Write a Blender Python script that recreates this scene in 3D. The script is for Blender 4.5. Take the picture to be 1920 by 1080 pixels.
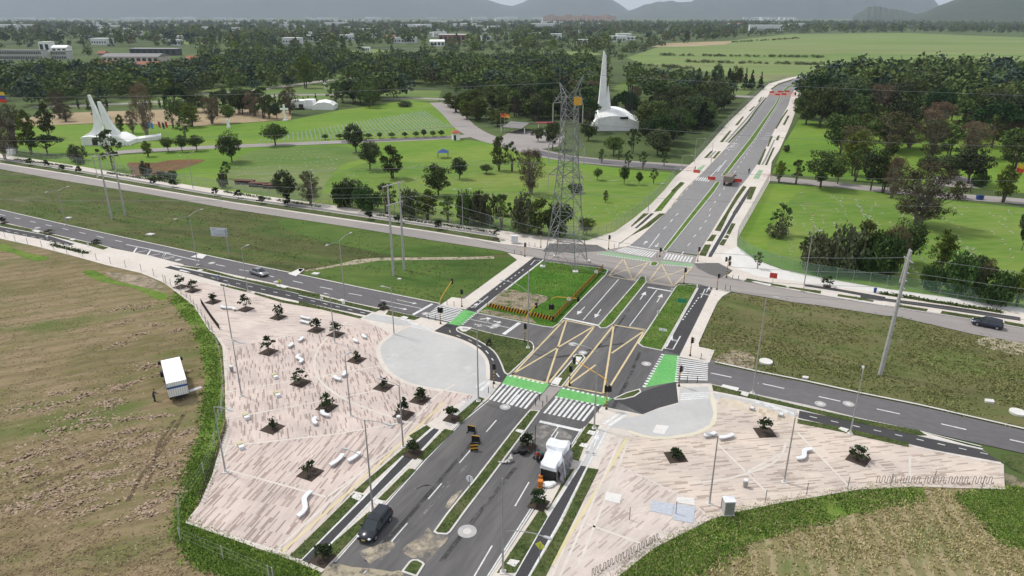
import bpy, bmesh, math, random
import numpy as np
from mathutils import Vector, Matrix, noise as mnoise
R=random.Random(7); RN=np.random.RandomState(7)
SC=bpy.context.scene; COL=SC.collection
for o in list(bpy.data.objects): bpy.data.objects.remove(o)
# ------------------------------------------------------------ camera, sky, sun, exposure
F=1300.0; HC=50.0; YH=28.0
TILT=math.atan((540-YH)/F)
cam=bpy.data.objects.new('camera',bpy.data.cameras.new('camera')); COL.objects.link(cam)
cam.data.sensor_width=36; cam.data.lens=36*F/1920; cam.location=(0,0,HC)
cam.rotation_euler=(math.pi/2-TILT,0,0); cam.data.clip_start=1; cam.data.clip_end=80000
SC.camera=cam
W=bpy.data.worlds.new('World'); SC.world=W; W.use_nodes=True
nt=W.node_tree; bg=nt.nodes['Background']
sky=nt.nodes.new('ShaderNodeTexSky'); sky.sky_type='NISHITA'; sky.sun_disc=False
SUN_EL=math.radians(56); SUN_AZ=math.radians(-60)   # azimuth from +Y towards +X
sky.sun_elevation=SUN_EL; sky.sun_rotation=SUN_AZ; sky.air_density=1.0; sky.dust_density=3.0; sky.ozone_density=1.0; sky.altitude=2500
# a layer of pale cloud over the sky
tc=nt.nodes.new('ShaderNodeTexCoord'); mp=nt.nodes.new('ShaderNodeMapping'); mp.inputs['Scale'].default_value=(1,1,4)
nz=nt.nodes.new('ShaderNodeTexNoise'); nz.inputs['Scale'].default_value=2.2; nz.inputs['Detail'].default_value=7
rp=nt.nodes.new('ShaderNodeValToRGB'); rp.color_ramp.elements[0].position=.32; rp.color_ramp.elements[1].position=.62
rp.color_ramp.elements[0].color=(.72,.72,.72,1); rp.color_ramp.elements[1].color=(.96,.96,.96,1)
mx=nt.nodes.new('ShaderNodeMix'); mx.data_type='RGBA'
mx.inputs['B'].default_value=(7.2,7.4,7.9,1)
nt.links.new(tc.outputs['Generated'],mp.inputs['Vector']); nt.links.new(mp.outputs[0],nz.inputs['Vector'])
nt.links.new(nz.outputs['Fac'],rp.inputs['Fac']); nt.links.new(rp.outputs['Color'],mx.inputs['Factor'])
nt.links.new(sky.outputs[0],mx.inputs['A']); nt.links.new(mx.outputs['Result'],bg.inputs['Color'])
bg.inputs['Strength'].default_value=.085
sl=bpy.data.lights.new('sun','SUN'); sl.energy=2.3; sl.angle=math.radians(8); sl.color=(1,.965,.91)
so=bpy.data.objects.new('sun',sl); COL.objects.link(so)
sd=Vector((math.sin(SUN_AZ)*math.cos(SUN_EL),math.cos(SUN_AZ)*math.cos(SUN_EL),math.sin(SUN_EL)))
so.rotation_euler=sd.to_track_quat('Z','Y').to_euler()
SC.view_settings.view_transform='Standard'; SC.view_settings.look='None'
SC.view_settings.exposure=0.47; SC.view_settings.gamma=1; SC.view_settings.use_curve_mapping=False
SC.cycles.volume_bounces=0; SC.cycles.transparent_max_bounces=16
# ------------------------------------------------------------ helpers
ct,st=math.cos(TILT),math.sin(TILT)
def ray(x,y):
    u=(x-960)/F; v=(540-y)/F
    return (u,ct+v*st,-st+v*ct)
def P(x,y,z=0.0):
    d=ray(x,y); s=-(HC-z)/d[2]
    return (d[0]*s,d[1]*s)
def PH(bx,by,ty,z=0.0):
    """height of a vertical thing standing at base pixel and reaching image row ty"""
    X,Y=P(bx,by,z); d=ray(bx,ty)
    return HC+d[2]*(Y/d[1])-z
def dist(p,q): return math.hypot(p[0]-q[0],p[1]-q[1])
ZO=dict(a=(0,0,3),b=(640,0,3),c=(1280,0,3),d=(0,270,3),e=(640,300,3),f=(1280,300,3),g=(200,560,3),h=(780,560,3),
 i=(1280,640,3),j=(0,720,3),k=(500,720,3),l=(1000,720,3),m=(620,900,6),n=(900,640,6),o=(940,790,8),p=(1100,400,6),
 q=(1160,140,4.908),r=(960,100,4.5),s=(0,150,6),t=(1420,240,3.84),A=(780,540,6),B=(1180,540,6),C=(0,380,6),D=(280,440,6),
 E=(560,480,6),FF=(880,440,6),G=(1340,440,6),HH=(1180,700,6),u=(560,150,4.8),X=(0,0,1))
def Z(k,*n):
    ox,oy,s=ZO[k]; return [(ox+n[i]/s,oy+n[i+1]/s) for i in range(0,len(n),2)]
def smooth(pts,n=4,closed=True):
    out=[];N=len(pts)
    for i in range(N if closed else N-1):
        p0=pts[(i-1)%N] if closed or i>0 else pts[i]; p1=pts[i]; p2=pts[(i+1)%N]
        p3=pts[(i+2)%N] if closed or i+2<N else p2
        for k in range(n):
            t=k/n
            out.append(tuple(.5*((2*p1[a])+(-p0[a]+p2[a])*t+(2*p0[a]-5*p1[a]+4*p2[a]-p3[a])*t*t+(-p0[a]+3*p1[a]-3*p2[a]+p3[a])*t**3) for a in (0,1)))
    if not closed: out.append(pts[-1])
    return out
AV=Vector((math.sin(math.radians(25.6)),math.cos(math.radians(25.6)),0))   # along the avenue
CR=Vector((AV.y,-AV.x,0))                                                  # across it, to the right
AVA=math.atan2(AV.y,AV.x); CRA=math.atan2(CR.y,CR.x)

def tag(o,label=None,cat=None,group=None,kind=None):
    if label: o['label']=label
    if cat: o['category']=cat
    if group: o['group']=group
    if kind: o['kind']=kind
    return o
def thing(name,label,cat,loc=(0,0,0),rz=0,group=None,sc=1):
    o=bpy.data.objects.new(name,None); COL.objects.link(o); o.location=loc; o.rotation_euler=(0,0,rz); o.scale=(sc,sc,sc)
    o.empty_display_size=.3
    return tag(o,label,cat,group)
def copy_tree(src,loc,rz=0,label=None,sc=None,parent=None):
    c=src.copy(); COL.objects.link(c)
    if parent is None:
        c.location=loc; c.rotation_euler=(0,0,rz)
        if sc: c.scale=sc if isinstance(sc,tuple) else (sc,sc,sc)
        if label: c['label']=label
    else: c.parent=parent
    for ch in CHILD.get(src.name,[]):
        copy_tree(ch,None,parent=c)
    return c
CHILD={}
class MB:
    def __init__(s): s.v=[];s.f=[];s.m=[]
    def add(s,vs,fs,mi=0):
        b=len(s.v); s.v+= [tuple(x) for x in vs]; s.f+=[tuple(b+i for i in f) for f in fs]; s.m+=[mi]*len(fs); return s
    def box(s,c,sz,rz=0,mi=0,top=1.0,M=None):
        x,y,z=[a/2 for a in sz]; vs=[]
        for k,(a,b,d) in enumerate([(-x,-y,-z),(x,-y,-z),(x,y,-z),(-x,y,-z),(-x,-y,z),(x,-y,z),(x,y,z),(-x,y,z)]):
            if k>3: a*=top;b*=top
            v=Vector((a,b,d))
            if M is not None: v=M@v
            vs.append((c[0]+v.x*math.cos(rz)-v.y*math.sin(rz),c[1]+v.x*math.sin(rz)+v.y*math.cos(rz),c[2]+v.z))
        return s.add(vs,[(3,2,1,0),(4,5,6,7),(0,1,5,4),(1,2,6,5),(2,3,7,6),(3,0,4,7)],mi)
    def tube(s,p0,p1,r0,r1=None,n=6,mi=0,caps=True):
        if r1 is None:r1=r0
        p0=Vector(p0);p1=Vector(p1);d=(p1-p0)
        if d.length<1e-6: return s
        d.normalize(); a=d.orthogonal().normalized(); b=d.cross(a)
        vs=[];
        for p,r in((p0,r0),(p1,r1)):
            for i in range(n):
                t=2*math.pi*i/n; vs.append(p+(a*math.cos(t)+b*math.sin(t))*r)
        fs=[(i,(i+1)%n,n+(i+1)%n,n+i) for i in range(n)]
        if caps: fs+=[tuple(range(n))[::-1],tuple(range(n,2*n))]
        return s.add(vs,fs,mi)
    def path(s,pts,r,n=6,mi=0):
        for a,b in zip(pts,pts[1:]): s.tube(a,b,r,r,n,mi)
        return s
    def prism(s,pts,z0,z1,mi=0,bot=False):
        n=len(pts)
        ar=sum(pts[i][0]*pts[(i+1)%n][1]-pts[(i+1)%n][0]*pts[i][1] for i in range(n))
        if ar<0: pts=pts[::-1]
        vs=[(p[0],p[1],z0) for p in pts]+[(p[0],p[1],z1) for p in pts]
        fs=[tuple(range(n,2*n))]
        if z1-z0>1e-5: fs+=[(i,(i+1)%n,n+(i+1)%n,n+i) for i in range(n)]
        if bot: fs.append(tuple(range(n))[::-1])
        if z1-z0<=1e-5: vs=vs[n:]; fs=[tuple(range(n))]
        return s.add(vs,fs,mi)
    def ball(s,c,r,n=10,m=6,mi=0):
        r=(r,r,r) if not isinstance(r,tuple) else r
        vs=[];fs=[]
        for j in range(m+1):
            ph=math.pi*j/m
            for i in range(n):
                t=2*math.pi*i/n; vs.append((c[0]+r[0]*math.sin(ph)*math.cos(t),c[1]+r[1]*math.sin(ph)*math.sin(t),c[2]-r[2]*math.cos(ph)))
        for j in range(m):
            for i in range(n):
                fs.append((j*n+i,j*n+(i+1)%n,(j+1)*n+(i+1)%n,(j+1)*n+i))
        return s.add(vs,fs,mi)
    def loft(s,secs,mi=0,closed=True,cap=True):
        n=len(secs[0]);vs=[v for c in secs for v in c];fs=[]
        for j in range(len(secs)-1):
            for i in range(n if closed else n-1):
                fs.append((j*n+i,j*n+(i+1)%n,(j+1)*n+(i+1)%n,(j+1)*n+i))
        if cap: fs+=[tuple(range(n))[::-1],tuple(range((len(secs)-1)*n,len(secs)*n))]
        return s.add(vs,fs,mi)
    def build(s,name,mats,parent=None,smooth=False,label=None):
        me=bpy.data.meshes.new(name); me.from_pydata(s.v,[],s.f)
        if not isinstance(mats,(list,tuple)): mats=[mats]
        for m in mats: me.materials.append(m)
        if len(mats)>1: me.polygons.foreach_set('material_index',s.m)
        if smooth: me.polygons.foreach_set('use_smooth',[True]*len(me.polygons))
        me.update()
        o=bpy.data.objects.new(name,me); COL.objects.link(o)
        if parent is not None:
            o.parent=parent; CHILD.setdefault(parent.name,[]).append(o)
        if label: o['label']=label
        return o
def npmesh(name,V,nper,mat,parent=None,mats=None,mi=None):
    """V (n*nper,3) array of disjoint polygons"""
    n=len(V)//nper; me=bpy.data.meshes.new(name)
    me.vertices.add(len(V)); me.vertices.foreach_set('co',V.astype(np.float32).ravel())
    me.loops.add(len(V)); me.loops.foreach_set('vertex_index',np.arange(len(V),dtype=np.int32))
    me.polygons.add(n); me.polygons.foreach_set('loop_start',np.arange(0,len(V),nper,dtype=np.int32))
    me.polygons.foreach_set('loop_total',np.full(n,nper,dtype=np.int32))
    for m in (mats or [mat]): me.materials.append(m)
    if mi is not None: me.polygons.foreach_set('material_index',mi.astype(np.int32))
    me.update(calc_edges=True); me.validate()
    o=bpy.data.objects.new(name,me); COL.objects.link(o)
    if parent is not None:
        o.parent=parent; CHILD.setdefault(parent.name,[]).append(o)
    return o
# ------------------------------------------------------------ materials
def newmat(name):
    m=bpy.data.materials.new(name); m.use_nodes=True; n=m.node_tree; return m,n,n.nodes['Principled BSDF']
MC={}
def flat(name,c,rough=.7,metal=0,spec=.3,var=.12,scale=3.0,alpha=None,emit=None):
    """plain material with a little wear noise"""
    if name in MC: return MC[name]
    m,n,b=newmat(name); L=n.links
    b.inputs['Roughness'].default_value=rough; b.inputs['Metallic'].default_value=metal; b.inputs['Specular IOR Level'].default_value=spec
    if var>0:
        t=n.nodes.new('ShaderNodeTexCoord'); z=n.nodes.new('ShaderNodeTexNoise'); z.inputs['Scale'].default_value=scale; z.inputs['Detail'].default_value=5
        r=n.nodes.new('ShaderNodeValToRGB'); r.color_ramp.elements[0].position=.3; r.color_ramp.elements[1].position=.7
        r.color_ramp.elements[0].color=(*[x*(1-var) for x in c],1); r.color_ramp.elements[1].color=(*[min(1,x*(1+var)) for x in c],1)
        L.new(t.outputs['Object'],z.inputs['Vector']); L.new(z.outputs['Fac'],r.inputs['Fac']); L.new(r.outputs['Color'],b.inputs['Base Color'])
    else: b.inputs['Base Color'].default_value=(*c,1)
    if alpha is not None: b.inputs['Alpha'].default_value=alpha
    MC[name]=m; return m
def gmat(name,big,fine=None,s1=.03,s2=.8,st=(1,1),ang=0,rough=.95,bump=0,mixf=.42,blotch=None,blotch_s=.15,blotch_t=(.6,.66),rows=None,dist=0.0):
    """ground: ramp of colours over a large noise, mixed with a fine noise, optional stretched, blotches and crop rows"""
    m,n,b=newmat(name); L=n.links; N=n.nodes.new
    b.inputs['Roughness'].default_value=rough; b.inputs['Specular IOR Level'].default_value=.15
    t=N('ShaderNodeTexCoord'); mp=N('ShaderNodeMapping'); mp.inputs['Rotation'].default_value=(0,0,-ang)
    L.new(t.outputs['Object'],mp.inputs['Vector'])
    mp2=N('ShaderNodeMapping'); mp2.inputs['Scale'].default_value=(1/st[0],1/st[1],1); L.new(mp.outputs[0],mp2.inputs['Vector'])
    def ramp(vec,scale,cols,lo=.37,hi=.63,det=6,d=dist):
        z=N('ShaderNodeTexNoise'); z.inputs['Scale'].default_value=scale; z.inputs['Detail'].default_value=det; z.inputs['Roughness'].default_value=.6
        z.inputs['Distortion'].default_value=d
        L.new(vec,z.inputs['Vector']); r=N('ShaderNodeValToRGB'); cr=r.color_ramp
        while len(cr.elements)<len(cols): cr.elements.new(.5)
        for i,c in enumerate(cols):
            cr.elements[i].position=lo+(hi-lo)*i/(len(cols)-1); cr.elements[i].color=(*c,1)
        L.new(z.outputs['Fac'],r.inputs['Fac']); return r,z
    r1,z1=ramp(mp2.outputs[0],s1,big); out=r1.outputs['Color']
    if fine:
        r2,z2=ramp(mp2.outputs[0],s2,fine,.35,.65,4)
        mx=N('ShaderNodeMix'); mx.data_type='RGBA'; mx.inputs['Factor'].default_value=mixf
        L.new(out,mx.inputs['A']); L.new(r2.outputs['Color'],mx.inputs['B']); out=mx.outputs['Result']
    if rows:   # (spacing m, colour, width threshold, strength)
        w=N('ShaderNodeTexWave'); w.wave_type='BANDS'; w.bands_direction='Y'; w.inputs['Scale'].default_value=rows[0]; w.inputs['Distortion'].default_value=rows[3]; w.inputs['Detail'].default_value=3; w.inputs['Detail Scale'].default_value=2
        L.new(mp.outputs[0],w.inputs['Vector']); r=N('ShaderNodeValToRGB'); r.color_ramp.elements[0].position=rows[2]; r.color_ramp.elements[1].position=rows[2]+.25
        L.new(w.outputs['Fac'],r.inputs['Fac']); mx=N('ShaderNodeMix'); mx.data_type='RGBA'
        mlt=N('ShaderNodeMath'); mlt.operation='MULTIPLY'; mlt.inputs[1].default_value=rows[4]; L.new(r.outputs['Color'],mlt.inputs[0])
        L.new(mlt.outputs[0],mx.inputs['Factor']); L.new(out,mx.inputs['A']); mx.inputs['B'].default_value=(*rows[1],1); out=mx.outputs['Result']
    if blotch:
        z=N('ShaderNodeTexNoise'); z.inputs['Scale'].default_value=blotch_s; z.inputs['Detail'].default_value=7; z.inputs['Roughness'].default_value=.65; L.new(mp2.outputs[0],z.inputs['Vector'])
        r=N('ShaderNodeValToRGB'); r.color_ramp.elements[0].position=blotch_t[0]; r.color_ramp.elements[1].position=blotch_t[1]
        L.new(z.outputs['Fac'],r.inputs['Fac']); mx=N('ShaderNodeMix'); mx.data_type='RGBA'; L.new(r.outputs['Color'],mx.inputs['Factor'])
        L.new(out,mx.inputs['A']); mx.inputs['B'].default_value=(*blotch,1); out=mx.outputs['Result']
    L.new(out,b.inputs['Base Color'])
    if bump:
        bp=N('ShaderNodeBump'); bp.inputs['Strength'].default_value=bump; bp.inputs['Distance'].default_value=.3
        z=N('ShaderNodeTexNoise'); z.inputs['Scale'].default_value=s2*1.5; z.inputs['Detail'].default_value=8; L.new(mp2.outputs[0],z.inputs['Vector'])
        L.new(z.outputs['Fac'],bp.inputs['Height']); L.new(bp.outputs[0],b.inputs['Normal'])
    return m
def paver(name,ang,bw=1.5,rh=.27,dark=.17,pale=(.56,.475,.425),mid=(.50,.405,.355),dk=(.27,.205,.175)):
    m,n,b=newmat(name); L=n.links; N=n.nodes.new
    b.inputs['Roughness'].default_value=.85; b.inputs['Specular IOR Level'].default_value=.2
    t=N('ShaderNodeTexCoord'); mp=N('ShaderNodeMapping'); mp.inputs['Rotation'].default_value=(0,0,-ang); L.new(t.outputs['Object'],mp.inputs['Vector'])
    k=N('ShaderNodeTexBrick'); k.offset=.41; k.offset_frequency=3; k.squash=1
    k.inputs['Scale'].default_value=1; k.inputs['Brick Width'].default_value=bw; k.inputs['Row Height'].default_value=rh; k.inputs['Mortar Size'].default_value=.012
    k.inputs['Color1'].default_value=(0,0,0,1); k.inputs['Color2'].default_value=(1,1,1,1); k.inputs['Mortar'].default_value=(.3,.3,.3,1)
    L.new(mp.outputs[0],k.inputs['Vector'])
    r=N('ShaderNodeValToRGB'); r.color_ramp.interpolation='CONSTANT'; cr=r.color_ramp
    cols=[(0,pale),(.3,tuple(x*1.06 for x in pale)),(.5,tuple((a+b_)/2 for a,b_ in zip(pale,mid))),(.62,pale),(1-dark,tuple((a+b_)/2 for a,b_ in zip(dk,mid))),(1-dark*.5,dk)]
    while len(cr.elements)<len(cols): cr.elements.new(.5)
    for i,(p_,c) in enumerate(cols): cr.elements[i].position=p_; cr.elements[i].color=(*c,1)
    L.new(k.outputs['Color'],r.inputs['Fac'])
    z=N('ShaderNodeTexNoise'); z.inputs['Scale'].default_value=.17; z.inputs['Detail'].default_value=8; z.inputs['Roughness'].default_value=.65; L.new(t.outputs['Object'],z.inputs['Vector'])
    r2=N('ShaderNodeValToRGB'); r2.color_ramp.elements[0].position=.3; r2.color_ramp.elements[1].position=.75
    r2.color_ramp.elements[0].color=(.78,.78,.80,1); r2.color_ramp.elements[1].color=(1.12,1.1,1.08,1); L.new(z.outputs['Fac'],r2.inputs['Fac'])
    mx=N('ShaderNodeMix'); mx.data_type='RGBA'; mx.blend_type='MULTIPLY'; mx.inputs['Factor'].default_value=1
    L.new(r.outputs['Color'],mx.inputs['A']); L.new(r2.outputs['Color'],mx.inputs['B'])
    L.new(mx.outputs['Result'],b.inputs['Base Color'])
    return m
def leafmat(name,c1,c2,rnd=.38):
    m,n,b=newmat(name); L=n.links; N=n.nodes.new
    b.inputs['Roughness'].default_value=.8; b.inputs['Specular IOR Level'].default_value=.12
    g=N('ShaderNodeNewGeometry'); r=N('ShaderNodeValToRGB'); r.color_ramp.elements[0].color=(*c1,1); r.color_ramp.elements[1].color=(*c2,1)
    t=N('ShaderNodeTexCoord'); z=N('ShaderNodeTexNoise'); z.inputs['Scale'].default_value=.55; z.inputs['Detail'].default_value=3
    L.new(t.outputs['Object'],z.inputs['Vector'])
    a=N('ShaderNodeMath'); a.operation='MULTIPLY'; a.inputs[1].default_value=.45; L.new(g.outputs['Random Per Island'],a.inputs[0])
    a2=N('ShaderNodeMath'); a2.operation='MULTIPLY_ADD'; a2.inputs[1].default_value=1.1; L.new(z.outputs['Fac'],a2.inputs[0]); L.new(a.outputs[0],a2.inputs[2])
    a3=N('ShaderNodeMath'); a3.operation='SUBTRACT'; a3.inputs[1].default_value=.2; L.new(a2.outputs[0],a3.inputs[0]); L.new(a3.outputs[0],r.inputs['Fac'])
    oi=N('ShaderNodeObjectInfo'); hs=N('ShaderNodeHueSaturation')
    m1=N('ShaderNodeMapRange'); m1.inputs['To Min'].default_value=.485; m1.inputs['To Max'].default_value=.515; L.new(oi.outputs['Random'],m1.inputs['Value'])
    m2=N('ShaderNodeMapRange'); m2.inputs['To Min'].default_value=1-rnd; m2.inputs['To Max'].default_value=1+rnd*1.3
    mm=N('ShaderNodeMath'); mm.operation='FRACT'; ml=N('ShaderNodeMath'); ml.operation='MULTIPLY'; ml.inputs[1].default_value=17.3; L.new(oi.outputs['Random'],ml.inputs[0]); L.new(ml.outputs[0],mm.inputs[0]); L.new(mm.outputs[0],m2.inputs['Value'])
    L.new(m1.outputs[0],hs.inputs['Hue']); L.new(m2.outputs[0],hs.inputs['Value']); L.new(r.outputs['Color'],hs.inputs['Color']); L.new(hs.outputs[0],b.inputs['Base Color'])
    return m
def ragged(*a,**k):
    m=gmat(*a,**k); n=m.node_tree; t=n.nodes.new('ShaderNodeTexCoord'); z=n.nodes.new('ShaderNodeTexNoise'); z.inputs['Scale'].default_value=.55; z.inputs['Detail'].default_value=9; z.inputs['Roughness'].default_value=.7
    r=n.nodes.new('ShaderNodeMapRange'); r.inputs['From Min'].default_value=.40; r.inputs['From Max'].default_value=.62; r.inputs['To Max'].default_value=.9
    n.links.new(t.outputs['Object'],z.inputs['Vector']); n.links.new(z.outputs['Fac'],r.inputs['Value']); n.links.new(r.outputs[0],n.nodes['Principled BSDF'].inputs['Alpha']); return m
M={}
M['ground']=gmat('wood_floor',[(.035,.05,.02),(.06,.09,.028),(.10,.14,.04),(.055,.08,.03)],[(.04,.06,.022),(.09,.12,.04)],.006,.08)
M['lawn']=gmat('bright_lawn',[(.085,.18,.017),(.125,.225,.024),(.185,.245,.045)],[(.08,.17,.017),(.18,.25,.045)],.03,.45,st=(3,1),ang=.2,bump=.2)
M['graves']=gmat('lawn_with_graves',[(.08,.17,.019),(.125,.21,.03),(.19,.23,.055)],[(.08,.165,.022),(.2,.24,.065)],.035,.4,st=(2.5,1),ang=.1,blotch=(.22,.24,.12),blotch_s=.3,blotch_t=(.6,.72))
M['palelawn']=gmat('pale_worn_lawn',[(.07,.15,.02),(.13,.18,.05),(.18,.21,.085)],[(.09,.16,.03),(.17,.2,.08)],.03,.35,st=(3,1),ang=.1)
M['weeds']=gmat('weedy_field',[(.04,.06,.016),(.085,.09,.032),(.055,.105,.018),(.11,.11,.042),(.04,.08,.016),(.14,.13,.058)],[(.035,.055,.015),(.12,.125,.045)],.035,.35,st=(2.6,1),ang=-.3,bump=.5,mixf=.4,blotch=(.2,.165,.10),blotch_s=.07,blotch_t=(.6,.74))
M['weedsbrown']=gmat('dry_weedy_plot',[(.075,.09,.026),(.125,.12,.05),(.085,.115,.03),(.16,.14,.07),(.10,.11,.038)],[(.06,.075,.022),(.17,.15,.075)],.035,.4,st=(2.4,1),ang=-.35,bump=.6,blotch=(.09,.15,.03),blotch_s=.05,blotch_t=(.58,.68),dist=.5)
M['weedsgreen']=gmat('green_weeds',[(.04,.08,.014),(.06,.12,.02),(.10,.145,.035),(.045,.09,.018)],[(.035,.075,.014),(.10,.145,.03)],.04,.4,st=(2.8,1),ang=-.1,bump=.5,mixf=.4,blotch=(.14,.13,.06),blotch_s=.07,blotch_t=(.64,.8))
M['hay']=gmat('mown_hay_field',[(.13,.115,.045),(.2,.155,.08),(.25,.185,.11),(.17,.15,.065),(.27,.2,.125)],[(.12,.115,.04),(.28,.21,.135)],.05,.7,st=(2.6,1),ang=.45,bump=.6,rows=(.1,(.13,.105,.055),.62,3.5,.45),blotch=(.10,.125,.035),blotch_s=.07,blotch_t=(.53,.66),dist=.6)
M['verge']=ragged('lush_verge',[(.06,.13,.014),(.10,.18,.022),(.16,.2,.045),(.08,.16,.02)],[(.06,.13,.014),(.16,.22,.04)],.12,.9,bump=.6,blotch=(.15,.13,.06),blotch_s=.16,blotch_t=(.6,.7)); M['verge'].node_tree.nodes['Map Range'].inputs['From Min'].default_value=.30; M['verge'].node_tree.nodes['Map Range'].inputs['From Max'].default_value=.42; M['verge'].node_tree.nodes['Map Range'].inputs['To Max'].default_value=1
M['maize']=gmat('cut_maize_field',[(.10,.12,.035),(.19,.165,.075),(.24,.2,.105),(.12,.15,.04)],[(.08,.1,.03),(.28,.23,.13)],.06,.9,bump=.5,ang=math.radians(78),st=(2,1),rows=(.17,(.33,.27,.17),.55,2.0,.7),blotch=(.07,.13,.022),blotch_s=.06,blotch_t=(.52,.62))
M['striprass']=gmat('clipped_strip_grass',[(.035,.055,.018),(.07,.10,.026),(.12,.12,.055)],[(.025,.042,.012),(.12,.145,.05)],.35,2.0,bump=.9,mixf=.5,blotch=(.16,.13,.08),blotch_s=.4,blotch_t=(.62,.72))
M['mediangrass']=gmat('median_grass',[(.05,.115,.014),(.085,.165,.022),(.13,.18,.045)],[(.04,.095,.012),(.14,.205,.04)],.3,1.4,bump=.8)
M['towergrass']=gmat('tower_island_grass',[(.04,.125,.012),(.06,.165,.016),(.11,.18,.03)],[(.035,.105,.01),(.09,.19,.022)],.1,.7,st=(2,1),bump=.5)
M['rubble']=ragged('bare_sandy_soil',[(.33,.27,.2),(.26,.21,.15),(.10,.11,.045)],[(.4,.34,.26),(.2,.16,.11)],.25,1.2,bump=.5)
M['sandpath']=ragged('sandy_path',[(.30,.26,.18),(.38,.33,.25)],[(.28,.25,.17),(.4,.35,.27)],.2,1.5)
M['redearth']=ragged('red_bare_earth',[(.2,.09,.045),(.14,.075,.045),(.16,.11,.055)],[(.22,.1,.05),(.12,.07,.04)],.06,.5)
M['drygrass']=gmat('dry_tan_grass',[(.3,.23,.14),(.36,.28,.17)],[(.28,.22,.12),(.38,.3,.2)],.02,.2)
M['farfield']=gmat('far_pasture',[(.09,.16,.035),(.14,.215,.055),(.22,.245,.1),(.11,.18,.04)],[(.08,.15,.03),(.19,.235,.08)],.012,.06,st=(9,1),ang=-.1,blotch=(.2,.18,.1),blotch_s=.012,blotch_t=(.58,.64))
M['asphalt']=gmat('asphalt_worn',[(.085,.082,.083),(.112,.108,.108),(.16,.152,.146)],[(.085,.082,.083),(.14,.134,.131)],.16,2.5,st=(1,9),ang=AVA-math.pi/2,rough=.82,blotch=(.2,.185,.165),blotch_s=.09,blotch_t=(.56,.85))
M['asphalt2']=gmat('asphalt_street',[(.10,.095,.10),(.13,.124,.128),(.155,.148,.148)],[(.095,.09,.095),(.15,.143,.145)],.05,2.5,st=(3,1),ang=CRA,rough=.82)
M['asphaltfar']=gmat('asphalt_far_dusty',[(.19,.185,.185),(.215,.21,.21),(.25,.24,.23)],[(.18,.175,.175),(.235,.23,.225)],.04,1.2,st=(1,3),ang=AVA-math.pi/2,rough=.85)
M['asphaltdark']=gmat('asphalt_new',[(.05,.048,.05),(.062,.06,.062)],[(.048,.047,.05),(.07,.068,.068)],.1,3,rough=.8)
M['dusty']=gmat('dusty_road',[(.27,.245,.23),(.31,.285,.265),(.24,.225,.215)],[(.25,.23,.215),(.33,.3,.28)],.06,1.2,st=(4,1),ang=CRA,rough=.9)
M['darkpatch']=gmat('dark_patch',[(.12,.115,.11),(.14,.135,.13)],[(.11,.105,.1),(.15,.145,.14)],.1,2,rough=.9)
M['cream']=gmat('cream_concrete',[(.52,.47,.415),(.58,.53,.475),(.62,.57,.51)],[(.5,.45,.4),(.64,.59,.53)],.1,1.5,rough=.85)
M['grey']=gmat('smooth_grey_concrete',[(.40,.395,.385),(.45,.44,.43),(.49,.48,.465)],[(.42,.415,.405),(.48,.475,.46)],.12,1.0,rough=.8,blotch=(.53,.52,.5),blotch_s=.2,blotch_t=(.62,.7))
M['kerb']=gmat('kerb_concrete',[(.5,.48,.45),(.6,.58,.55)],[(.48,.46,.43),(.66,.64,.6)],.2,2,rough=.85)
M['slab']=gmat('concrete_slab',[(.58,.56,.53),(.66,.64,.61)],[(.55,.53,.5),(.68,.66,.63)],.5,4,rough=.85)
M['white']=gmat('white_road_paint',[(.55,.55,.54),(.72,.72,.71)],[(.36,.36,.36),(.75,.75,.74)],.4,3,rough=.7)
M['yellow']=gmat('yellow_road_paint',[(.55,.44,.22),(.62,.5,.28)],[(.36,.3,.2),(.68,.56,.32)],.3,3,rough=.7)
M['green']=gmat('green_bike_paint',[(.10,.36,.09),(.17,.44,.14)],[(.09,.28,.09),(.2,.46,.17)],.15,2,rough=.75)
M['greenfade']=gmat('faded_green_paint',[(.2,.33,.19),(.28,.38,.25)],[(.2,.32,.18),(.32,.4,.28)],.15,1.5,rough=.8)
M['stain']=ragged('sandy_stain',[(.42,.36,.26),(.5,.43,.33)],[(.36,.31,.23),(.54,.47,.37)],.25,2,rough=.9)
for q_ in ('rubble','sandpath','redearth'):
    n_=M[q_].node_tree.nodes['Map Range']; n_.inputs['From Min'].default_value=.36; n_.inputs['From Max'].default_value=.5; n_.inputs['To Max'].default_value=1
M['soil']=gmat('planting_soil',[(.05,.037,.03),(.075,.055,.045)],[(.04,.03,.025),(.09,.07,.055)],.8,5)
M['hedge']=leafmat('hedge_leaf',(.03,.055,.012),(.08,.12,.03))
M['tuftgreen']=leafmat('grass_tuft_green',(.10,.2,.025),(.3,.38,.09),.1)
M['tuftstrip']=leafmat('grass_tuft_strip',(.03,.06,.014),(.17,.22,.07),.1)
M['tuftweed']=leafmat('grass_tuft_weed',(.10,.12,.03),(.27,.26,.11),.1)
M['tufthay']=leafmat('hay_tuft',(.28,.21,.13),(.5,.38,.26),.1)
M['tuftmaize']=leafmat('maize_stubble',(.28,.26,.11),(.55,.46,.26),.1)
M['bark']=flat('bark',(.09,.07,.055),.95,var=.35,scale=2)
M['palebark']=flat('pale_bark',(.22,.19,.16),.95,var=.3,scale=2)
M['steel']=flat('galvanised_steel',(.34,.34,.35),.5,.5,.5,var=.15,scale=1)
M['pole']=flat('grey_lamp_pole',(.36,.35,.34),.55,.2,.4,var=.1)
M['conpole']=flat('concrete_pole',(.42,.41,.39),.85,var=.15)
M['lamphead']=flat('lamp_head_grey',(.45,.45,.46),.4,.2,.5,var=.05)
M['black']=flat('black_paint',(.018,.018,.018),.5,var=.2)
M['signal']=flat('signal_yellow',(.62,.33,.03),.55,var=.12)
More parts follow.
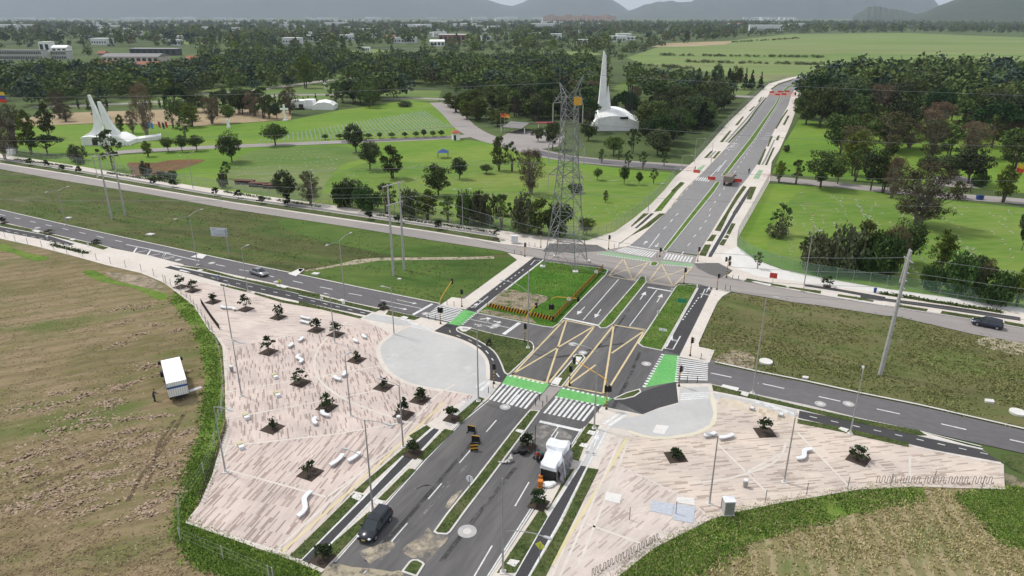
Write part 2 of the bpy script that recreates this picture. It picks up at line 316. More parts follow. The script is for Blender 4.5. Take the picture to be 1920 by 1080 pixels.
M['whitepaint']=flat('white_wall_paint',(.84,.84,.82),.7,var=.08,scale=.35)
M['whitebench']=flat('white_bench_concrete',(.66,.67,.68),.6,var=.06)
M['glass']=flat('dark_glass',(.03,.04,.045),.1,0,.6,var=0)
M['red']=flat('red_plastic',(.55,.05,.03),.5,var=.1)
M['blue']=flat('blue_canvas',(.03,.07,.22),.7,var=.1)
M['wire']=flat('cable_metal',(.3,.3,.3),.6,.3,var=0)
M['orange']=flat('orange_plastic',(.6,.2,.03),.5,var=.15)
# ------------------------------------------------------------ ground sheets
def W_(pts,z=0): return [P(x,y,z) for x,y in pts]
ZC=[0]
def sheet(name,pts,z,mat,world=False,sm=0):
    ZC[0]=(ZC[0]+1)%11; z+=ZC[0]*.00035
    if sm: pts=smooth(pts,sm)
    w=pts if world else W_(pts,z)
    return tag(MB().prism(w,z,z).build(name,mat),kind='structure')
def slab_(name,pts,z,mat,z0=0,world=False,sm=0):
    if sm: pts=smooth(pts,sm)
    w=pts if world else W_(pts,z)
    return tag(MB().prism(w,z0,z).build(name,mat),kind='structure')
def inset(w,d):
    n=len(w); ar=sum(w[i][0]*w[(i+1)%n][1]-w[(i+1)%n][0]*w[i][1] for i in range(n))
    if ar<0: w=w[::-1]
    out=[]
    for i in range(n):
        a=Vector(w[i-1]);b=Vector(w[i]);c=Vector(w[(i+1)%n]); e1=(b-a);e2=(c-b)
        if e1.length<1e-6 or e2.length<1e-6: continue
        e1.normalize();e2.normalize(); n1=Vector((-e1.y,e1.x));n2=Vector((-e2.y,e2.x)); m=(n1+n2)
        if m.length<.2: m=n1.copy()
        m.normalize(); k=d/max(.45,m.dot(n1)); out.append(tuple(b+m*k))
    return out
def island(name,pts,grass,z=.16,kw=.22,gname='grass',sm=0,lift=.03):
    if sm: pts=smooth(pts,sm)
    w=W_(pts,z)
    tag(MB().prism(w,.0,z).build('kerb',M['kerb']),kind='structure')
    tag(MB().prism(inset(w,kw),z+lift,z+lift).build(gname,grass),kind='structure')
    return inset(w,kw)
MK={}
def mk(c): return MK.setdefault(c,MB())
def line(a,b,wd,z,c='white',mode='px'):
    A=P(*a,z) if mode=='px' else a; B=P(*b,z) if mode=='px' else b
    d=Vector((B[0]-A[0],B[1]-A[1])); 
    if d.length<1e-4: return
    d.normalize(); n=Vector((-d.y,d.x))*wd/2
    mk(c).add([(A[0]-n.x,A[1]-n.y,z),(B[0]-n.x,B[1]-n.y,z),(B[0]+n.x,B[1]+n.y,z),(A[0]+n.x,A[1]+n.y,z)],[(0,1,2,3)])
def pline(pts,wd,z,c='white',closed=False):
    w=W_(pts,z); n=len(w); L=[];Rr=[]
    for i in range(n):
        a=Vector(w[i-1]) if (i>0 or closed) else Vector(w[i]); b=Vector(w[(i+1)%n]) if (i<n-1 or closed) else Vector(w[i])
        d=(b-a).normalized(); nn=Vector((-d.y,d.x))*wd/2; L.append((w[i][0]-nn.x,w[i][1]-nn.y,z)); Rr.append((w[i][0]+nn.x,w[i][1]+nn.y,z))
    vs=[];[vs.extend((a,b)) for a,b in zip(L,Rr)]
    fs=[(2*i,2*((i+1)%n),2*((i+1)%n)+1,2*i+1) for i in range(n if closed else n-1)]
    mk(c).add(vs,fs)
def dashes(a,b,wd,z,on,off,c='white',start=0):
    A=Vector(P(*a,z));B=Vector(P(*b,z)); L=(B-A).length; d=(B-A)/L; s=start
    while s<L:
        e=min(L,s+on); line(tuple(A+d*s),tuple(A+d*e),wd,z,c,'w'); s+=on+off
def lerp(a,b,t): return (a[0]+(b[0]-a[0])*t,a[1]+(b[1]-a[1])*t)
def zebra(q,n,z,fill=.5,c='white'):
    """q: 4 pixel corners; stripes run from edge q0-q3 side to q1-q2 ... stripes join edge(q0,q1) to edge(q3,q2)"""
    w=[Vector(P(*p,z)) for p in q]
    for i in range(n):
        a=i/n; b=(i+fill)/n
        p0=w[0].lerp(w[1],a);p1=w[0].lerp(w[1],b);p2=w[3].lerp(w[2],b);p3=w[3].lerp(w[2],a)
        mk(c).add([(p.x,p.y,z) for p in (p0,p1,p2,p3)],[(0,1,2,3)])
def arrow(base,tip,z,w=.16,hd=.45,c='white'):
    A=Vector(P(*base,z));B=Vector(P(*tip,z)); d=(B-A); L=d.length; d.normalize(); n=Vector((-d.y,d.x)); C=A+d*L*.6
    line(tuple(A),tuple(C),w,z,c,'w'); mk(c).add([(C.x-n.x*hd,C.y-n.y*hd,z),(B.x,B.y,z),(C.x+n.x*hd,C.y+n.y*hd,z)],[(0,1,2)])
# base terrain
tag(MB().add([(-40000,-3000,0),(40000,-3000,0),(40000,60000,0),(-40000,60000,0)],[(0,1,2,3)]).build('ground',M['ground']),kind='structure')
hayp=[(-260,380),(0,447),(73,463),(150,483),(200,497),(265,512),(308,530),(363,573),(393,620),(417,650),(422,720),(423,800),(397,893),(373,947),(347,980),(547,1050),(603,1073),(700,1085),(700,1200),(-400,1200)]
sheet('field_ground',hayp,.03,M['hay'])
vergep=[(335,545),(363,573),(393,620),(412,650),(417,720),(416,800),(390,893),(366,947),(345,975),(400,1003),(547,1052),(600,1076),(560,1095),(450,1090),(380,1060),(345,1020),(325,985),(338,945),(350,905),(362,850),(378,800),(385,740),(382,680),(372,640),(350,600),(322,565)]
sheet('verge',vergep,.05,M['verge'],sm=3)
sheet('verge',Z('C',-60,470,60,470,180,520,400,580,560,620,420,655,240,610,120,560,-60,530),.05,M['verge'],sm=3)
sheet('verge',Z('C',930,780,1050,760,1200,830,1350,890,1650,960,1900,1040,1800,1100,1500,960,1300,920,1080,870),.05,M['verge'],sm=3)
sheet('dirt_patch',Z('C',1180,780,1500,810,1700,850,1850,960,1800,1000,1650,960,1400,900),.04,M['rubble'],sm=3)
s2top=[(-400,238),(0,307),(133,328),(267,352),(433,380),(633,410),(807,435),(940,457),(975,461)]
s2bot=[(-400,246),(0,317),(133,341),(267,362),(433,392),(640,423),(807,450),(940,470),(952,473)]
s1top=[(-500,275),(0,393),(123,421),(233,445),(320,463),(372,475),(455,493),(540,510),(600,522),(682,540),(825,570)]
s1bot=[(-500,290),(0,415),(50,427),(127,445),(182,457),(280,480),(335,494),(383,503),(447,517),(560,541),(638,562),(715,578),(790,595)]
medA=s2bot+[(970,487),(950,500),(870,560),(847,557),(827,571)]+s1top[::-1]
sheet('weed_field',medA,.03,M['weeds'])
sheet('weed_field',[(600,524),(566,513),(600,503),(640,492),(700,487),(800,487),(900,484),(960,482),(968,488),(950,502),(868,560),(847,557),(827,570),(682,541)],.06,M['weedsgreen'])
sheet('weed_field',[(640,424),(807,451),(940,471),(950,475),(880,481),(800,482),(740,480),(690,470),(560,440),(520,415),(560,412)],.06,M['weedsgreen'],sm=2)
sheet('footpath',Z('E',60,160,300,120,480,85,640,40,900,20,1300,15,1900,10,2200,0,2200,30,1900,38,1300,45,900,50,640,95,480,110,300,140,80,175),.075,M['sandpath'])
fB=[(1375,549),(1423,556),(1490,568),(1540,574),(1660,593),(1680,594),(1827,628),(1920,644),(2100,680),(2100,850),(1920,806),(1723,761),(1613,739),(1513,717),(1413,697),(1330,679),(1340,657),(1311,650),(1314,640),(1331,598),(1350,556)]
sheet('weed_field',fB,.03,M['weedsbrown'])
sheet('dirt_patch',[(1828,640),(1870,632),(1960,655),(2050,680),(2050,700),(1920,668),(1860,655)],.06,M['sandpath'],sm=3)
sheet('dirt_patch',Z('B',960,790,1050,740,1180,700,1400,760,1400,860,1370,920,1200,880,1000,830),.06,M['rubble'],sm=3)
maizep=[(1160,1085),(1227,1027),(1333,973),(1380,960),(1477,940),(1607,919),(1713,913),(1885,918),(2100,945),(2300,1200),(1060,1200)]
sheet('maize_field',maizep,.03,M['maize'])
vg2=[(1150,1092),(1227,1027),(1333,973),(1380,960),(1477,940),(1607,919),(1713,913),(1730,930),(1640,950),(1560,975),(1480,990),(1400,1020),(1330,1060),(1260,1100),(1200,1120)]
sheet('verge',vg2,.05,M['verge'],sm=3)
sheet('verge',Z('i',1560,880,1920,830,2050,900,2050,1150,1800,1120,1700,1000),.05,M['verge'],sm=3)
sheet('verge',Z('i',1790,640,1960,650,2100,700,2100,800,1850,720),.05,M['striprass'],sm=2)
sheet('dirt_patch',Z('i',1810,740,1920,790,1960,860,1830,830),.06,M['rubble'],sm=2)
# cemetery
fenL=[(-400,228),(23,292),(120,307),(213,322),(360,348),(500,368),(633,386),(753,406),(873,423),(1020,443),(1100,451),(1153,434),(1187,410),(1220,383),(1245,357),(1267,330)]
sheet('lawn',fenL+[(1262,324),(1180,318),(1063,302),(973,282),(930,268),(850,260),(640,270),(413,278),(240,290),(100,292),(-200,262)],.03,M['lawn'])
sheet('grave_lawn',[(500,368),(633,386),(753,406),(873,423),(1020,443),(1095,450),(1150,434),(1187,408),(1218,380),(1240,350),(1160,330),(1040,310),(960,300),(880,300),(780,305),(700,300),(620,330),(540,340)],.05,M['graves'],sm=2)
sheet('grave_lawn',[(430,350),(500,367),(590,378),(610,345),(640,310),(680,295),(650,275),(560,276),(480,282),(440,300),(425,325)],.06,M['palelawn'],sm=3)
sheet('bare_earth',[(240,305),(290,305),(320,300),(380,299),(375,305),(335,318),(300,325),(250,330),(245,318)],.07,M['redearth'],sm=3)
sheet('lawn',[(-200,262),(100,290),(235,286),(413,272),(640,264),(850,254),(872,236),(832,196),(770,188),(720,195),(640,206),(545,225),(370,237),(200,232),(60,236)],.03,M['lawn'])
sheet('dry_field',[(60,236),(200,230),(370,236),(545,224),(548,208),(380,203),(110,212),(20,225)],.05,M['drygrass'])
sheet('lawn',[(548,206),(700,160),(560,158),(420,165),(200,195),(380,200)],.03,M['palelawn'])
sheet('grave_lawn',[(700,186),(820,190),(828,170),(700,168),(640,178)],.04,M['palelawn'])
sheet('lawn',[(1440,344),(1560,352),(1700,365),(1790,377),(1920,390),(2300,430),(2300,650),(1920,579),(1660,542),(1547,526),(1467,506),(1415,487),(1383,463),(1383,447)],.03,M['lawn'])
sheet('grave_lawn',[(1500,356),(1560,356),(1700,368),(1790,380),(1920,393),(2300,433),(2300,640),(1920,572),(1660,532),(1500,500),(1440,470),(1450,420)],.05,M['graves'],sm=2)
sheet('lawn',[(1448,325),(1470,270),(1498,225),(1600,235),(1750,215),(1920,225),(2300,240),(2300,420),(1920,362),(1760,347),(1680,345),(1560,334)],.03,M['lawn'])
sheet('lawn',[(1700,175),(1750,160),(1790,165),(1770,190),(1720,195)],.03,M['lawn'])
def ribbon(name,pts,wd,z,mat):
    w=W_(pts,z); L=[];Rr=[];n=len(w)
    for i in range(n):
        a=Vector(w[max(0,i-1)]);b=Vector(w[min(n-1,i+1)]);d=(b-a).normalized();nn=Vector((-d.y,d.x))*wd/2
        L.append((w[i][0]-nn.x,w[i][1]-nn.y));Rr.append((w[i][0]+nn.x,w[i][1]+nn.y))
    return tag(MB().prism(L+Rr[::-1],z,z).build(name,mat),kind='structure')
ribbon('cemetery_road',smooth([(200,288),(240,284),(330,279),(413,275),(467,273),(640,266),(750,262),(850,257),(900,252)],3,False),8,.09,M['dusty'])
ribbon('cemetery_road',smooth([(640,266),(850,257)],3,False),5.2,.10,M['asphalt2'])
ribbon('cemetery_road',smooth([(822,192),(850,215),(875,240),(910,258),(960,272),(1010,286),(1063,296),(1150,305),(1275,313),(1300,318)],4,False),11,.11,M['dusty'])
ribbon('cemetery_road',smooth([(1000,284),(1063,296),(1150,305),(1290,316)],4,False),7,.13,M['asphalt2'])
sheet('parking_area',[(960,245),(1020,245),(1060,256),(1045,275),(1000,282),(930,262)],.12,M['dusty'])
ribbon('cemetery_road',smooth([(720,186),(770,184),(830,186),(880,190)],3,False),8,.08,M['dusty'])
ribbon('cemetery_road',smooth([(1442,334),(1560,346),(1700,360),(1790,368),(1920,378),(2200,405)],4,False),8,.10,M['dusty'])
sheet('parking_area',[(1755,330),(1800,330),(1835,338),(1850,352),(1800,352),(1745,346)],.11,M['dusty'])
ribbon('far_road',smooth([(60,200),(200,196),(420,184),(560,178),(640,178)],4,False),9,.07,M['dusty'])
ribbon('far_road',smooth([(350,176),(450,172),(620,150),(720,140)],4,False),9,.07,M['dusty'])
ribbon('far_road',smooth([(1250,172),(1330,177),(1400,181),(1520,184),(1700,186),(1920,180)],4,False),12,.07,M['dusty'])
sheet('far_field',[(1175,108),(1240,86),(1330,80),(1480,64),(1700,62),(1920,70),(2300,80),(2300,150),(1920,130),(1540,137),(1440,153),(1400,152),(1330,135),(1215,124)],.04,M['farfield'])
sheet('far_field',[(1220,88),(1250,81),(1330,78),(1380,77),(1360,83),(1300,87)],.12,M['drygrass'])
sheet('far_field',[(930,105),(1000,98),(1100,96),(1130,102),(1040,112),(950,118)],.04,M['farfield'])
sheet('far_field',[(1130,165),(1180,155),(1310,152),(1420,160),(1400,178),(1300,180),(1180,175)],.05,M['palelawn'])
for q in ([(170,60),(260,56),(280,62),(190,66)],[(480,66),(560,62),(640,66),(560,70)],[(650,96),(700,92),(760,97),(700,102)],[(0,145),(40,140),(30,136),(0,137)],[(330,78),(420,74),(450,79),(350,84)]):
    sheet('far_field',q,.04,M['farfield'])
M['track']=ragged('wheel_track_soil',[(.09,.065,.04),(.13,.095,.06)],[(.08,.06,.04),(.15,.11,.07)],.3,2)
for q_ in (Z('j',1035,170,960,290,870,420,780,540,720,660),Z('j',985,200,900,330,860,480,810,600),Z('j',160,600,420,480,700,340,860,255)): ribbon('wheel_track',smooth(q_,4,False),.55,.045,M['track'])
# roads
AVL=[(1180,461),(1200,445),(1247,400),(1282,356),(1303,336),(1315,326),(1333,307),(1356,283),(1384,250),(1417,207),(1439,181),(1445,171),(1462,158),(1490,147),(1523,141),(1560,136)]
AVR=[(1308,478),(1355,400),(1386,352),(1400,336),(1423,303),(1453,242),(1478,197),(1484,177),(1492,166),(1512,155),(1540,146),(1570,140)]
sheet('road',[(560,1130),(625,1053),(717,950),(793,863),(913,750),(800,640),(770,600),(860,560),(1005,483),(1150,500),(1187,527),(1263,537),(1330,530),(1345,545),(1275,665),(1340,675),(1340,725),(1330,760),(1180,785),(1110,800),(1010,960),(920,1090),(885,1130)],.08,M['asphalt'])
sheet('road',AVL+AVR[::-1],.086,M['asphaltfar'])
sheet('road',s1top+[(895,586),(905,640),(800,625)]+s1bot[::-1],.074,M['asphalt2'])
sheet('road',[(1330,680),(1413,698),(1513,718),(1613,740),(1723,762),(1920,807),(2150,862),(2150,905),(1920,850),(1747,812),(1613,785),(1513,760),(1413,739),(1328,720)],.084,M['asphalt2'])
dusty=s2top+[(1020,470),(1080,465),(1138,468),(1180,461),(1308,480),(1375,520),(1395,528),(1447,537),(1500,547),(1557,557),(1660,573),(1880,607),(1920,614),(2200,660),(2200,690),(1920,643),(1827,627),(1680,593),(1660,592),(1540,573),(1490,567),(1423,555),(1377,548),(1338,540),(1312,533),(1273,530),(1263,538),(1187,527),(1142,508),(1127,499),(1017,485)]+s2bot[::-1]
sheet('street',dusty,.094,M['dusty'])
sheet('asphalt_patch',[(1030,457),(1120,460),(1138,470),(1077,474),(1018,472)],.102,M['darkpatch'])
sheet('asphalt_patch',[(1302,494),(1347,494),(1373,507),(1352,521),(1332,515),(1308,503)],.102,M['darkpatch'])
sheet('asphalt_patch',Z('n',1490,650,1830,820,1980,760,2240,680,2210,450,1990,510,1815,570),.088,M['asphaltdark'])
sheet('asphalt_patch',Z('A',190,495,360,390,490,430,450,460,470,490,560,530,690,590,820,670,900,750,960,870,1000,960,1050,970,960,1060,800,1030,790,830,690,690,500,590),.088,M['asphaltdark'])
sheet('concrete_bay',[(205,464),(280,479),(345,496),(318,505),(270,500),(195,478)],.083,M['cream'])
# pavements (raised)
leftbase=s1bot[1:5]+[(205,463),(250,482),(300,497),(330,495)]+s1bot[7:]+[(840,605),(812,622),(863,638),(895,655),(912,678),(913,712),(940,717),(915,748),(860,793),(793,863),(717,950),(625,1053),(603,1073),(547,1050),(347,980),(373,947),(397,893),(423,803),(422,720),(417,650),(403,627),(393,620),(363,573),(330,547),(308,530),(265,512),(200,497),(150,483),(73,463),(0,447),(-300,370),(-300,345)]
slab_('pavement',leftbase,.15,M['cream'])
rightbase=[(870,1155),(920,1083),(1007,949),(1093,805),(1110,785),(1128,762),(1180,772),(1205,777),(1235,765),(1272,755),(1268,719),(1330,719),(1413,738),(1513,759),(1613,784),(1720,807),(1840,842),(1877,867),(1885,917),(1713,912),(1607,918),(1477,940),(1380,960),(1333,973),(1227,1027),(1160,1080),(1080,1150)]
slab_('pavement',rightbase,.15,M['cream'])
slab_('pavement',s2top+[(1020,468),(1030,456),(1120,459),(1138,468)]+AVL+[(1520,138),(1474,147),(1441,157),(1413,184),(1364,231),(1300,303),(1267,330)]+fenL[::-1][1:],.15,M['cream'])
n2=[(1303,493),(1308,478)]+AVR[1:]+[(1575,146),(1540,152),(1515,162),(1502,180),(1494,201),(1484,230),(1462,280),(1447,303),(1443,340),(1383,447),(1382,463),(1415,488),(1465,507),(1537,522),(1660,543),(1920,580),(2200,625),(2200,655),(1920,613),(1880,606),(1660,572),(1557,556),(1500,546),(1447,536),(1395,527),(1375,522),(1364,516),(1374,507),(1348,493)]
slab_('pavement',n2,.15,M['cream'])
slab_('pavement',Z('B',570,752,940,0,1140,40,1050,90,990,160,900,350,780,620,785,660,960,700,900,840,570,775),.15,M['cream'])
slab_('pavement',[(827,571),(847,557),(870,560),(970,487),(952,474),(985,480),(1001,482),(873,580),(852,577)],.15,M['cream'])
sheet('pink_pavement',[(1383,462),(1415,486),(1465,505),(1537,520),(1660,541),(1920,577),(1920,586),(1660,551),(1537,533),(1480,526),(1420,518),(1385,505),(1360,492),(1350,480),(1362,470)],.156,M['slab'])
# paved squares
def ang(a,b,z=.16):
    A=P(*a,z);B=P(*b,z); return math.atan2(B[1]-A[1],B[0]-A[0])
PV1=paver('paving_cream_rows',ang((480,590),(600,600)),1.9,.24,.13,(.57,.49,.435),(.53,.45,.40),(.42,.35,.31))
PV2=paver('paving_pink_rows',ang((538,760),(531,700)),1.35,.2,.23,dk=(.31,.245,.215))
PV3=paver('paving_pink_diagonal',ang((440,960),(500,897)),1.9,.2,.29,dk=(.31,.245,.215))
PV4=paver('paving_right_rows',ang((1300,860),(1420,850)),1.6,.22,.25,(.57,.49,.42),(.53,.45,.39),(.37,.30,.25))
PV5=paver('paving_right_lower',ang((1130,1000),(1160,975)),1.5,.2,.2,(.57,.5,.45),(.54,.47,.42),(.40,.33,.29))
sheet('plaza_paving',[(333,546),(345,522),(413,537),(473,550),(600,580),(675,598),(708,612),(640,612),(560,625),(425,652),(405,626),(394,618),(366,573)],.158,PV1)
sheet('plaza_paving',[(426,652),(560,626),(640,613),(708,612),(735,626),(715,645),(711,665),(720,686),(740,704),(773,720),(833,732),(800,768),(763,790),(627,813),(505,827),(427,836),(426,800),(425,720)],.158,PV2)
sheet('plaza_paving',[(427,838),(505,829),(627,815),(762,792),(797,797),(763,827),(663,920),(545,1040),(350,979),(376,947),(400,893),(424,850)],.158,PV3)
sheet('plaza_paving',[(905,745),(833,733),(801,769),(765,791),(799,796),(860,755)],.158,PV3)
for a,b in [((505,828),(627,814)),((627,814),(763,791)),((425,836),(505,828)),((425,652),(560,626)),((425,785),(760,722)),((425,735),(713,686)),((423,880),(613,932)),((613,932),(797,797)),((350,979),(547,1042))]:
    line(a,b,.28,.166,'pave')
pline(smooth(Z('g',1350,130,1230,230,1170,340,1200,460,1370,580,1650,680),5,False),.4,.168,'pave')
pline(Z('k',60,930,560,470,960,60,1060,0),.3,.167,'pave'); pline(Z('k',85,945,600,480,1000,100),.3,.167,'yelpave')
sheet('grey_apron',[(768,612),(740,625),(716,645),(713,662),(722,685),(742,703),(775,719),(833,730),(873,737),(905,742),(914,712),(911,680),(893,657),(862,640),(812,624),(790,612)],.164,M['grey'],sm=3)
pline(smooth([(768,611),(738,625),(713,645),(710,662),(720,687),(740,706),(775,722),(833,733)],4,False),.7,.17,'pave')
pline(smooth([(812,622),(863,637),(896,655),(913,678),(915,712)],4,False),.6,.171,'pave')
sheet('grey_apron',[(1205,778),(1235,766),(1272,757),(1275,728),(1328,724),(1332,755),(1338,775),(1330,795),(1300,810),(1250,818),(1215,816),(1180,806),(1140,800),(1160,785)],.162,M['grey'])
pline(smooth([(1334,740),(1341,775),(1333,797),(1302,813),(1250,821),(1213,819),(1178,808)],4,False),.5,.168,'rim')
sheet('plaza_paving',[(1345,745),(1400,750),(1500,775),(1612,800),(1700,818),(1790,845),(1882,870),(1884,915),(1713,911),(1607,917),(1477,939),(1380,959),(1333,972),(1300,940),(1180,880),(1150,870),(1185,815),(1215,822),(1250,824),(1302,816),(1336,799),(1344,775)],.157,PV4)
sheet('plaza_paving',[(1183,815),(1149,872),(1180,882),(1300,942),(1331,973),(1227,1026),(1160,1079),(1080,1148),(1010,1148),(1110,905),(1145,820)],.157,PV5)
sheet('plaza_paving',[(1349,744),(1385,751),(1492,781),(1500,795),(1470,790),(1352,758)],.162,paver('paving_bench_strip',CRA+math.pi/2,1.2,.5,.1,(.55,.48,.38),(.5,.43,.34),(.42,.35,.27)))
for a,b in [((1345,832),(1440,925)),((1495,810),(1595,915)),((1100,982),(1200,1018)),((1706,855),(1706,905)),((1165,820),(1050,1080)),((1180,822),(1085,1060)),((1400,885),(1470,848))]:
    line(a,b,.28,.166,'pave')
pline(smooth(Z('l',1420,330,1400,390,1340,450,1240,490,1100,530,900,560),4,False),.3,.167,'pave')
pline(Z('l',530,300,330,640,100,1020),.35,.165,'yelpave')
# kerb strips, bike paths, grass strips
def strip(name,A_,B_,t0,t1,z,mat,i0=0,i1=None):
    A2=A_;B2=B_
    top=[lerp(a,b,t0) for a,b in zip(A2,B2)][i0:i1]; bot=[lerp(a,b,t1) for a,b in zip(A2,B2)][i0:i1]
    return sheet(name,top+bot[::-1],z,mat)
GR=[] # grass polygons for tufts (world)
def gs(pts,z=.19,mat='striprass'):
    ZC[0]=(ZC[0]+1)%11; z+=ZC[0]*.0005
    w=W_(pts,z); GR.append((w,z)); tag(MB().prism(w,.14,z).build('grass_strip',M[mat]),kind='structure')
def bike(pts,z=.158): sheet('bike_path',pts,z,M['asphaltdark'])
# left near strips
gs(Z('k',130,965,490,612,545,625,195,985)); gs(Z('k',492,600,800,335,815,352,585,560,540,612)); gs(Z('k',800,290,900,230,922,245,835,320))
bike(Z('k',195,990,575,615,835,340,940,248,972,257,830,410,600,640,245,1012))
pline(Z('k',192,990,572,612,832,337,937,246),.22,.175); pline(Z('k',248,1015,603,645,833,415,976,258),.22,.175)
gs(Z('k',312,945,595,700,640,690,545,800,368,992)); gs(Z('k',622,650,800,475,838,482,668,655)); gs(Z('k',845,412,1000,252,1052,262,880,428)); gs(Z('k',1055,190,1195,72,1227,82,1090,222))
pline([(615,1058),(717,943),(793,857),(913,744)],.2,.17,'kerbw'); pline(Z('k',385,1000,660,690,890,430,1090,222,1250,92),.15,.09)
sheet('grey_apron',[(833,795),(860,767),(912,722),(930,727),(912,746),(845,800)],.163,M['grey'])
# right near strips
gs(Z('k',1295,1060,1545,690,1580,745,1400,1060)); gs(Z('k',1590,690,1700,480,1730,478,1580,710,1560,700)); gs(Z('o',1020,440,1200,220,1310,190,1160,590,1000,540)); gs(Z('k',1810,220,1870,232,1800,330,1740,320))
bike(Z('k',1390,1085,1575,760,1765,458,1800,464,1640,780,1470,1085))
sheet('grey_apron',Z('k',1767,452,1870,262,1905,268,1802,460),.16,M['grey'])
pline(Z('k',1388,1085,1572,760,1762,458,1880,235),.22,.175); pline(Z('k',1472,1088,1645,780,1805,462,1925,240),.22,.175)
gs(Z('k',1485,1080,1660,780,1808,470,1868,480,1740,740,1570,1080))
pline(Z('k',1255,1085,1520,670,1690,400,1790,240),.2,.17,'kerbw'); pline(Z('k',1240,1085,1505,670,1772,250),.15,.092)
# right street strips
gs(Z('i',165,243,400,300,660,362,1000,436,1330,500,1375,530,1320,528,900,440,640,378,300,302,172,277))
bike(Z('i',657,390,1000,458,1400,548,1680,608,1795,680,1400,608,1000,512,650,430))
pline(Z('i',170,284,640,382,1000,450,1400,540,1690,605),.2,.172); pline(Z('i',650,434,1000,516,1400,612,1800,690),.18,.172)
sheet('grey_apron',Z('i',170,290,640,388,645,425,420,385,180,320),.16,M['grey'])
gs(Z('i',648,436,900,484,1272,570,1272,594,900,510,645,460))
pline(Z('i',150,238,400,295,700,360,1000,434,1340,505,1680,590),.18,.172,'kerbw')
# left street strips
gs(Z('C',0,222,300,285,760,398,1090,465,1220,505,1160,528,1000,480,560,368,0,262)); gs(Z('D',270,340,620,380,980,480,1400,560,1920,670,1920,712,1400,600,1000,505,600,410))
gs(Z('E',0,395,470,500,930,600,860,628,470,540,0,432)); gs(Z('E',1010,610,1370,690,1300,720,980,655))
bike(Z('C',-300,190,0,272,560,375,840,465,780,485,400,400,0,322,-300,250)); bike(Z('D',170,370,240,350,1000,512,1920,722,1920,800,1100,620,420,430))
bike(Z('E',0,445,400,535,820,635,760,668,330,580,0,500))
pline(Z('C',0,268,560,372,1100,520),.2,.172); pline(Z('D',240,345,1000,508,1920,718),.2,.172); pline(Z('E',0,440,400,530,850,632),.2,.172)
gs(Z('C',570,465,1000,560,990,575,900,565,580,485)); gs(Z('D',800,552,1150,635,1110,650,800,572)); gs(Z('D',1190,650,1500,735,1920,815,1920,838,1480,760,1180,668)); gs(Z('E',0,505,340,590,720,682,690,702,330,618,0,535))
sheet('grey_apron',Z('E',840,650,1120,700,1300,740,1240,790,1000,760,720,700),.161,M['grey'])
pline([(0,393),(123,421),(233,445),(372,475),(455,493),(540,510),(682,540),(825,569)],.35,.16,'kerbw'); pline([(1340,678),(1413,694),(1513,714),(1613,736),(1723,758),(1920,803),(2100,845)],.35,.16,'kerbw')
# north strips
Rd=[(x,y-.5) for x,y in s2top[1:8]]; Fn=[(0,289),(120,307),(250,329),(410,357),(610,383),(785,410),(925,429)]
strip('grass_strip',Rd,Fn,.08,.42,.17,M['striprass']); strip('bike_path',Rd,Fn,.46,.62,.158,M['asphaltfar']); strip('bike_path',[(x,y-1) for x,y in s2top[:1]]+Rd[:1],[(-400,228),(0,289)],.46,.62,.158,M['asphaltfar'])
# beside far avenue, left
gs(Z('p',360,350,500,250,700,150,880,0,820,0,640,140,480,260,370,335)); gs(Z('p',500,155,700,0,640,0,500,140)); bike(Z('p',560,170,640,110,760,0,720,0,600,110,540,165))
gs([(1226,397),(1247,372),(1262,356),(1278,341),(1284,343),(1270,357),(1240,395)],mat='mediangrass'); gs([(1258,358),(1276,341),(1281,343),(1263,360)],.2)
for q_ in (Z('q',785,765,850,700,870,700,815,765),Z('q',860,770,915,705,940,705,885,770),Z('q',930,620,1020,515,1040,515,960,620),Z('q',1070,465,1140,385,1155,385,1095,465),Z('q',1195,335,1245,290,1258,290,1215,335),Z('q',1280,250,1310,205,1320,205,1295,250),
           Z('q',1000,625,1180,430,1260,320,1350,210,1360,210,1275,320,1200,430,1020,625),Z('q',1400,130,1470,80,1600,40,1600,50,1475,92,1410,140)): gs(q_,.2)
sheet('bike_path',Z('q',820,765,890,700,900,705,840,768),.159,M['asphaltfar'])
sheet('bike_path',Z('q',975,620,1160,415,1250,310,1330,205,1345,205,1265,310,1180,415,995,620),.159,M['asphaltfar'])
# beside far avenue, right
bike(Z('p',1362,492,1368,465,1640,0,1690,0,1410,490)); bike([(1373,400),(1398,362),(1406,350),(1411,352),(1382,400)]); sheet('bike_path',Z('q',1310,830,1345,770,1430,595,1440,600,1360,780,1330,830),.158,M['asphaltfar'])
for q_ in (Z('p',1262,470,1330,350,1400,350,1340,480),Z('p',1350,310,1410,240,1460,240,1420,312),Z('p',1440,190,1560,0,1600,0,1505,200),Z('p',1490,350,1530,290,1580,292,1540,362),Z('p',1542,270,1572,240,1602,250,1590,282),Z('p',1570,225,1630,110,1675,115,1610,238),
           Z('f',210,350,300,200,340,145,360,150,310,220,225,355),Z('f',360,220,382,150,415,150,385,222),Z('q',1275,825,1345,680,1360,680,1300,830),Z('q',1345,830,1420,670,1437,670,1365,832),Z('q',1365,660,1400,565,1420,565,1380,660),Z('q',1445,600,1465,560,1483,560,1468,605),
           Z('q',1440,495,1500,390,1550,320,1560,325,1510,400,1455,495),Z('q',1510,460,1555,375,1572,378,1530,462)): gs(q_,.2)
pline(Z('p',1362,490,1368,462,1640,0),.2,.17); pline(Z('p',1412,492,1692,0),.2,.17)
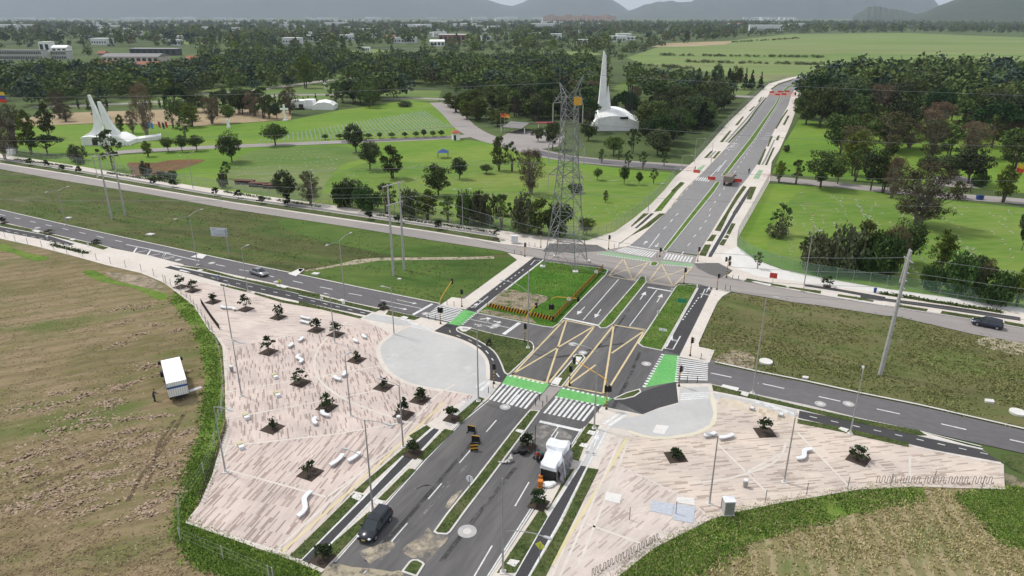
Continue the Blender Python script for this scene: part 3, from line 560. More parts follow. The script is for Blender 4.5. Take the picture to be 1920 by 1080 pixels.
# north-east strips
gs(Z('G',330,520,370,490,600,540,900,592,1200,632,1190,662,900,610,640,570)); gs(Z('G',1390,668,1600,700,1790,735,1780,755,1380,690)); bike(Z('G',1015,555,1400,610,1920,700,1920,735,1400,640,1010,580))
gs(Z('f',1105,745,1300,770,1800,850,1800,862,1300,785,1110,755)); gs(Z('f',1210,812,1380,838,1370,850,1210,825)); gs(Z('f',1460,848,1700,885,1690,900,1450,862)); gs(Z('f',1810,905,1920,925,1920,940,1810,918))
bike(Z('f',1000,760,1500,822,1900,885,1900,905,1400,830,1000,775)); pline(Z('G',960,632,1300,690,1920,792),.3,.17,'kerbw')
pline(Z('f',450,680,700,745,1200,830,1500,875,1920,945),.25,.17,'kerbw')
# islands
g1=island('median',[(812,997),(837,962),(867,925),(888,900),(963,803),(993,768),(1013,770),(975,822),(917,900),(873,958),(845,997),(838,1002),(820,1001)],M['striprass'],gname='median_grass')
GR.append((g1,.19))
island('median',Z('n',790,490,1040,200,1050,160,1080,140,1160,148,1188,185,920,517),M['striprass'],gname='median_grass')
g2=island('median',Z('e',1442,930,1660,680,1680,652,1712,655,1718,685,1530,920,1490,945,1455,945),M['mediangrass'],gname='median_grass'); GR.append((g2,.19))
g3=island('median',[(1242,468),(1295,400),(1329,358),(1343,340),(1351,342),(1341,358),(1307,400),(1249,472)],M['mediangrass'],gname='median_grass')
island('median',[(1352,329),(1404,262),(1453,195),(1461,180),(1464,181),(1458,195),(1415,262),(1362,329)],M['mediangrass'],gname='median_grass')
island('median',[(1465,172),(1475,163),(1500,152),(1501,154),(1479,165),(1468,174)],M['mediangrass'],gname='median_grass')
island('median',Z('p',705,575,725,545,790,542,812,560,785,590,730,590),M['mediangrass'],gname='median_grass')
g4=island('verge',Z('B',95,620,190,480,520,-20,560,-45,770,-40,770,-10,370,705,150,660),M['mediangrass'],gname='median_grass'); GR.append((g4,.19))
g5=island('island',Z('A',450,460,490,430,630,450,900,520,1210,580,1310,610,1330,680,1290,740,1060,960,1020,968,985,940,960,870,900,750,820,670,690,590,560,530,470,490),M['striprass'],gname='island_grass',sm=2); GR.append((g5,.19))
island('island',Z('n',1500,640,1640,575,1800,530,1815,570,1740,620,1620,650,1520,655),M['striprass'],gname='island_grass')
g6=island('island',Z('FF',80,880,830,285,860,300,1480,372,1530,380,1565,400,1540,450,1080,920,1000,1010,940,1045,820,1030,600,985,300,925),M['towergrass'],gname='island_grass'); GR.append((g6,.19))
sheet('bare_earth',Z('FF',250,760,400,620,640,650,860,690,880,730,700,830,560,850,330,800),.215,M['rubble'],sm=3)
sheet('bare_earth',Z('FF',110,865,200,840,500,900,700,940,760,1000,540,960,300,915),.213,M['rubble'])
island('island',Z('m',790,1030,880,915,920,890,980,890,1040,920,1060,945,970,1090),M['striprass'],gname='island_grass')
bike(Z('B',390,695,770,0,800,-20,935,-10,560,752),.1)
bike(Z('FF',10,812,720,258,830,278,80,862,-20,845),.1)
pline(Z('FF',0,808,718,256),.2,.11);pline(Z('FF',82,866,832,280),.2,.11); pline(Z('B',395,680,772,0),.3,.11,'kerbw')
slab_('median',[(1030,724),(1053,727),(1013,770),(993,768)],.14,M['dusty'])
sheet('dirt_patch',[(598,1085),(622,1057),(660,1063),(700,1066),(735,1072),(757,1075),(752,1150),(560,1150)],.12,M['sandpath'],sm=2)
sheet('sand_stain',Z('m',330,800,430,760,560,720,690,690,720,760,620,840,500,900,440,950,400,900,340,850),.087,M['stain'],sm=3)
sheet('sand_stain',Z('m',800,790,900,700,1000,640,1100,530,1150,600,1330,640,1200,790,1060,950,990,890,900,870),.087,M['stain'],sm=2)
sheet('sand_stain',Z('m',1290,300,1360,180,1480,110,1400,230,1320,330),.087,M['stain'],sm=2)
sheet('sand_stain',[(1003,800),(1040,800),(1072,818),(1058,850),(1030,845),(1000,830),(985,850),(980,835)],.087,ragged('pale_dusty_patch',[(.26,.245,.225),(.31,.29,.265)],[(.22,.21,.2),(.34,.32,.29)],.3,2),sm=2)
M['tyre']=ragged('pale_tyre_mark',[(.2,.195,.19),(.25,.24,.23)],[(.18,.175,.17),(.28,.27,.26)],.5,3); M['tyred']=ragged('dark_tyre_mark',[(.05,.05,.05),(.065,.062,.062)],None,.5,3)
for q_ in (Z('k',825,605,870,575,930,570,1000,580),Z('k',935,620,930,660,920,680),Z('m',935,135,1000,85,1080,60,1180,70),Z('k',1010,550,1060,560,1100,575),Z('k',640,990,800,820,1000,600,1150,430),Z('h',20,880,120,790,260,660,400,560)): ribbon('tyre_mark',smooth(q_,5,False),.3,.0885,M['tyre'])
for q_ in (Z('h',640,300,760,330,900,310,1040,270,1180,250),Z('h',700,470,800,420,940,330,1080,220,1200,60),Z('h',1060,700,1180,480,1260,300),Z('k',560,1000,760,790,960,560,1180,300),Z('k',980,1000,1200,720,1400,470)): ribbon('tyre_mark',smooth(q_,5,False),.5,.0883,M['tyred'])
# markings ------------------------------------------------
z=.094
zebra(Z('n',245,490,680,600,540,765,95,655),9,z,.52); zebra(Z('n',850,640,1330,735,1195,905,710,805),9,z,.52)
zebra(Z('A',260,185,500,240,380,380,100,320)[:1]+Z('A',100,325,360,385)+Z('A',520,245),9,z,.5)
zebra(Z('B',575,790,560,1040,880,1050,885,840),10,z,.55)
zebra([(1276,737),(1276,752),(1329,748),(1329,735)],4,.17,.55); zebra(Z('E',1250,760,1310,750,1540,800,1480,845)[:0]+[(770,613),(778,606),(816,614),(808,620)],3,.17,.5)
zebra(Z('p',440,380,800,440,740,500,310,425),13,.1,.55); zebra(Z('p',900,450,1215,495,1180,555,860,515),9,.1,.55)
for t in (0,.5): line(lerp((905,735),(915,722),0),(905,735),.1,.17)
line(*Z('n',0,560,110,455),.5,.17); line(*Z('n',-40,520,60,450),.4,.17); line(*Z('n',1390,930,1590,800),.45,.17); line(*Z('n',1450,950,1650,815),.45,.17)
# green crossings
def gsheet(pts,z,c): mk(c).prism(W_(pts,z),z,z)
gsheet(Z('n',310,375,780,480,700,590,245,480),.092,'green'); gsheet(Z('n',915,520,1490,640,1380,720,850,625),.092,'green')
gsheet(Z('A',540,245,680,275,490,425,360,400),.092,'green'); gsheet([(1246,664),(1273,667),(1268,716),(1235,721),(1206,727)],.092,'green')
gsheet(Z('p',120,450,240,425,700,500,730,545,410,505),.1,'greenfade'); gsheet(Z('p',830,530,1210,565,1190,605,840,565),.1,'greenfade')
def blocks(a,b,n,wd,z): 
    A=Vector(P(*a,z));B=Vector(P(*b,z))
    for i in range(n): line(tuple(A.lerp(B,i/n)),tuple(A.lerp(B,(i+.5)/n)),wd,z,'white','w')
blocks(*Z('n',330,385,740,480),8,.45,.098); blocks(*Z('n',250,482,710,590),9,.45,.098); blocks(*Z('n',925,525,1480,645),10,.45,.098); blocks(*Z('n',845,625,1370,725),9,.45,.098)
blocks(*Z('A',520,250,370,390),8,.4,.098); blocks(*Z('A',680,280,510,420),8,.4,.098); blocks((1243,664),(1206,728),14,.5,.098); blocks((1273,668),(1268,718),12,.5,.098)
blocks(*Z('p',120,455,730,545),20,.4,.106); blocks(*Z('p',845,575,1190,605),12,.4,.106)
# yellow boxes
for a in ([(1058,600),(960,703)],[(1058,600),(1115,612)],[(960,703),(1027,718)],[(1062,602),(1025,716)],[(1113,612),(960,702)],[(1114,613),(1030,717)]): line(*a,.29,.09,'yellow')
for a in ([(1151,609),(1059,724)],[(1151,609),(1131,738)],[(1151,609),(1209,619)],[(1209,619),(1139,732)],[(1065,725),(1133,738)],[(1208,620),(1147,662)],[(1117,684),(1062,724)]): line(*a,.29,.09,'yellow')
for a in (Z('p',245,705,415,510),Z('p',415,510,520,755),Z('p',245,705,670,560),Z('p',230,700,520,755),Z('p',520,755,690,550),Z('p',840,570,700,765),Z('p',840,570,970,815),Z('p',700,770,1180,600),Z('p',690,765,980,815),Z('p',980,815,1190,600)): line(*a,.28,.103,'yelfade')
# lanes
dashes((652,1110),(978,733),.15,.093,3,4.3); dashes((872,1110),(1058,790),.15,.093,4.5,6.5,start=2)
line(*Z('n',670,900,1160,1010),.55,.096); line(*Z('n',880,960,800,1070),.14,.096)
line(*Z('e',1255,890,1445,930),.55,.096); line(*Z('e',1560,670,1360,900),.16,.096); line(*Z('e',1775,730,1620,935),.16,.096); line(*Z('p',685,830,970,880),.5,.096)
line(*Z('e',1720,715,1860,740),.01,.096)
arrow(*Z('e',1370,825,1325,870),.096,.18,.5); arrow(*Z('e',1460,840,1425,888),.096,.18,.5); arrow(*Z('e',1680,785,1712,740),.096,.18,.5); arrow(*Z('e',1775,800,1805,752),.096,.18,.5)
line(*Z('B',0,435,190,465),.15,.097,'yelfade')
for a,b in ((Z('p',700,385,820,230)),(Z('p',865,175,900,145)),(Z('p',940,95,970,65)),(Z('p',1000,25,1030,0)),(Z('p',1065,470,1090,430)),(Z('p',1135,365,1165,335)),(Z('p',1200,265,1230,240)),(Z('p',1265,185,1290,155)),(Z('p',1325,100,1350,80)),(Z('p',1375,35,1390,10))): line(a,b,.2,.1)
line(*Z('p',480,368,810,420),.5,.1); arrow(*Z('p',810,335,775,380),.1,.2,.5); arrow(*Z('p',640,350,680,310),.1,.2,.5)
dashes((1255,392),(1326,312),.18,.1,3,5); dashes((1330,395),(1478,170),.18,.1,3,6); dashes((1360,290),(1440,185),.2,.1,3,6)
for a in ([(1325,338),(1352,310)],[(1345,322),(1362,300)],[(1359,280),(1382,268)],[(1361,276),(1378,274)],[(1364,271),(1380,269)]): line(*a,.25,.1)
for k_ in range(4): line((1437-k_*3,250+k_*3.5),(1449-k_*3,251+k_*3.5),.4,.1)
for k_ in range(4): line((1362+k_*3,279-k_*3.5),(1378+k_*3,281-k_*3.5),.4,.1)
pline([(1247,401),(1282,357),(1303,337)],.15,.1,'yelfade'); pline([(1298,399),(1331,359)],.15,.1,'yelfade')
zebra([(1302,331),(1335,334),(1330,341),(1296,337)],8,.1,.5); zebra([(1400,340),(1418,343),(1414,348),(1396,345)],5,.1,.5)
gsheet(Z('q',700,880,780,830,800,835,740,905),.158,'greenfade'); gsheet(Z('q',1235,955,1290,875,1330,880,1290,960),.158,'greenfade')
for k_ in range(3): line((1286,313+k_*3),(1302,315+k_*3),.5,.16,'redpaint'); line((1430,325+k_*3),(1448,327+k_*3),.5,.16,'redpaint')
zebra(Z('q',1390,150,1640,160,1640,205,1390,195),22,.16,.5,'redpaint')
# street markings
dashes((0,402),(236,455),.2,.08,2.5,4.5); line(*Z('C',1420,470,1920,570),.25,.08); pline(Z('D',0,170,300,235,560,295),.25,.08)
for x0,y0 in ((1540,505),(1690,540),(1850,580)): line(*Z('C',x0,y0,x0-40,y0+60),.35,.084); line(*Z('C',x0-10,y0+55,x0+110,y0+35),.2,.082)
for x0,y0 in ((180,215),): line(*Z('D',x0,y0,x0-40,y0+55),.35,.084); line(*Z('D',x0-30,y0+50,x0+110,y0+25),.2,.082)
for a in (Z('D',750,335,850,355),Z('D',1010,392,1150,412),Z('D',1340,460,1400,475),Z('D',1615,520,1725,545),Z('E',240,348,380,375),Z('E',560,418,710,445)): line(*a,.2,.08)
line(*Z('E',920,493,1380,590),.15,.08); line(*Z('E',1105,490,1240,520),.15,.08); line(*Z('E',985,555,1130,585),.15,.08); line(*Z('E',1505,538,1285,660),.6,.08)
arrow(*Z('E',1230,518,1330,538),.08,.2,.45); arrow(*Z('E',1120,583,1220,603),.08,.2,.45)
arrow(*Z('A',720,350,850,340),.092,.3,.6); arrow(*Z('A',870,370,960,392),.092,.3,.6); arrow(*Z('A',660,405,740,430),.092,.3,.6); arrow(*Z('A',790,425,890,450),.092,.3,.6); line(*Z('A',620,355,860,400),.14,.092); line(*Z('A',940,425,1050,447),.14,.092); line(*Z('A',1165,390,985,520),.7,.092)
for a in (Z('i',160,178,275,202),Z('i',450,238,572,265),Z('i',765,310,888,337),Z('i',1092,380,1222,408),Z('i',1455,464,1595,496),Z('i',1840,552,1930,572)): line(*a,.22,.09)
# bike path dashes
for a,b in (((640,470),(650,468)),): pass
dashes(*Z('A',560,130,930,-20),.01,.11,1,1)
for k_ in range(9):
    t=k_/9; x0,y0=lerp((1280,600),(1312,555),t); line((x0,y0),(x0+1.6,y0-2.4),.22,.112)
for k_ in range(8):
    t=k_/8; x0,y0=lerp((930,543),(986,502),t); line((x0,y0),(x0+2.6,y0-2),.22,.112)
for k_ in range(9):
    x0,y0=lerp((1525,782),(1845,850),k_/8); line((x0-7,y0-1.6),(x0+7,y0+1.6),.15,.17)
for k_ in range(15):
    x0,y0=lerp((353,510),(680,586),k_/14); line((x0-4,y0-.9),(x0+4,y0+.9),.15,.17)
for k_ in range(8):
    x0,y0=lerp((15,433),(125,458),k_/7); line((x0-4,y0-.9),(x0+4,y0+.9),.15,.17)
for k_,(x0,y0,x1,y1) in enumerate([(375,475,388,500),(455,530,500,548),(590,578,628,598),(695,640,730,662),(785,705,815,738),(850,790,870,815),(905,960,935,1000)]): line(*Z('A',x0,y0,x1,y1),.18,.096,'yelfade' if k_<3 else 'white')
def bikesym(c,dirpx,z,L=1.9):
    C=Vector(P(*c,z)); D_=Vector(P(*dirpx,z))-C; D_.normalize(); N_=Vector((D_.y,-D_.x))
    def w(a,b): return C+D_*a*L+N_*b*L
    for s in (-.27,.27):
        pts=[w(.14*math.sin(t_*math.pi/5),s+.19*math.cos(t_*math.pi/5)) for t_ in range(11)]
        for p_,q_ in zip(pts,pts[1:]): line(tuple(p_),tuple(q_),.12,z,'white','w')
    for a,b,c2,d in ((0,-.27,.18,-.1),(.18,-.1,.18,.18),(.18,.18,0,.27),(0,-.02,.18,.18),(0,-.02,0,-.27)): line(tuple(w(a,b)),tuple(w(c2,d)),.1,z,'white','w')
bikesym((1258,637),(1270,610),.112); bikesym((1322,552),(1330,540),.112); bikesym((898,564),(930,543),.112); bikesym((1107,850),(1130,810),.175,1.6); bikesym((872,748),(890,735),.175,1.6)
for b0,t0 in (((1250,650),(1262,628)),((1324,548),(1331,538)),((884,577),(896,568)),((1113,838),(1122,815)),((860,762),(872,750))): arrow(b0,t0,.176 if b0[0] in(1113,860) else .114,.14,.35)
pline(Z('B',400,680,490,690,575,540),.18,.112); pline(Z('B',805,110,850,15,930,25),.18,.112); pline(Z('A',590,208,660,218,810,95),.18,.112); pline(Z('FF',690,340,740,285,800,290),.18,.112)
for x_,y_ in ((330,500),(345,508),(760,600),(775,606)): line((x_-8,y_-2),(x_+8,y_+2),.5,.176)
for k_ in range(5):
    x0,y0=lerp((1422,752),(1488,775),k_/4); line((x0-8,y0-2.5),(x0+8,y0+2.5),.35,.176); line((x0-5,y0+2),(x0+4,y0+4),.35,.177)
def disc(c,r,z,col='mh',n=20):
    C=P(*c,z); mk(col).prism([(C[0]+r*math.cos(i*2*math.pi/n),C[1]+r*math.sin(i*2*math.pi/n)) for i in range(n)],z,z)
for n_,mat_ in (('white',M['white']),('rim',gmat('pale_rim_paving',[(.56,.52,.4),(.62,.58,.46)],None,.3)),('pave',M['cream']),('yelpave',gmat('pale_yellow_tactile',[(.55,.48,.26),(.6,.53,.32)],None,.3)),('kerbw',M['kerb']),('green',M['green']),('greenfade',M['greenfade']),('yellow',M['yellow']),
    ('yelfade',gmat('faded_yellow_paint',[(.5,.4,.24),(.56,.46,.3)],[(.4,.33,.24),(.58,.47,.3)],.3,3)),('redpaint',flat('faded_red_paint',(.4,.16,.12),.8))):
    if n_ in MK: tag(MK[n_].build({'pave':'paving_band','rim':'paving_band','yelpave':'tactile_paving','kerbw':'kerb'}.get(n_,'road_marking'),mat_),kind='structure')
exec_marks=True
# ============================================================ OBJECTS
def at(c,z=0):
    X,Y=P(c[0],c[1],z); return (X,Y,z)
def toward(a,b,z=.15):
    A=P(*a,z);B=P(*b,z); return math.atan2(B[1]-A[1],B[0]-A[0])
# ---------------- trees
ASP=[.55]
def quads(cent,size,rs,flat_=0.0):
    n=len(cent); a=rs.normal(size=(n,3)); 
    nrm=rs.normal(size=(n,3)); nrm[:,2]+=flat_; nrm/=np.linalg.norm(nrm,axis=1)[:,None]
    u=np.cross(nrm,a); u/=np.linalg.norm(u,axis=1)[:,None]; v=np.cross(nrm,u)
    s=(size*(.6+.8*rs.rand(n)))[:,None] if np.isscalar(size) else (size*(.6+.8*rs.rand(n)))[:,None]
    asp=(ASP[0]+.4*ASP[0]*rs.rand(n)/.55)[:,None]
    q=np.stack([cent-u*s-v*s*asp*.3,cent-v*s*asp,cent+u*s+v*s*asp*.2,cent+v*s*asp],1)
    return q.reshape(-1,3)
def crown_pts(kind,rs,n):
    """returns cluster centres and radii for a 10 m high tree"""
    cs=[];rr=[]
    if kind in('dense','round','bush'):
        zc,rx,rz={'dense':(5.8,4.3,4.1),'round':(6.2,3.6,3.3),'bush':(2.6,5.2,2.9)}[kind]
        for i in range(46):
            d=rs.normal(size=3); d/=np.linalg.norm(d); r=rs.rand()**.4
            c=np.array([d[0]*rx*r,d[1]*rx*r,zc+d[2]*rz*r*.85])
            if c[2]<.8: c[2]=.8+rs.rand()
            cs.append(c); rr.append(.75+.75*rs.rand())
    elif kind=='olive':
        for i in range(44):
            t=rs.rand(); a=rs.rand()*6.28; r=(.9+2.8*math.sin(math.pi*min(1,.15+t*.85)))*rs.rand()**.5
            cs.append(np.array([r*math.cos(a),r*math.sin(a),2.2+7.3*t])); rr.append(.6+.6*rs.rand())
    elif kind=='umbrella':
        for i in range(40):
            a=rs.rand()*6.28; r=5.2*rs.rand()**.5; cs.append(np.array([r*math.cos(a),r*math.sin(a),6+3*(1-(r/5.4)**2)+rs.normal()*.3])); rr.append(.8+.6*rs.rand())
    elif kind=='conifer':
        for i in range(60):
            t=rs.rand()**1.3; a=rs.rand()*6.28; r=(1-t)*2.9*(.5+.5*rs.rand()); cs.append(np.array([r*math.cos(a),r*math.sin(a),1+8.6*t])); rr.append(.3+.6*(1-t))
    elif kind=='cypress':
        for i in range(40):
            t=rs.rand(); a=rs.rand()*6.28; r=.75*math.sin(math.pi*(.12+.88*t))**.6*rs.rand()**.5; cs.append(np.array([r*math.cos(a),r*math.sin(a),.6+9*t])); rr.append(.4)
    elif kind=='airy':
        for i in range(26):
            a=rs.rand()*6.28; t=rs.rand(); r=(1+3.4*math.sin(math.pi*(.2+.75*t)))*(.3+.7*rs.rand()); cs.append(np.array([r*math.cos(a),r*math.sin(a),3+6.6*t])); rr.append(.45+.6*rs.rand())
    elif kind=='bare':
        for i in range(90):
            a=rs.rand()*6.28; t=rs.rand(); r=(.8+3.3*math.sin(math.pi*(.1+.8*t)))*rs.rand()**.5; cs.append(np.array([r*math.cos(a),r*math.sin(a),2+7.8*t])); rr.append(.5+.5*rs.rand())
    return cs,rr
KINDS=dict(dense=(3900,.24,'dense'),round=(2600,.27,'round'),bush=(2600,.3,'bush'),olive=(2600,.24,'olive'),umbrella=(2400,.28,'umbrella'),conifer=(2200,.24,'conifer'),cypress=(900,.22,'cypress'),airy=(1300,.25,'airy'),bare=(5200,.15,'bare'))
LM=dict(dense=[leafmat('leaf_deep_green',(.026,.046,.013),(.115,.155,.042)),leafmat('leaf_blackish_green',(.024,.038,.018),(.09,.115,.048))],
 round=[leafmat('leaf_mid_green',(.03,.055,.013),(.11,.16,.038))],bush=[leafmat('leaf_grey_green',(.04,.052,.026),(.125,.14,.068)),leafmat('leaf_bush_green',(.015,.035,.01),(.06,.105,.025))],
 olive=[leafmat('leaf_olive',(.03,.045,.012),(.10,.12,.03)),leafmat('leaf_yellow_green',(.04,.07,.012),(.15,.18,.03))],umbrella=[leafmat('leaf_umbrella',(.012,.03,.01),(.04,.08,.022))],
 conifer=[leafmat('leaf_conifer',(.012,.026,.012),(.035,.062,.024))],cypress=[leafmat('leaf_cypress',(.012,.026,.01),(.035,.06,.02))],airy=[leafmat('leaf_airy',(.03,.055,.016),(.10,.15,.042))],
 bare=[leafmat('leaf_brownish',(.07,.05,.03),(.16,.12,.07)),leafmat('leaf_reddish_brown',(.055,.045,.025),(.12,.11,.05))])
def tree_proto(kind,seed,mi=0):
    rs=np.random.RandomState(seed); n,ls,_=KINDS[kind]; cs,rr=crown_pts(kind,rs,n)
    per=max(8,n//len(cs)); P_=[]
    for c,r in zip(cs,rr):
        d=rs.normal(size=(per,3)); d/=np.linalg.norm(d,axis=1)[:,None]; rad=r*rs.rand(per)**.35
        q=c+d*rad[:,None]*np.array([1.25,1.25,.85 if kind!='cypress' else 1.3]); P_.append(q)
    cent=np.concatenate(P_); cent[:,2]=np.maximum(cent[:,2],.15)
    ASP[0]=.14 if kind=='bare' else .55; V=quads(cent,ls*(1.7 if kind=='bare' else 1),rs,.4 if kind!='bare' else 0); ASP[0]=.55
    t=MB(); r0={'dense':.3,'round':.26,'bush':.12,'olive':.22,'umbrella':.3,'conifer':.22,'cypress':.12,'airy':.2,'bare':.26}[kind]
    stems=[(0,0)] if kind in('dense','conifer','cypress','round','umbrella') else [(.25,.1),(-.3,.15),(.05,-.3)]
    for sx,sy in stems:
        top=Vector((sx*3,sy*3,7.6 if kind not in('bush',) else 2.2)); mid=Vector((sx*2+rs.normal()*.15,sy*2+rs.normal()*.15,top.z*.45))
        t.tube((sx,sy,-.2),mid,r0,r0*.7,6); t.tube(mid,top,r0*.7,r0*.2,6)
    idx=rs.choice(len(cs),min(len(cs),14 if kind!='bare' else 55),replace=False)
    for i in idx:
        c=Vector(cs[i]); b=Vector((stems[i%len(stems)][0]*1.5,stems[i%len(stems)][1]*1.5,max(.5,min(c.z-1,7)*.6)))
        m_=b.lerp(c,.5)+Vector((0,0,-.3)); t.tube(b,m_,r0*.4,r0*.25,4,0,False); t.tube(m_,c,r0*.25,.03,4,0,False)
    return V,t,mi
PRO={}
def proto(kind,var=0):
    return PRO.get((kind,var))
def make_proto(kind,seed,mi,var,name):
    """first tree of this kind; returned object is an actual tree moved on first use"""
    V,t,_=tree_proto(kind,seed)
    root=thing(name,'x','tree')
    bk=M['palebark'] if kind=='bare' else M['bark']
    t.build('trunk',bk,root)
    npmesh('crown' if kind!='bush' else 'foliage',V,4,LM[kind][mi],root)
    PRO[(kind,var)]=[root,False]
NAMES=dict(dense='broadleaf_tree',round='round_tree',bush='bush',olive='olive_green_tree',umbrella='umbrella_tree',conifer='conifer',cypress='cypress',airy='slender_tree',bare='brown_twiggy_tree')
ORD=['first','second','third','fourth','fifth','sixth','seventh','eighth','ninth','tenth','eleventh','twelfth','thirteenth','fourteenth','fifteenth','sixteenth','seventeenth','eighteenth','nineteenth','twentieth']
def rank(seq,i,key=lambda q:q[0]): return ORD[sorted(range(len(seq)),key=lambda j:key(seq[j])).index(i)]
for k_,seeds in dict(dense=[(1,0),(2,1),(3,0),(4,1)],round=[(5,0),(6,0)],bush=[(7,0),(8,1)],olive=[(9,0),(10,1),(11,0)],umbrella=[(12,0)],conifer=[(13,0),(14,0)],cypress=[(15,0)],airy=[(16,0),(17,0)],bare=[(18,0),(19,1)]).items():
    for v_,(s_,m_) in enumerate(seeds): make_proto(k_,s_,m_,v_,NAMES[k_])
NV={k:len([1 for kk in PRO if kk[0]==k]) for k in NAMES}
def tree(kind,c,h,w=None,label='',group=None,var=None,world=False,cat=None):
    """c base pixel (or world xy), h height m, w crown width m"""
    if var is None: var=R.randrange(NV[kind])
    base=(c[0],c[1],0) if world else at(c)
    W0={'dense':10,'round':8.6,'bush':12,'olive':8,'umbrella':12,'conifer':6,'cypress':2.4,'airy':9,'bare':7.5}[kind]; H0={'bush':5.6}.get(kind,10.3)
    sz=h/H0; sx=sz if w is None else w/W0
    e=PRO[(kind,var)]; rz=R.uniform(0,6.28)
    if not e[1]:
        o=e[0]; e[1]=True; o.location=base; o.rotation_euler=(0,0,rz); o.scale=(sx,sx,sz)
    else: o=copy_tree(e[0],base,rz,None,(sx,sx,sz))
    tag(o,label,cat or ('bush' if kind=='bush' else 'tree'))
    if group: o['group']=group
    elif 'group' in o: del o['group']
    return o
def tpx(kind,bx,by,ty,wpx,label,var=None,group=None):
    h=max(1,PH(bx,by,ty)*.97); Y=P(bx,by)[1]; w=wpx/F*Y*1.02
    return tree(kind,(bx,by),h,w,label,group,var)
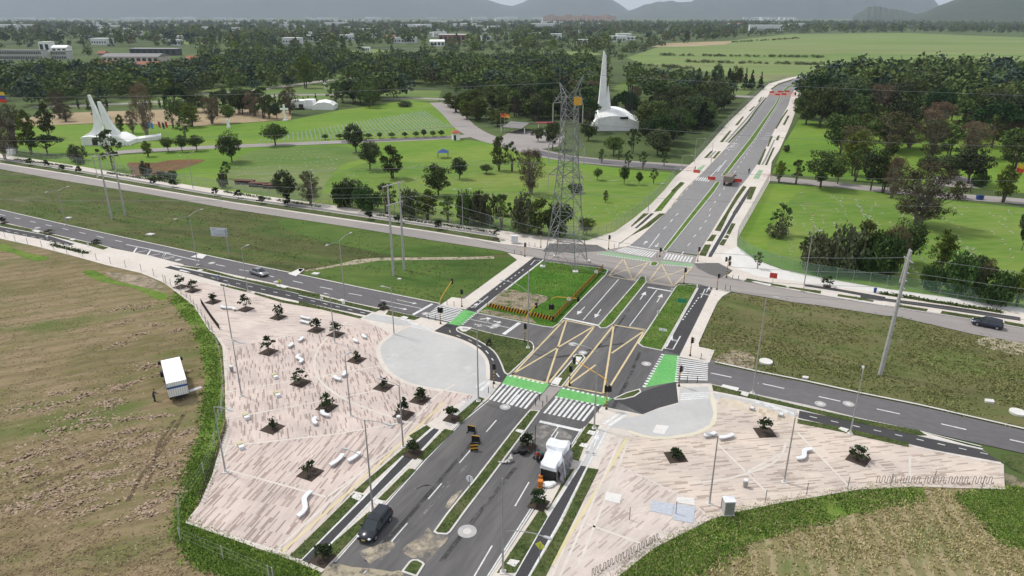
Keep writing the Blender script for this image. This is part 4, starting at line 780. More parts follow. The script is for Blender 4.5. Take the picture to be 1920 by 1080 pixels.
T=[('umbrella',90,292,250,64,'dark domed tree behind the cemetery fence, left of the white church'),
('airy',213,318,238,52,'tall dark tree with ragged crown in front of the white church'),('bush',147,302,268,34,'low rounded bush between the domed tree and the white church'),
('dense',435,304,240,48,'dark leafy tree at the roadside right of three small trees'),('airy',425,335,300,22,'thin straggly tree below the dark roadside tree'),
('dense',540,382,312,52,'broad dark tree above the fence beside wooden sheds'),('bare',583,384,318,40,'thin olive grey tree right of the broad dark tree at the fence'),
('round',517,273,228,48,'round leafy tree beside the field of white crosses'),('round',316,285,254,26,'leftmost of three small dark trees by the church road'),
('round',342,285,250,24,'middle one of three small dark trees by the church road'),('round',369,283,250,30,'rightmost of three small dark trees by the church road'),
('olive',278,294,262,22,'small pale yellow tree by the church road'),('dense',668,286,226,44,'dark tree with bare trunk in front of the crosses field'),
('dense',694,318,258,46,'dark dense tree below the row of road trees, above the brown tree'),('olive',736,335,268,44,'olive brown multi stemed tree in the middle of the left lawn'),
('dense',822,368,300,58,'largest dark tree in the middle of the graves lawn'),('dense',862,336,290,32,'smaller dark tree right of the largest lawn tree'),
('round',912,326,306,26,'low round tree on the lawn near the bare trees'),('olive',936,320,250,32,'olive tree in front of the brown twiggy tree by the lawn'),
('bare',995,364,275,54,'large bare spreading tree on the lawn left of the lattice tower'),('airy',960,322,262,34,'thin tree with bare branches left of the large bare tree'),
('dense',1009,266,236,26,'small round dark tree beside the red car park canopy'),('dense',1036,280,220,36,'dark tree between car park and lattice tower'),
('round',1120,338,312,18,'small round lawn tree nearest the lattice tower'),('round',1170,346,308,22,'tallest of the small lawn trees near the far corner'),
('round',1198,347,320,15,'small globe shaped tree at the right end of the lawn trees'),('olive',1135,380,355,12,'tiny brownish shrub tree alone on the lawn'),
('dense',1100,440,402,34,'dark bush tree behind the right leg of the lattice tower'),('bush',1078,362,342,30,'bush behind the lattice tower on the lawn'),
('bush',1455,445,415,44,'grey green bush inside the curved fence'),('airy',1460,440,378,46,'tree with drooping leaves inside the curved fence'),
('olive',1460,342,298,24,'first small tree at the roadside right of the avenue crossing'),('airy',1492,345,296,32,'many stemmed tree second from the avenue at the cross road'),
('dense',1538,353,272,70,'big dark tree standing over the cross road right of the avenue'),('dense',1570,345,285,34,'narrower tree touching the big dark roadside tree'),
('airy',1603,340,275,40,'thin tree with high crown beyond the cross road'),('dense',1632,358,270,52,'slender stemmed dark tree at the lawn edge'),('olive',1655,362,262,44,'olive tree beside the big twiggy bush tree'),
('bare',1722,425,298,122,'huge brown twiggy tree on the right lawn'),('bare',1672,372,290,40,'brown twiggy tree left of the huge one'),('olive',1794,372,336,28,'small pale tree on the kerb by the blue bins'),('bush',1836,350,322,34,'bush by the car park on the right'),
('olive',1880,380,305,44,'tree in front of the yellow and red flag'),('olive',1762,512,425,52,'brown green tree with leaning trunk on the right lawn'),
('dense',1915,470,372,30,'dark tree cut by the right edge of the lawn'),('dense',1692,494,402,70,'dark tree in the right hedge cluster'),
('bush',1535,508,428,84,'leftmost big bush of the cluster behind the green fence'),('bush',1585,510,414,92,'tall bush in the middle of the cluster behind the green fence'),('bush',1640,517,424,98,'rightmost greyish bush of the cluster behind the green fence'),
('bush',1800,555,462,86,'large loose bush behind the green fence near the dark car'),('bush',1860,570,498,76,'bush above the dark car behind the green fence'),('bush',1745,545,492,50,'bush behind the fence right of the big concrete pole'),('olive',1905,575,500,40,'loose tree at the far right end of the green fence'),
('dense',1575,290,200,68,'dark tree with yellow top near the avenue on the right lawn'),('olive',1600,330,240,60,'olive tree behind the cross road in the right park'),
('dense',1815,345,268,74,'dark wide tree by the right car park'),('dense',1780,335,285,60,'dark low tree left of the wide car park tree'),('bush',1740,318,290,46,'low dark bush tree on the far right lawn'),
('bush',1474,285,270,14,'tiny dark bush on the lawn edge beside the avenue'),
('airy',1510,500,440,40,'loose brownish bush tree at the left end of the thicket inside the green fence'),('olive',1612,505,408,60,'olive tree rising from the middle of the thicket inside the green fence'),('bare',1668,505,420,56,'bare twiggy tree in the thicket left of the concrete pole top'),('bare',1828,560,478,50,'bare twiggy tree between the loose bushes near the dark car'),('airy',1420,505,470,20,'thin shrub just inside the curved part of the green fence'),
('bare',1600,300,232,60,'brown tree behind the olive tree in the right park'),('bare',1668,286,206,70,'reddish brown tree in the middle of the right park'),('bare',1745,300,228,56,'brown twiggy tree in front of the big wood at right'),('dense',1103,264,224,34,'dark tree just left of the white shell of the spire chapel'),('dense',1214,264,222,40,'dark tree just right of the white shell of the spire chapel'),('round',1150,292,252,42,'round dark tree in front of the white shell of the spire chapel'),('airy',1186,288,238,30,'thin tree with bare branches in front of the right end of the white shell'),('dense',1232,292,236,50,'broad dark tree between the white shell and the avenue fence'),
('olive',573,165,97,42,'tall rusty yellow tree above the cemetery crosses'),('bush',760,200,188,30,'dark hedge bush beside the white pavilion road')]
for k_,bx,by,ty,w_,lb in T: tpx(k_,bx,by,ty,w_,lb)
# bushes along the north fence
BL_=[(648,388,345,44),(690,396,352,50),(725,402,350,48),(770,407,358,40),(802,412,362,40),(880,420,362,46),(908,422,365,50),(940,430,372,44),(985,438,372,52),(1010,440,380,44),(1048,444,384,46),(660,372,338,40),(840,416,372,36)]
for i,(bx,by,ty,w_) in enumerate(BL_):
    tpx(['bush','bush','airy','bush','olive'][i%5],bx,by,by-(by-ty)*1.22,w_*1.2,rank(BL_,i)+' bush from the left in the hedge row behind the north fence',group='bushes along the north fence')
BL_=[(275,330,300,24),(322,338,318,24),(300,336,320,30),(420,352,320,22),(150,308,296,20),(20,285,262,26)]
for i,(bx,by,ty,w_) in enumerate(BL_):
    tpx('bush',bx,by,ty,w_,rank(BL_,i)+' scrubby bush from the left behind the left end of the north fence',group='scrubby bushes at the left end of the fence')
# brown and olive tall trees behind the church
BL_=[('bare',30,288,190,50),('olive',92,258,188,34),('bare',112,222,168,30),('bare',276,258,150,38),('olive',60,290,200,36),('bare',10,300,205,30),('olive',228,250,212,18),('airy',325,240,182,34),('olive',360,238,190,40),('bare',398,232,178,34),('olive',505,222,176,26),('dense',450,212,158,42),('olive',470,210,166,30),('dense',420,205,160,26),('bare',545,215,160,32),('olive',535,212,168,22),('airy',348,262,210,30),('bare',250,250,205,20)]
for i,(k_,bx,by,ty,w_) in enumerate(BL_):
    tpx(k_,bx,by,ty,w_,rank(BL_,i,lambda q:q[1])+' from the left of the tall thin trees behind the white church',group='tall trees behind the church')
for i in range(34):
    x=150+i*13.5+R.uniform(-3,3); y=205-(x-150)*.02
    if 215<x<255: continue
    tpx('cypress',x,y,y-R.uniform(17,24),5.5,'narrow dark cypress in the row beyond the dry field',group='cypress row beyond the dry field')
for i,x in enumerate([610,638,655,674,692,712,735,760,780,795,812,828]):
    tpx('round',x,262.5-(x-600)*.028,262.5-(x-600)*.028-R.uniform(11,16),R.uniform(12,17),ORD[i]+' from the left of the small clipped trees along the cemetery road',group='small trees along the cemetery road')
for i,(x,ty,w_) in enumerate([(1293,138,14),(1308,122,18),(1322,128,16),(1345,114,26),(1378,118,26),(1396,124,12),(1408,128,16),(1425,132,12),(1365,122,18),(1335,130,16)]):
    tpx('conifer' if w_<20 else 'dense',x,168,ty,w_,ORD[i]+' dark pointed tree in the row at the edge of the pasture',group='pointed trees at the pasture edge')
for i,(x,y) in enumerate([(1225,345),(1160,300),(1128,306),(1178,316),(1205,318),(1245,312)]):
    tpx('airy',x,y,y-R.uniform(28,40),18,ORD[i]+' slender roadside tree along the cemetery road behind the tower',group='slender trees by the road behind the tower')
# woods
ZW=[([(0,146),(0,180),(150,186),(330,176),(480,160),(600,150),(700,130),(640,112),(560,108),(440,118),(370,134),(330,144),(180,145),(130,144)],'dense','dark tree in the wood in front of the school buildings','dark wood in front of the school',75),
([(0,200),(200,200),(330,182),(500,172),(560,165),(620,158),(560,150),(430,168),(200,186),(0,186)],'mix','loose tree in the strip between wood and cypress row','loose trees between wood and cypresses',170),
([(60,214),(200,212),(560,208),(560,226),(370,238),(200,234),(70,240)],'mix','tree','trees on the dry field',420),
([(600,190),(700,180),(760,182),(700,205),(650,205)],'mix','bushy tree by the white pavilion','bushy trees by the pavilion',90),
([(640,160),(700,130),(760,120),(900,130),(1000,120),(1100,128),(1140,150),(1110,200),(1120,230),(1080,236),(980,226),(900,190),(860,180),(830,165),(740,160)],'mix','tree in the central wood behind the lattice tower','central wood behind the lattice tower',68),
([(830,190),(900,210),(960,235),(1000,240),(1040,232),(1060,250),(1000,250),(930,245),(880,228),(845,205)],'olive','olive or rusty tree along the entrance drive','trees along the entrance drive',90),
([(1075,240),(1130,232),(1190,215),(1250,190),(1330,178),(1380,180),(1345,225),(1310,258),(1290,278),(1285,298),(1230,296),(1170,290),(1130,284),(1080,272)],'dense','dark tree in the wood round the white spire','wood round the white spire',95),
([(1180,150),(1250,165),(1330,168),(1340,178),(1240,188),(1190,190),(1170,170)],'mix','bushy tree behind the spire','bushy trees behind the spire',150),
([(1512,178),(1560,160),(1700,152),(1920,150),(2100,150),(2100,222),(1920,226),(1800,212),(1780,196),(1710,196),(1700,216),(1600,226),(1512,246),(1500,215)],'dense','dark tree in the big wood right of the avenue','big dark wood right of the avenue',88),
([(1560,235),(1700,225),(1920,222),(2050,225),(2050,330),(1900,320),(1700,300),(1600,290)],'mix','mixed tree scattered over the right park','scattered trees in the right park',250),
]
def inpoly(x,y,pg):
    c=False;n=len(pg);j=n-1
    for i in range(n):
        xi,yi=pg[i];xj,yj=pg[j]
        if (yi>y)!=(yj>y) and x<(xj-xi)*(y-yi)/(yj-yi)+xi: c=not c
        j=i
    return c
def sample(pg,area,world=True,cap=100000):
    w=W_(pg); xs=[p[0] for p in w];ys=[p[1] for p in w]; A=abs(sum(w[i][0]*w[(i+1)%len(w)][1]-w[(i+1)%len(w)][0]*w[i][1] for i in range(len(w))))/2
    n=min(cap,int(A/area)); out=[]
    while len(out)<n:
        x=R.uniform(min(xs),max(xs));y=R.uniform(min(ys),max(ys))
        if inpoly(x,y,w): out.append((x,y))
    return out
cand=[]
CLR=[W_(c_) for c_ in ([(1104,236),(1203,233),(1203,290),(1104,290)],[(1185,228),(1205,228),(1205,250),(1185,250)],[(940,238),(1062,238),(1062,262),(930,262)])]
for zi,(pg,kd,lb,gp,ar) in enumerate(ZW):
    for (x,y) in sample(pg,ar):
        if any(inpoly(x,y,c_) for c_ in CLR): continue
        cand.append((math.hypot(x,y),x,y,zi))
cand.sort()
MIX=['dense','dense','olive','olive','round','bare','airy','umbrella','dense']
NI=285
rest=[]
for n_,(d_,x,y,zi) in enumerate(cand):
    pg,kd,lb,gp,ar=ZW[zi]
    kk=kd if kd not in('mix',) else R.choice(MIX)
    if kd=='dense' and R.random()<.42: kk=R.choice(['round','olive','olive','airy','bare','umbrella','conifer'])
    h=R.uniform(9,17) if kk not in('round','olive','bare') else R.uniform(7,13)
    if ZW[zi][3] in('big dark wood right of the avenue','scattered trees in the right park'): h*=1.3
    if n_<NI:
        ad={'dense':'dark dense','round':'round crowned','olive':'olive leaved','bare':'brown twiggy','airy':'loose slender','umbrella':'flat topped','conifer':'pointed dark','bush':'bushy'}[kk]
        hs='tall' if h>12.5 else ('low' if h<10 else 'middle sized')
        tree(kk,(x,y),h,h*R.uniform(.75,1.05),hs+' '+ad+' tree in the '+gp.replace('scattered trees in the right park','right park lawns').replace('trees by','group by').replace('trees along','row along').replace('trees between','strip between'),gp+', '+hs+' '+ad,world=True)
    else: rest.append((x,y,h,kk))
# far woodland that nobody could count: one object
farz=[([(-300,45),(-300,140),(0,140),(130,118),(330,128),(560,108),(640,112),(760,118),(1000,120),(1140,128),(1180,106),(1240,86),(1330,78),(1480,63),(1700,61),(2200,66),(2200,45),(1500,43),(960,43),(300,44)],300)]
clear=[[(-20,95),(150,90),(150,146),(-20,146)],[(175,88),(372,88),(372,146),(160,146)],[(640,90),(780,84),(790,104),(650,106)],[(800,64),(880,62),(885,84),(800,84)],[(1160,68),(1210,66),(1230,76),(1160,78)]]
clw=[W_(c_) for c_ in clear]
for pg,ar in farz:
    for (x,y) in sample(pg,ar,cap=15000):
        if y>2600 and R.random()<.3: continue
        if any(inpoly(x,y,c_) for c_ in clw): continue
        kk=R.choice(['dense','dense','dense','olive','round','conifer','bare','olive']) if math.sin(x*.004+1)*math.cos(y*.003)>-.5 else R.choice(['olive','bush','bush'])
        rest.append((x,y,R.uniform(7,15) if R.random()<.8 else R.uniform(16,26),kk))
# hedgerows between pastures
for (a,b,n_) in (((1240,104),(1540,108),90),((1290,117),(1545,122),60),((1370,80),(1500,72),60),((1215,124),(1290,130),20),((1560,136),(1920,131),80)):
    for i in range(n_):
        p=lerp(a,b,R.random()); X,Y=P(*p); rest.append((X+R.uniform(-4,4),Y+R.uniform(-6,6),R.uniform(2.5,7),'bush'))
def leafblob(kind,rs,n):
    cs,rr=crown_pts(kind,rs,n); ci=rs.randint(0,len(cs),n); d=rs.normal(size=(n,3)); d/=np.linalg.norm(d,axis=1)[:,None]
    return np.array(cs)[ci]+d*np.array(rr)[ci][:,None]*1.1
rsf=np.random.RandomState(5)
lows={k:[(leafblob(k,rsf,n_),) for _ in range(4)] for k,n_ in dict(dense=230,olive=180,round=200,conifer=150,bush=150,bare=120,airy=120,umbrella=180,cypress=80).items()}
VS=[];MI=[]
FM=[LM['dense'][0],LM['dense'][1],LM['olive'][0],LM['olive'][1],LM['bare'][1],LM['bush'][0],leafmat('leaf_far_fresh',(.035,.065,.018),(.12,.17,.045)),leafmat('leaf_far_blue',(.02,.04,.028),(.055,.085,.055))]
for (x,y,h,kk) in rest:
    far=math.hypot(x,y)>1300
    pts=lows[kk][rsf.randint(4)][0]
    if far: pts=pts[::2]
    a=rsf.rand()*6.28; s=h/10.0; sx=s*rsf.uniform(.9,1.25)
    q=quads(pts,(.62 if not far else .95),rsf,.5)
    q=np.stack([(q[:,0]*math.cos(a)-q[:,1]*math.sin(a))*sx+x,(q[:,0]*math.sin(a)+q[:,1]*math.cos(a))*sx+y,q[:,2]*s],1)
    VS.append(q); mi={'dense':[0,1,0,6,7,7][rsf.randint(6)],'round':0,'conifer':1,'umbrella':0,'olive':2+rsf.randint(2),'bare':4,'airy':2,'bush':5 if rsf.rand()<.5 else 2,'cypress':1}[kk]
    MI.append(np.full(len(q)//4,mi))
o=npmesh('far_woodland',np.concatenate(VS),4,None,mats=FM,mi=np.concatenate(MI))
tag(o,'dark green woodland covering the plain out to the distant town','woodland',kind='stuff')
# ---------------- grass tufts
def tufts(name,polys,n,hgt,wid,mat,label,pxuni=True,z=.03,cat='grass'):
    """blades spread over polygons; polys list of pixel polygons"""
    rs=np.random.RandomState(len(name)+n); out=[]
    per=max(1,n//len(polys))
    for pg in polys:
        xs=[p[0] for p in pg];ys=[p[1] for p in pg]; k=0
        while k<per:
            x=R.uniform(min(xs),max(xs));y=R.uniform(min(ys),max(ys))
            if inpoly(x,y,pg):
                q=P(x,y,z); k+=1
                if mnoise.noise((q[0]*.13,q[1]*.13,3.3))+.5*mnoise.noise((q[0]*.5,q[1]*.5,1.1))>R.uniform(-.35,.25): out.append((q[0]+R.gauss(0,.5),q[1]+R.gauss(0,.5),z))
    c=np.array(out); n=len(c); a=rs.rand(n)*6.28; 
    V=np.zeros((n,3,3,3))
    for b in range(3):
        aa=a+b*2.1; w=wid*(.6+.8*rs.rand(n)); h=hgt*(.4+.9*rs.rand(n)); ox=rs.normal(size=n)*wid*.8; oy=rs.normal(size=n)*wid*.8
        lx=rs.normal(size=n)*hgt*.5; ly=rs.normal(size=n)*hgt*.5
        V[:,b,0]=np.stack([c[:,0]+ox-np.cos(aa)*w,c[:,1]+oy-np.sin(aa)*w,np.full(n,z)],1)
        V[:,b,1]=np.stack([c[:,0]+ox+np.cos(aa)*w,c[:,1]+oy+np.sin(aa)*w,np.full(n,z)],1)
        V[:,b,2]=np.stack([c[:,0]+ox+lx,c[:,1]+oy+ly,z+h],1)
    o=npmesh(name,V.reshape(-1,3),3,mat); tag(o,label,cat,kind='stuff'); return o
def tuftsw(name,polys,dens,hgt,wid,mat,label,cat='grass'):
    """polys in world coordinates with own z"""
    rs=np.random.RandomState(3); C=[]
    for w,z in polys:
        xs=[p[0] for p in w];ys=[p[1] for p in w]; A=abs(sum(w[i][0]*w[(i+1)%len(w)][1]-w[(i+1)%len(w)][0]*w[i][1] for i in range(len(w))))/2
        k=0; n=int(A*dens/max(1,(min(ys)/110)**1.5)); 
        while k<n:
            x=R.uniform(min(xs),max(xs));y=R.uniform(min(ys),max(ys))
            if inpoly(x,y,w): C.append((x,y,z-.01)); k+=1
    c=np.array(C); n=len(c); V=np.zeros((n,2,3,3))
    for b in range(2):
        aa=rs.rand(n)*6.28; w=wid*(.6+.8*rs.rand(n)); h=hgt*(.4+.9*rs.rand(n)); lx=rs.normal(size=n)*hgt*.5; ly=rs.normal(size=n)*hgt*.5
        V[:,b,0]=np.stack([c[:,0]-np.cos(aa)*w,c[:,1]-np.sin(aa)*w,c[:,2]],1); V[:,b,1]=np.stack([c[:,0]+np.cos(aa)*w,c[:,1]+np.sin(aa)*w,c[:,2]],1)
        V[:,b,2]=np.stack([c[:,0]+lx,c[:,1]+ly,c[:,2]+h],1)
    o=npmesh(name,V.reshape(-1,3),3,mat); tag(o,label,cat,kind='stuff')
tufts('verge_grass',[vergep,vg2,Z('i',1560,880,1920,830,2050,900,2050,1150,1800,1120,1700,1000)],42000,.2,.14,M['tuftgreen'],'lush green grass along the field edges round the paved squares')
tufts('field_weeds',[fB,fB,medA],24000,.2,.13,M['tuftweed'],'rough olive weeds on the empty plots between the streets')
tufts('mown_hay',[[(0,455),(300,545),(360,620),(378,720),(360,830),(330,930),(400,1010),(600,1085),(-100,1100),(-100,430)]],11000,.07,.17,M['tufthay'],'cut hay and stubble lying on the brown field','hay')
tufts('maize_stubble',[maizep[:-2]+[(1950,1090),(1200,1090)]],10000,.22,.09,M['tuftmaize'],'pale cut maize stubble in the field at bottom right','stubble')
tuftsw('strip_grass',GR,16,.12,.06,M['tuftstrip'],'short grass and ground cover in the kerbed strips along the roads')
# pinkish heaps of raked hay
hp=MB(); rs=np.random.RandomState(9); V=[]
heaps=Z('j',130,130,330,50,280,140,410,90,600,100,420,180,520,200,340,260,720,195,860,185,560,240,720,270,860,290,600,330,1040,280,280,330,740,345,1000,370,230,390,420,400,590,430,760,460,930,460,430,520,580,510,980,510,700,570,360,590,520,590,960,610,230,630,440,680,300,680,540,700,840,680,790,740,120,480,200,510,80,430,100,700,640,120,480,60,680,20)+Z('g',60,60,200,50,100,130,260,150,380,180,180,200,60,260,230,380,350,420,130,480)
for (x,y) in heaps:
    X,Y=P(x,y,.03); rx=R.uniform(1.0,2.3); ry=R.uniform(.5,1.0); a=R.uniform(.1,.9); n=80
    t=rs.normal(size=(n,2))*.6; px=t[:,0]*rx*1.4;py=t[:,1]*ry*1.1; zz=.05+.16*np.exp(-(t**2).sum(1)*2)*rs.rand(n)
    V.append(np.stack([X+px*math.cos(a)-py*math.sin(a),Y+px*math.sin(a)+py*math.cos(a),zz],1))
o=npmesh('hay_heaps',quads(np.concatenate(V),.2,rs,3.0),4,leafmat('pinkish_hay',(.22,.16,.11),(.40,.30,.22),.1)); tag(o,'low pinkish heaps of raked hay scattered on the brown field','hay heap',kind='stuff')
# hedges beside the pavements (clipped ground cover)
def hedge(pts,label,h=.5,w=.8):
    rs=np.random.RandomState(len(label)); L=[]
    W2=W_(pts,.15)
    for a,b in zip(W2,W2[1:]):
        n=int(dist(a,b)*28); t=rs.rand(n)[:,None]; q=np.array([a])*(1-t)+np.array([b])*t; q=q+rs.normal(size=(n,2))*w*.35
        L.append(np.concatenate([q,.15+rs.rand(n)[:,None]*h],1))
    o=npmesh('hedge',quads(np.concatenate(L),.17,rs,.5),4,M['hedge']); tag(o,label,'hedge')
hedge(Z('d',80,88,410,132),'clipped low hedge at the left end of the north pavement'); hedge(Z('d',605,165,1010,226),'second clipped hedge along the north pavement'); hedge(Z('d',1262,270,1520,312),'third clipped hedge along the north pavement, before a gap')
hedge(Z('d',1560,318,1800,356),'short clipped hedge just after the gap on the north pavement'); hedge(Z('e',200,312,860,412),'long clipped hedge beside the H shaped poles nearest the tower'); hedge(Z('f',1105,752,1340,782),'clipped hedge beside the navy bin on the east pavement'); hedge(Z('f',1350,790,1800,858),'long clipped hedge above the dark car on the east pavement')
hedge(Z('C',575,472,990,570),'low clipped planting beside the left concrete bay',.3,1.2)
# ---------------- crosses field
cr=MB(); cr.box((0,0,.55),(.13,.1,1.1)); cr.box((0,0,.78),(.62,.09,.12))
c0=cr.build('grave_cross',M['whitebench']); tag(c0,'small white grave cross in the dense field of crosses','cross','white crosses in the grave field')
cf=[(480,268),(540,253),(647,235),(795,210),(848,240),(800,256),(640,262),(560,266)]
cw=W_(cf); xs=[p[0] for p in cw];ys=[p[1] for p in cw]; pts=[]
da=toward((560,262),(560,250),0); ux,uy=math.cos(.3),math.sin(.3)
for i in range(-150,200):
    for j in range(-150,200):
        X=cw[0][0]+(i*1.9*ux-j*2.3*uy); Y=cw[0][1]+(i*1.9*uy+j*2.3*ux)
        if inpoly(X,Y,cw): pts.append((math.hypot(X,Y),X+R.uniform(-.15,.15),Y+R.uniform(-.15,.15)))
pts.sort()
for n_,(d_,X,Y) in enumerate(pts[:300]):
    if n_==0: c0.location=(X,Y,.03)
    else: copy_tree(c0,(X,Y,.03),R.uniform(-.1,.1))
mb=MB()
for (d_,X,Y) in pts[300:]:
    mb.box((X,Y,.55),(.14,.1,1.1)); mb.box((X,Y,.78),(.62,.09,.12))
if mb.v: tag(mb.build('grave_crosses',M['whitebench']),'countless small white crosses further back in the grave field','crosses',kind='stuff')
# flat grave markers
mb=MB()
for pg,n_,a_ in (([(620,330),(780,310),(900,305),(1040,315),(1200,340),(1180,405),(1150,432),(1090,446),(1000,430),(760,400),(560,360)],330,.35),([(440,300),(560,280),(640,300),(600,370),(450,350)],200,.2),([(1500,360),(1700,372),(1900,395),(1910,565),(1700,540),(1520,500),(1450,460)],420,1.25)):
    w=W_(pg); x0=min(p[0] for p in w);x1=max(p[0] for p in w);y0=min(p[1] for p in w);y1=max(p[1] for p in w); k=0; dx,dy=math.cos(a_),math.sin(a_)
    while k<n_:
        cx0=R.uniform(x0,x1);cy0=R.uniform(y0,y1); ln=R.randint(3,12)
        for i in range(ln):
            X=cx0+dx*i*2.2+R.uniform(-.3,.3);Y=cy0+dy*i*2.2+R.uniform(-.3,.3)
            if inpoly(X,Y,w) and R.random()<.75:
                k+=1; s_=R.choice([.35,.5,.6]); mb.box((X,Y,.07),(s_,s_*.7,.06),R.uniform(-.1,.3),R.choice([0,0,0,3]))
                if R.random()<.18: mb.box((X,Y+.3,.15),(.2,.12,.2),mi=R.choice([1,2,2,2]))
tag(mb.build('grave_markers',[flat('grave_stone',(.34,.34,.29),.8),M['red'],M['whitebench'],flat('grave_earth',(.2,.17,.11),.9)]),'many small flat grave stones and flowers dotted over the lawns','grave stones',kind='stuff')
# ---------------- fences
MESH=flat('chain_link',(.33,.36,.33),.6,.2,var=0,alpha=.2)
MESHG=flat('green_chain_link',(.17,.30,.2),.6,.1,var=0,alpha=.3)
def fence(pts,h,sp,label,z=0,mesh=MESH,pm='steel',pr=.04,rails=1,maxp=99):
    w=[Vector((*p,0)) for p in W_(pts,z)]; L=sum((b-a).length for a,b in zip(w,w[1:])); sp=max(sp,L/maxp)
    root=thing('fence',label,'fence',(w[0].x,w[0].y,z)); o0=w[0]
    pos=[];acc=0
    for a,b in zip(w,w[1:]):
        l=(b-a).length; s=-acc if acc==0 else sp-acc
        s=max(s,0) if not pos else s
        while s<l: pos.append(a+(b-a)*(s/l)); s+=sp
        acc=l-(s-sp)
    pos.append(w[-1])
    pm_=M[pm]; pr_mesh=None
    for p in pos:
        if pr_mesh is None:
            q=MB().tube((0,0,0),(0,0,h),pr,pr,5).build('post',pm_,root); pr_mesh=q; q.location=(p.x-o0.x,p.y-o0.y,0)
        else:
            q=pr_mesh.copy(); COL.objects.link(q); q.parent=root; q.location=(p.x-o0.x,p.y-o0.y,0)
    if mesh:
        mb=MB()
        for a,b in zip(pos,pos[1:]):
            a2=a-o0;b2=b-o0; mb.add([(a2.x,a2.y,.05),(b2.x,b2.y,.05),(b2.x,b2.y,h-.05),(a2.x,a2.y,h-.05)],[(0,1,2,3)])
        mb.build('wire_mesh',mesh,root)
    if rails:
        mb=MB()
        for k in range(rails):
            zz=h-.05 if k==0 else h*(rails-k)/rails
            for a,b in zip(pos,pos[1:]): mb.tube((a.x-o0.x,a.y-o0.y,zz),(b.x-o0.x,b.y-o0.y,zz),.022 if mesh else .006,None,4,0,False)
        mb.build('rail',pm_,root)
    return root
fence([(-160,260),(23,291),(120,306),(213,321),(300,337)],3.0,3.4,'chain link fence in front of the white church at far left')
fence([(300,337),(360,347),(500,367),(633,385)],3.0,3.2,'middle run of the north fence beside the wooden sheds')
fence([(633,385),(753,405),(873,422),(1020,442),(1100,450)],3.2,2.9,'north fence run ending behind the lattice tower')
fence(smooth([(1100,450),(1130,446),(1153,433),(1187,409),(1220,382),(1245,356),(1267,330)],3,False),3.0,3.0,'curved fence turning from the tower up the left side of the avenue')
fence([(1300,302),(1330,268),(1364,231),(1413,184),(1441,157),(1474,147)],3.0,4.5,'long far fence on the left of the avenue beyond the crossing')
fence([(1441,342),(1412,395),(1383,447)],3.0,3.0,'straight fence on the right side of the avenue',mesh=MESHG)
fence(smooth([(1383,447),(1382,463),(1395,477),(1415,488),(1440,498),(1467,507),(1500,516),(1537,523)],2,False),3.0,2.6,'curved green fence round the east corner pavement',mesh=MESHG)
fence([(1537,523),(1660,543),(1790,561),(1920,581),(2050,602)],3.0,3.0,'long green fence in front of the bushes above the dark car',mesh=MESHG)
for pts,lb,sp in ((Z('C',-60,310,40,395,140,430,245,460,345,480,455,500,570,530,688,565,800,590,920,610,1050,640,1180,680,1310,705,1440,740,1580,770,1685,815,1765,840,1870,915),'post and wire fence along the pavement at the left edge',5.0),
    (Z('D',190,545,330,650,400,700,460,750,520,840,590,930,640,1000,680,1080),'wire fence beside the upper corner of the left square',2.8),
    (Z('g',560,150,605,210,640,330,655,430,660,520,655,600,650,665),'wire fence at the middle of the left square',4.5),
    (Z('j',1260,80,1210,345,1180,445,1135,540,1075,640,985,725,950,790,1040,918,1215,970,1375,1035,1540,1110),'leaning concrete posts of the field fence at bottom left',6.0)):
    fence(pts,1.7,sp,lb,mesh=None,pm='conpole',pr=.06,rails=3)
fence(Z('i',-300,1010,440,915,600,895,775,850,950,835,1120,822,1300,805,1500,800,1680,830),1.8,5.2,'wire fence with thin posts along the right square edge',mesh=None,pm='steel',pr=.05,rails=2)
# railings of dark bars
def railing(pts,h,label,z=.15,sp=.35,slant=0):
    w=[Vector((*p,0)) for p in W_(pts,z)]; o0=w[0]; L=sum((b-a).length for a,b in zip(w,w[1:])); sp=max(sp,L/95)
    root=thing('railing',label,'railing',(o0.x,o0.y,z)); first=None
    rb=MB()
    for a,b in zip(w,w[1:]):
        rb.tube(a-o0+Vector((0,0,h)),b-o0+Vector((0,0,h)),.03,None,4); rb.tube(a-o0+Vector((0,0,.15)),b-o0+Vector((0,0,.15)),.03,None,4)
        n=max(1,int((b-a).length/sp))
        for i in range(n):
            p=a.lerp(b,i/n)-o0
            if first is None: first=MB().tube((0,0,0),(0,0,h),.045,None,4).build('bar',M['rust'],root); first.location=p
            else: q=first.copy(); COL.objects.link(q); q.parent=root; q.location=p
    rb.build('rail',M['rust'],root)
M['rust']=flat('dark_rusty_metal',(.06,.045,.04),.8,.2,var=.3)
railing(Z('j',1278,235,1265,290,1240,360,1205,440,1180,520,1150,600,1120,680),1.1,'dark bar railing on the edge of the left square',sp=.5)
railing(Z('D',585,775,640,860,700,950,760,1030,797,1078),1.0,'dark railing at the upper left corner of the left square',sp=.4)
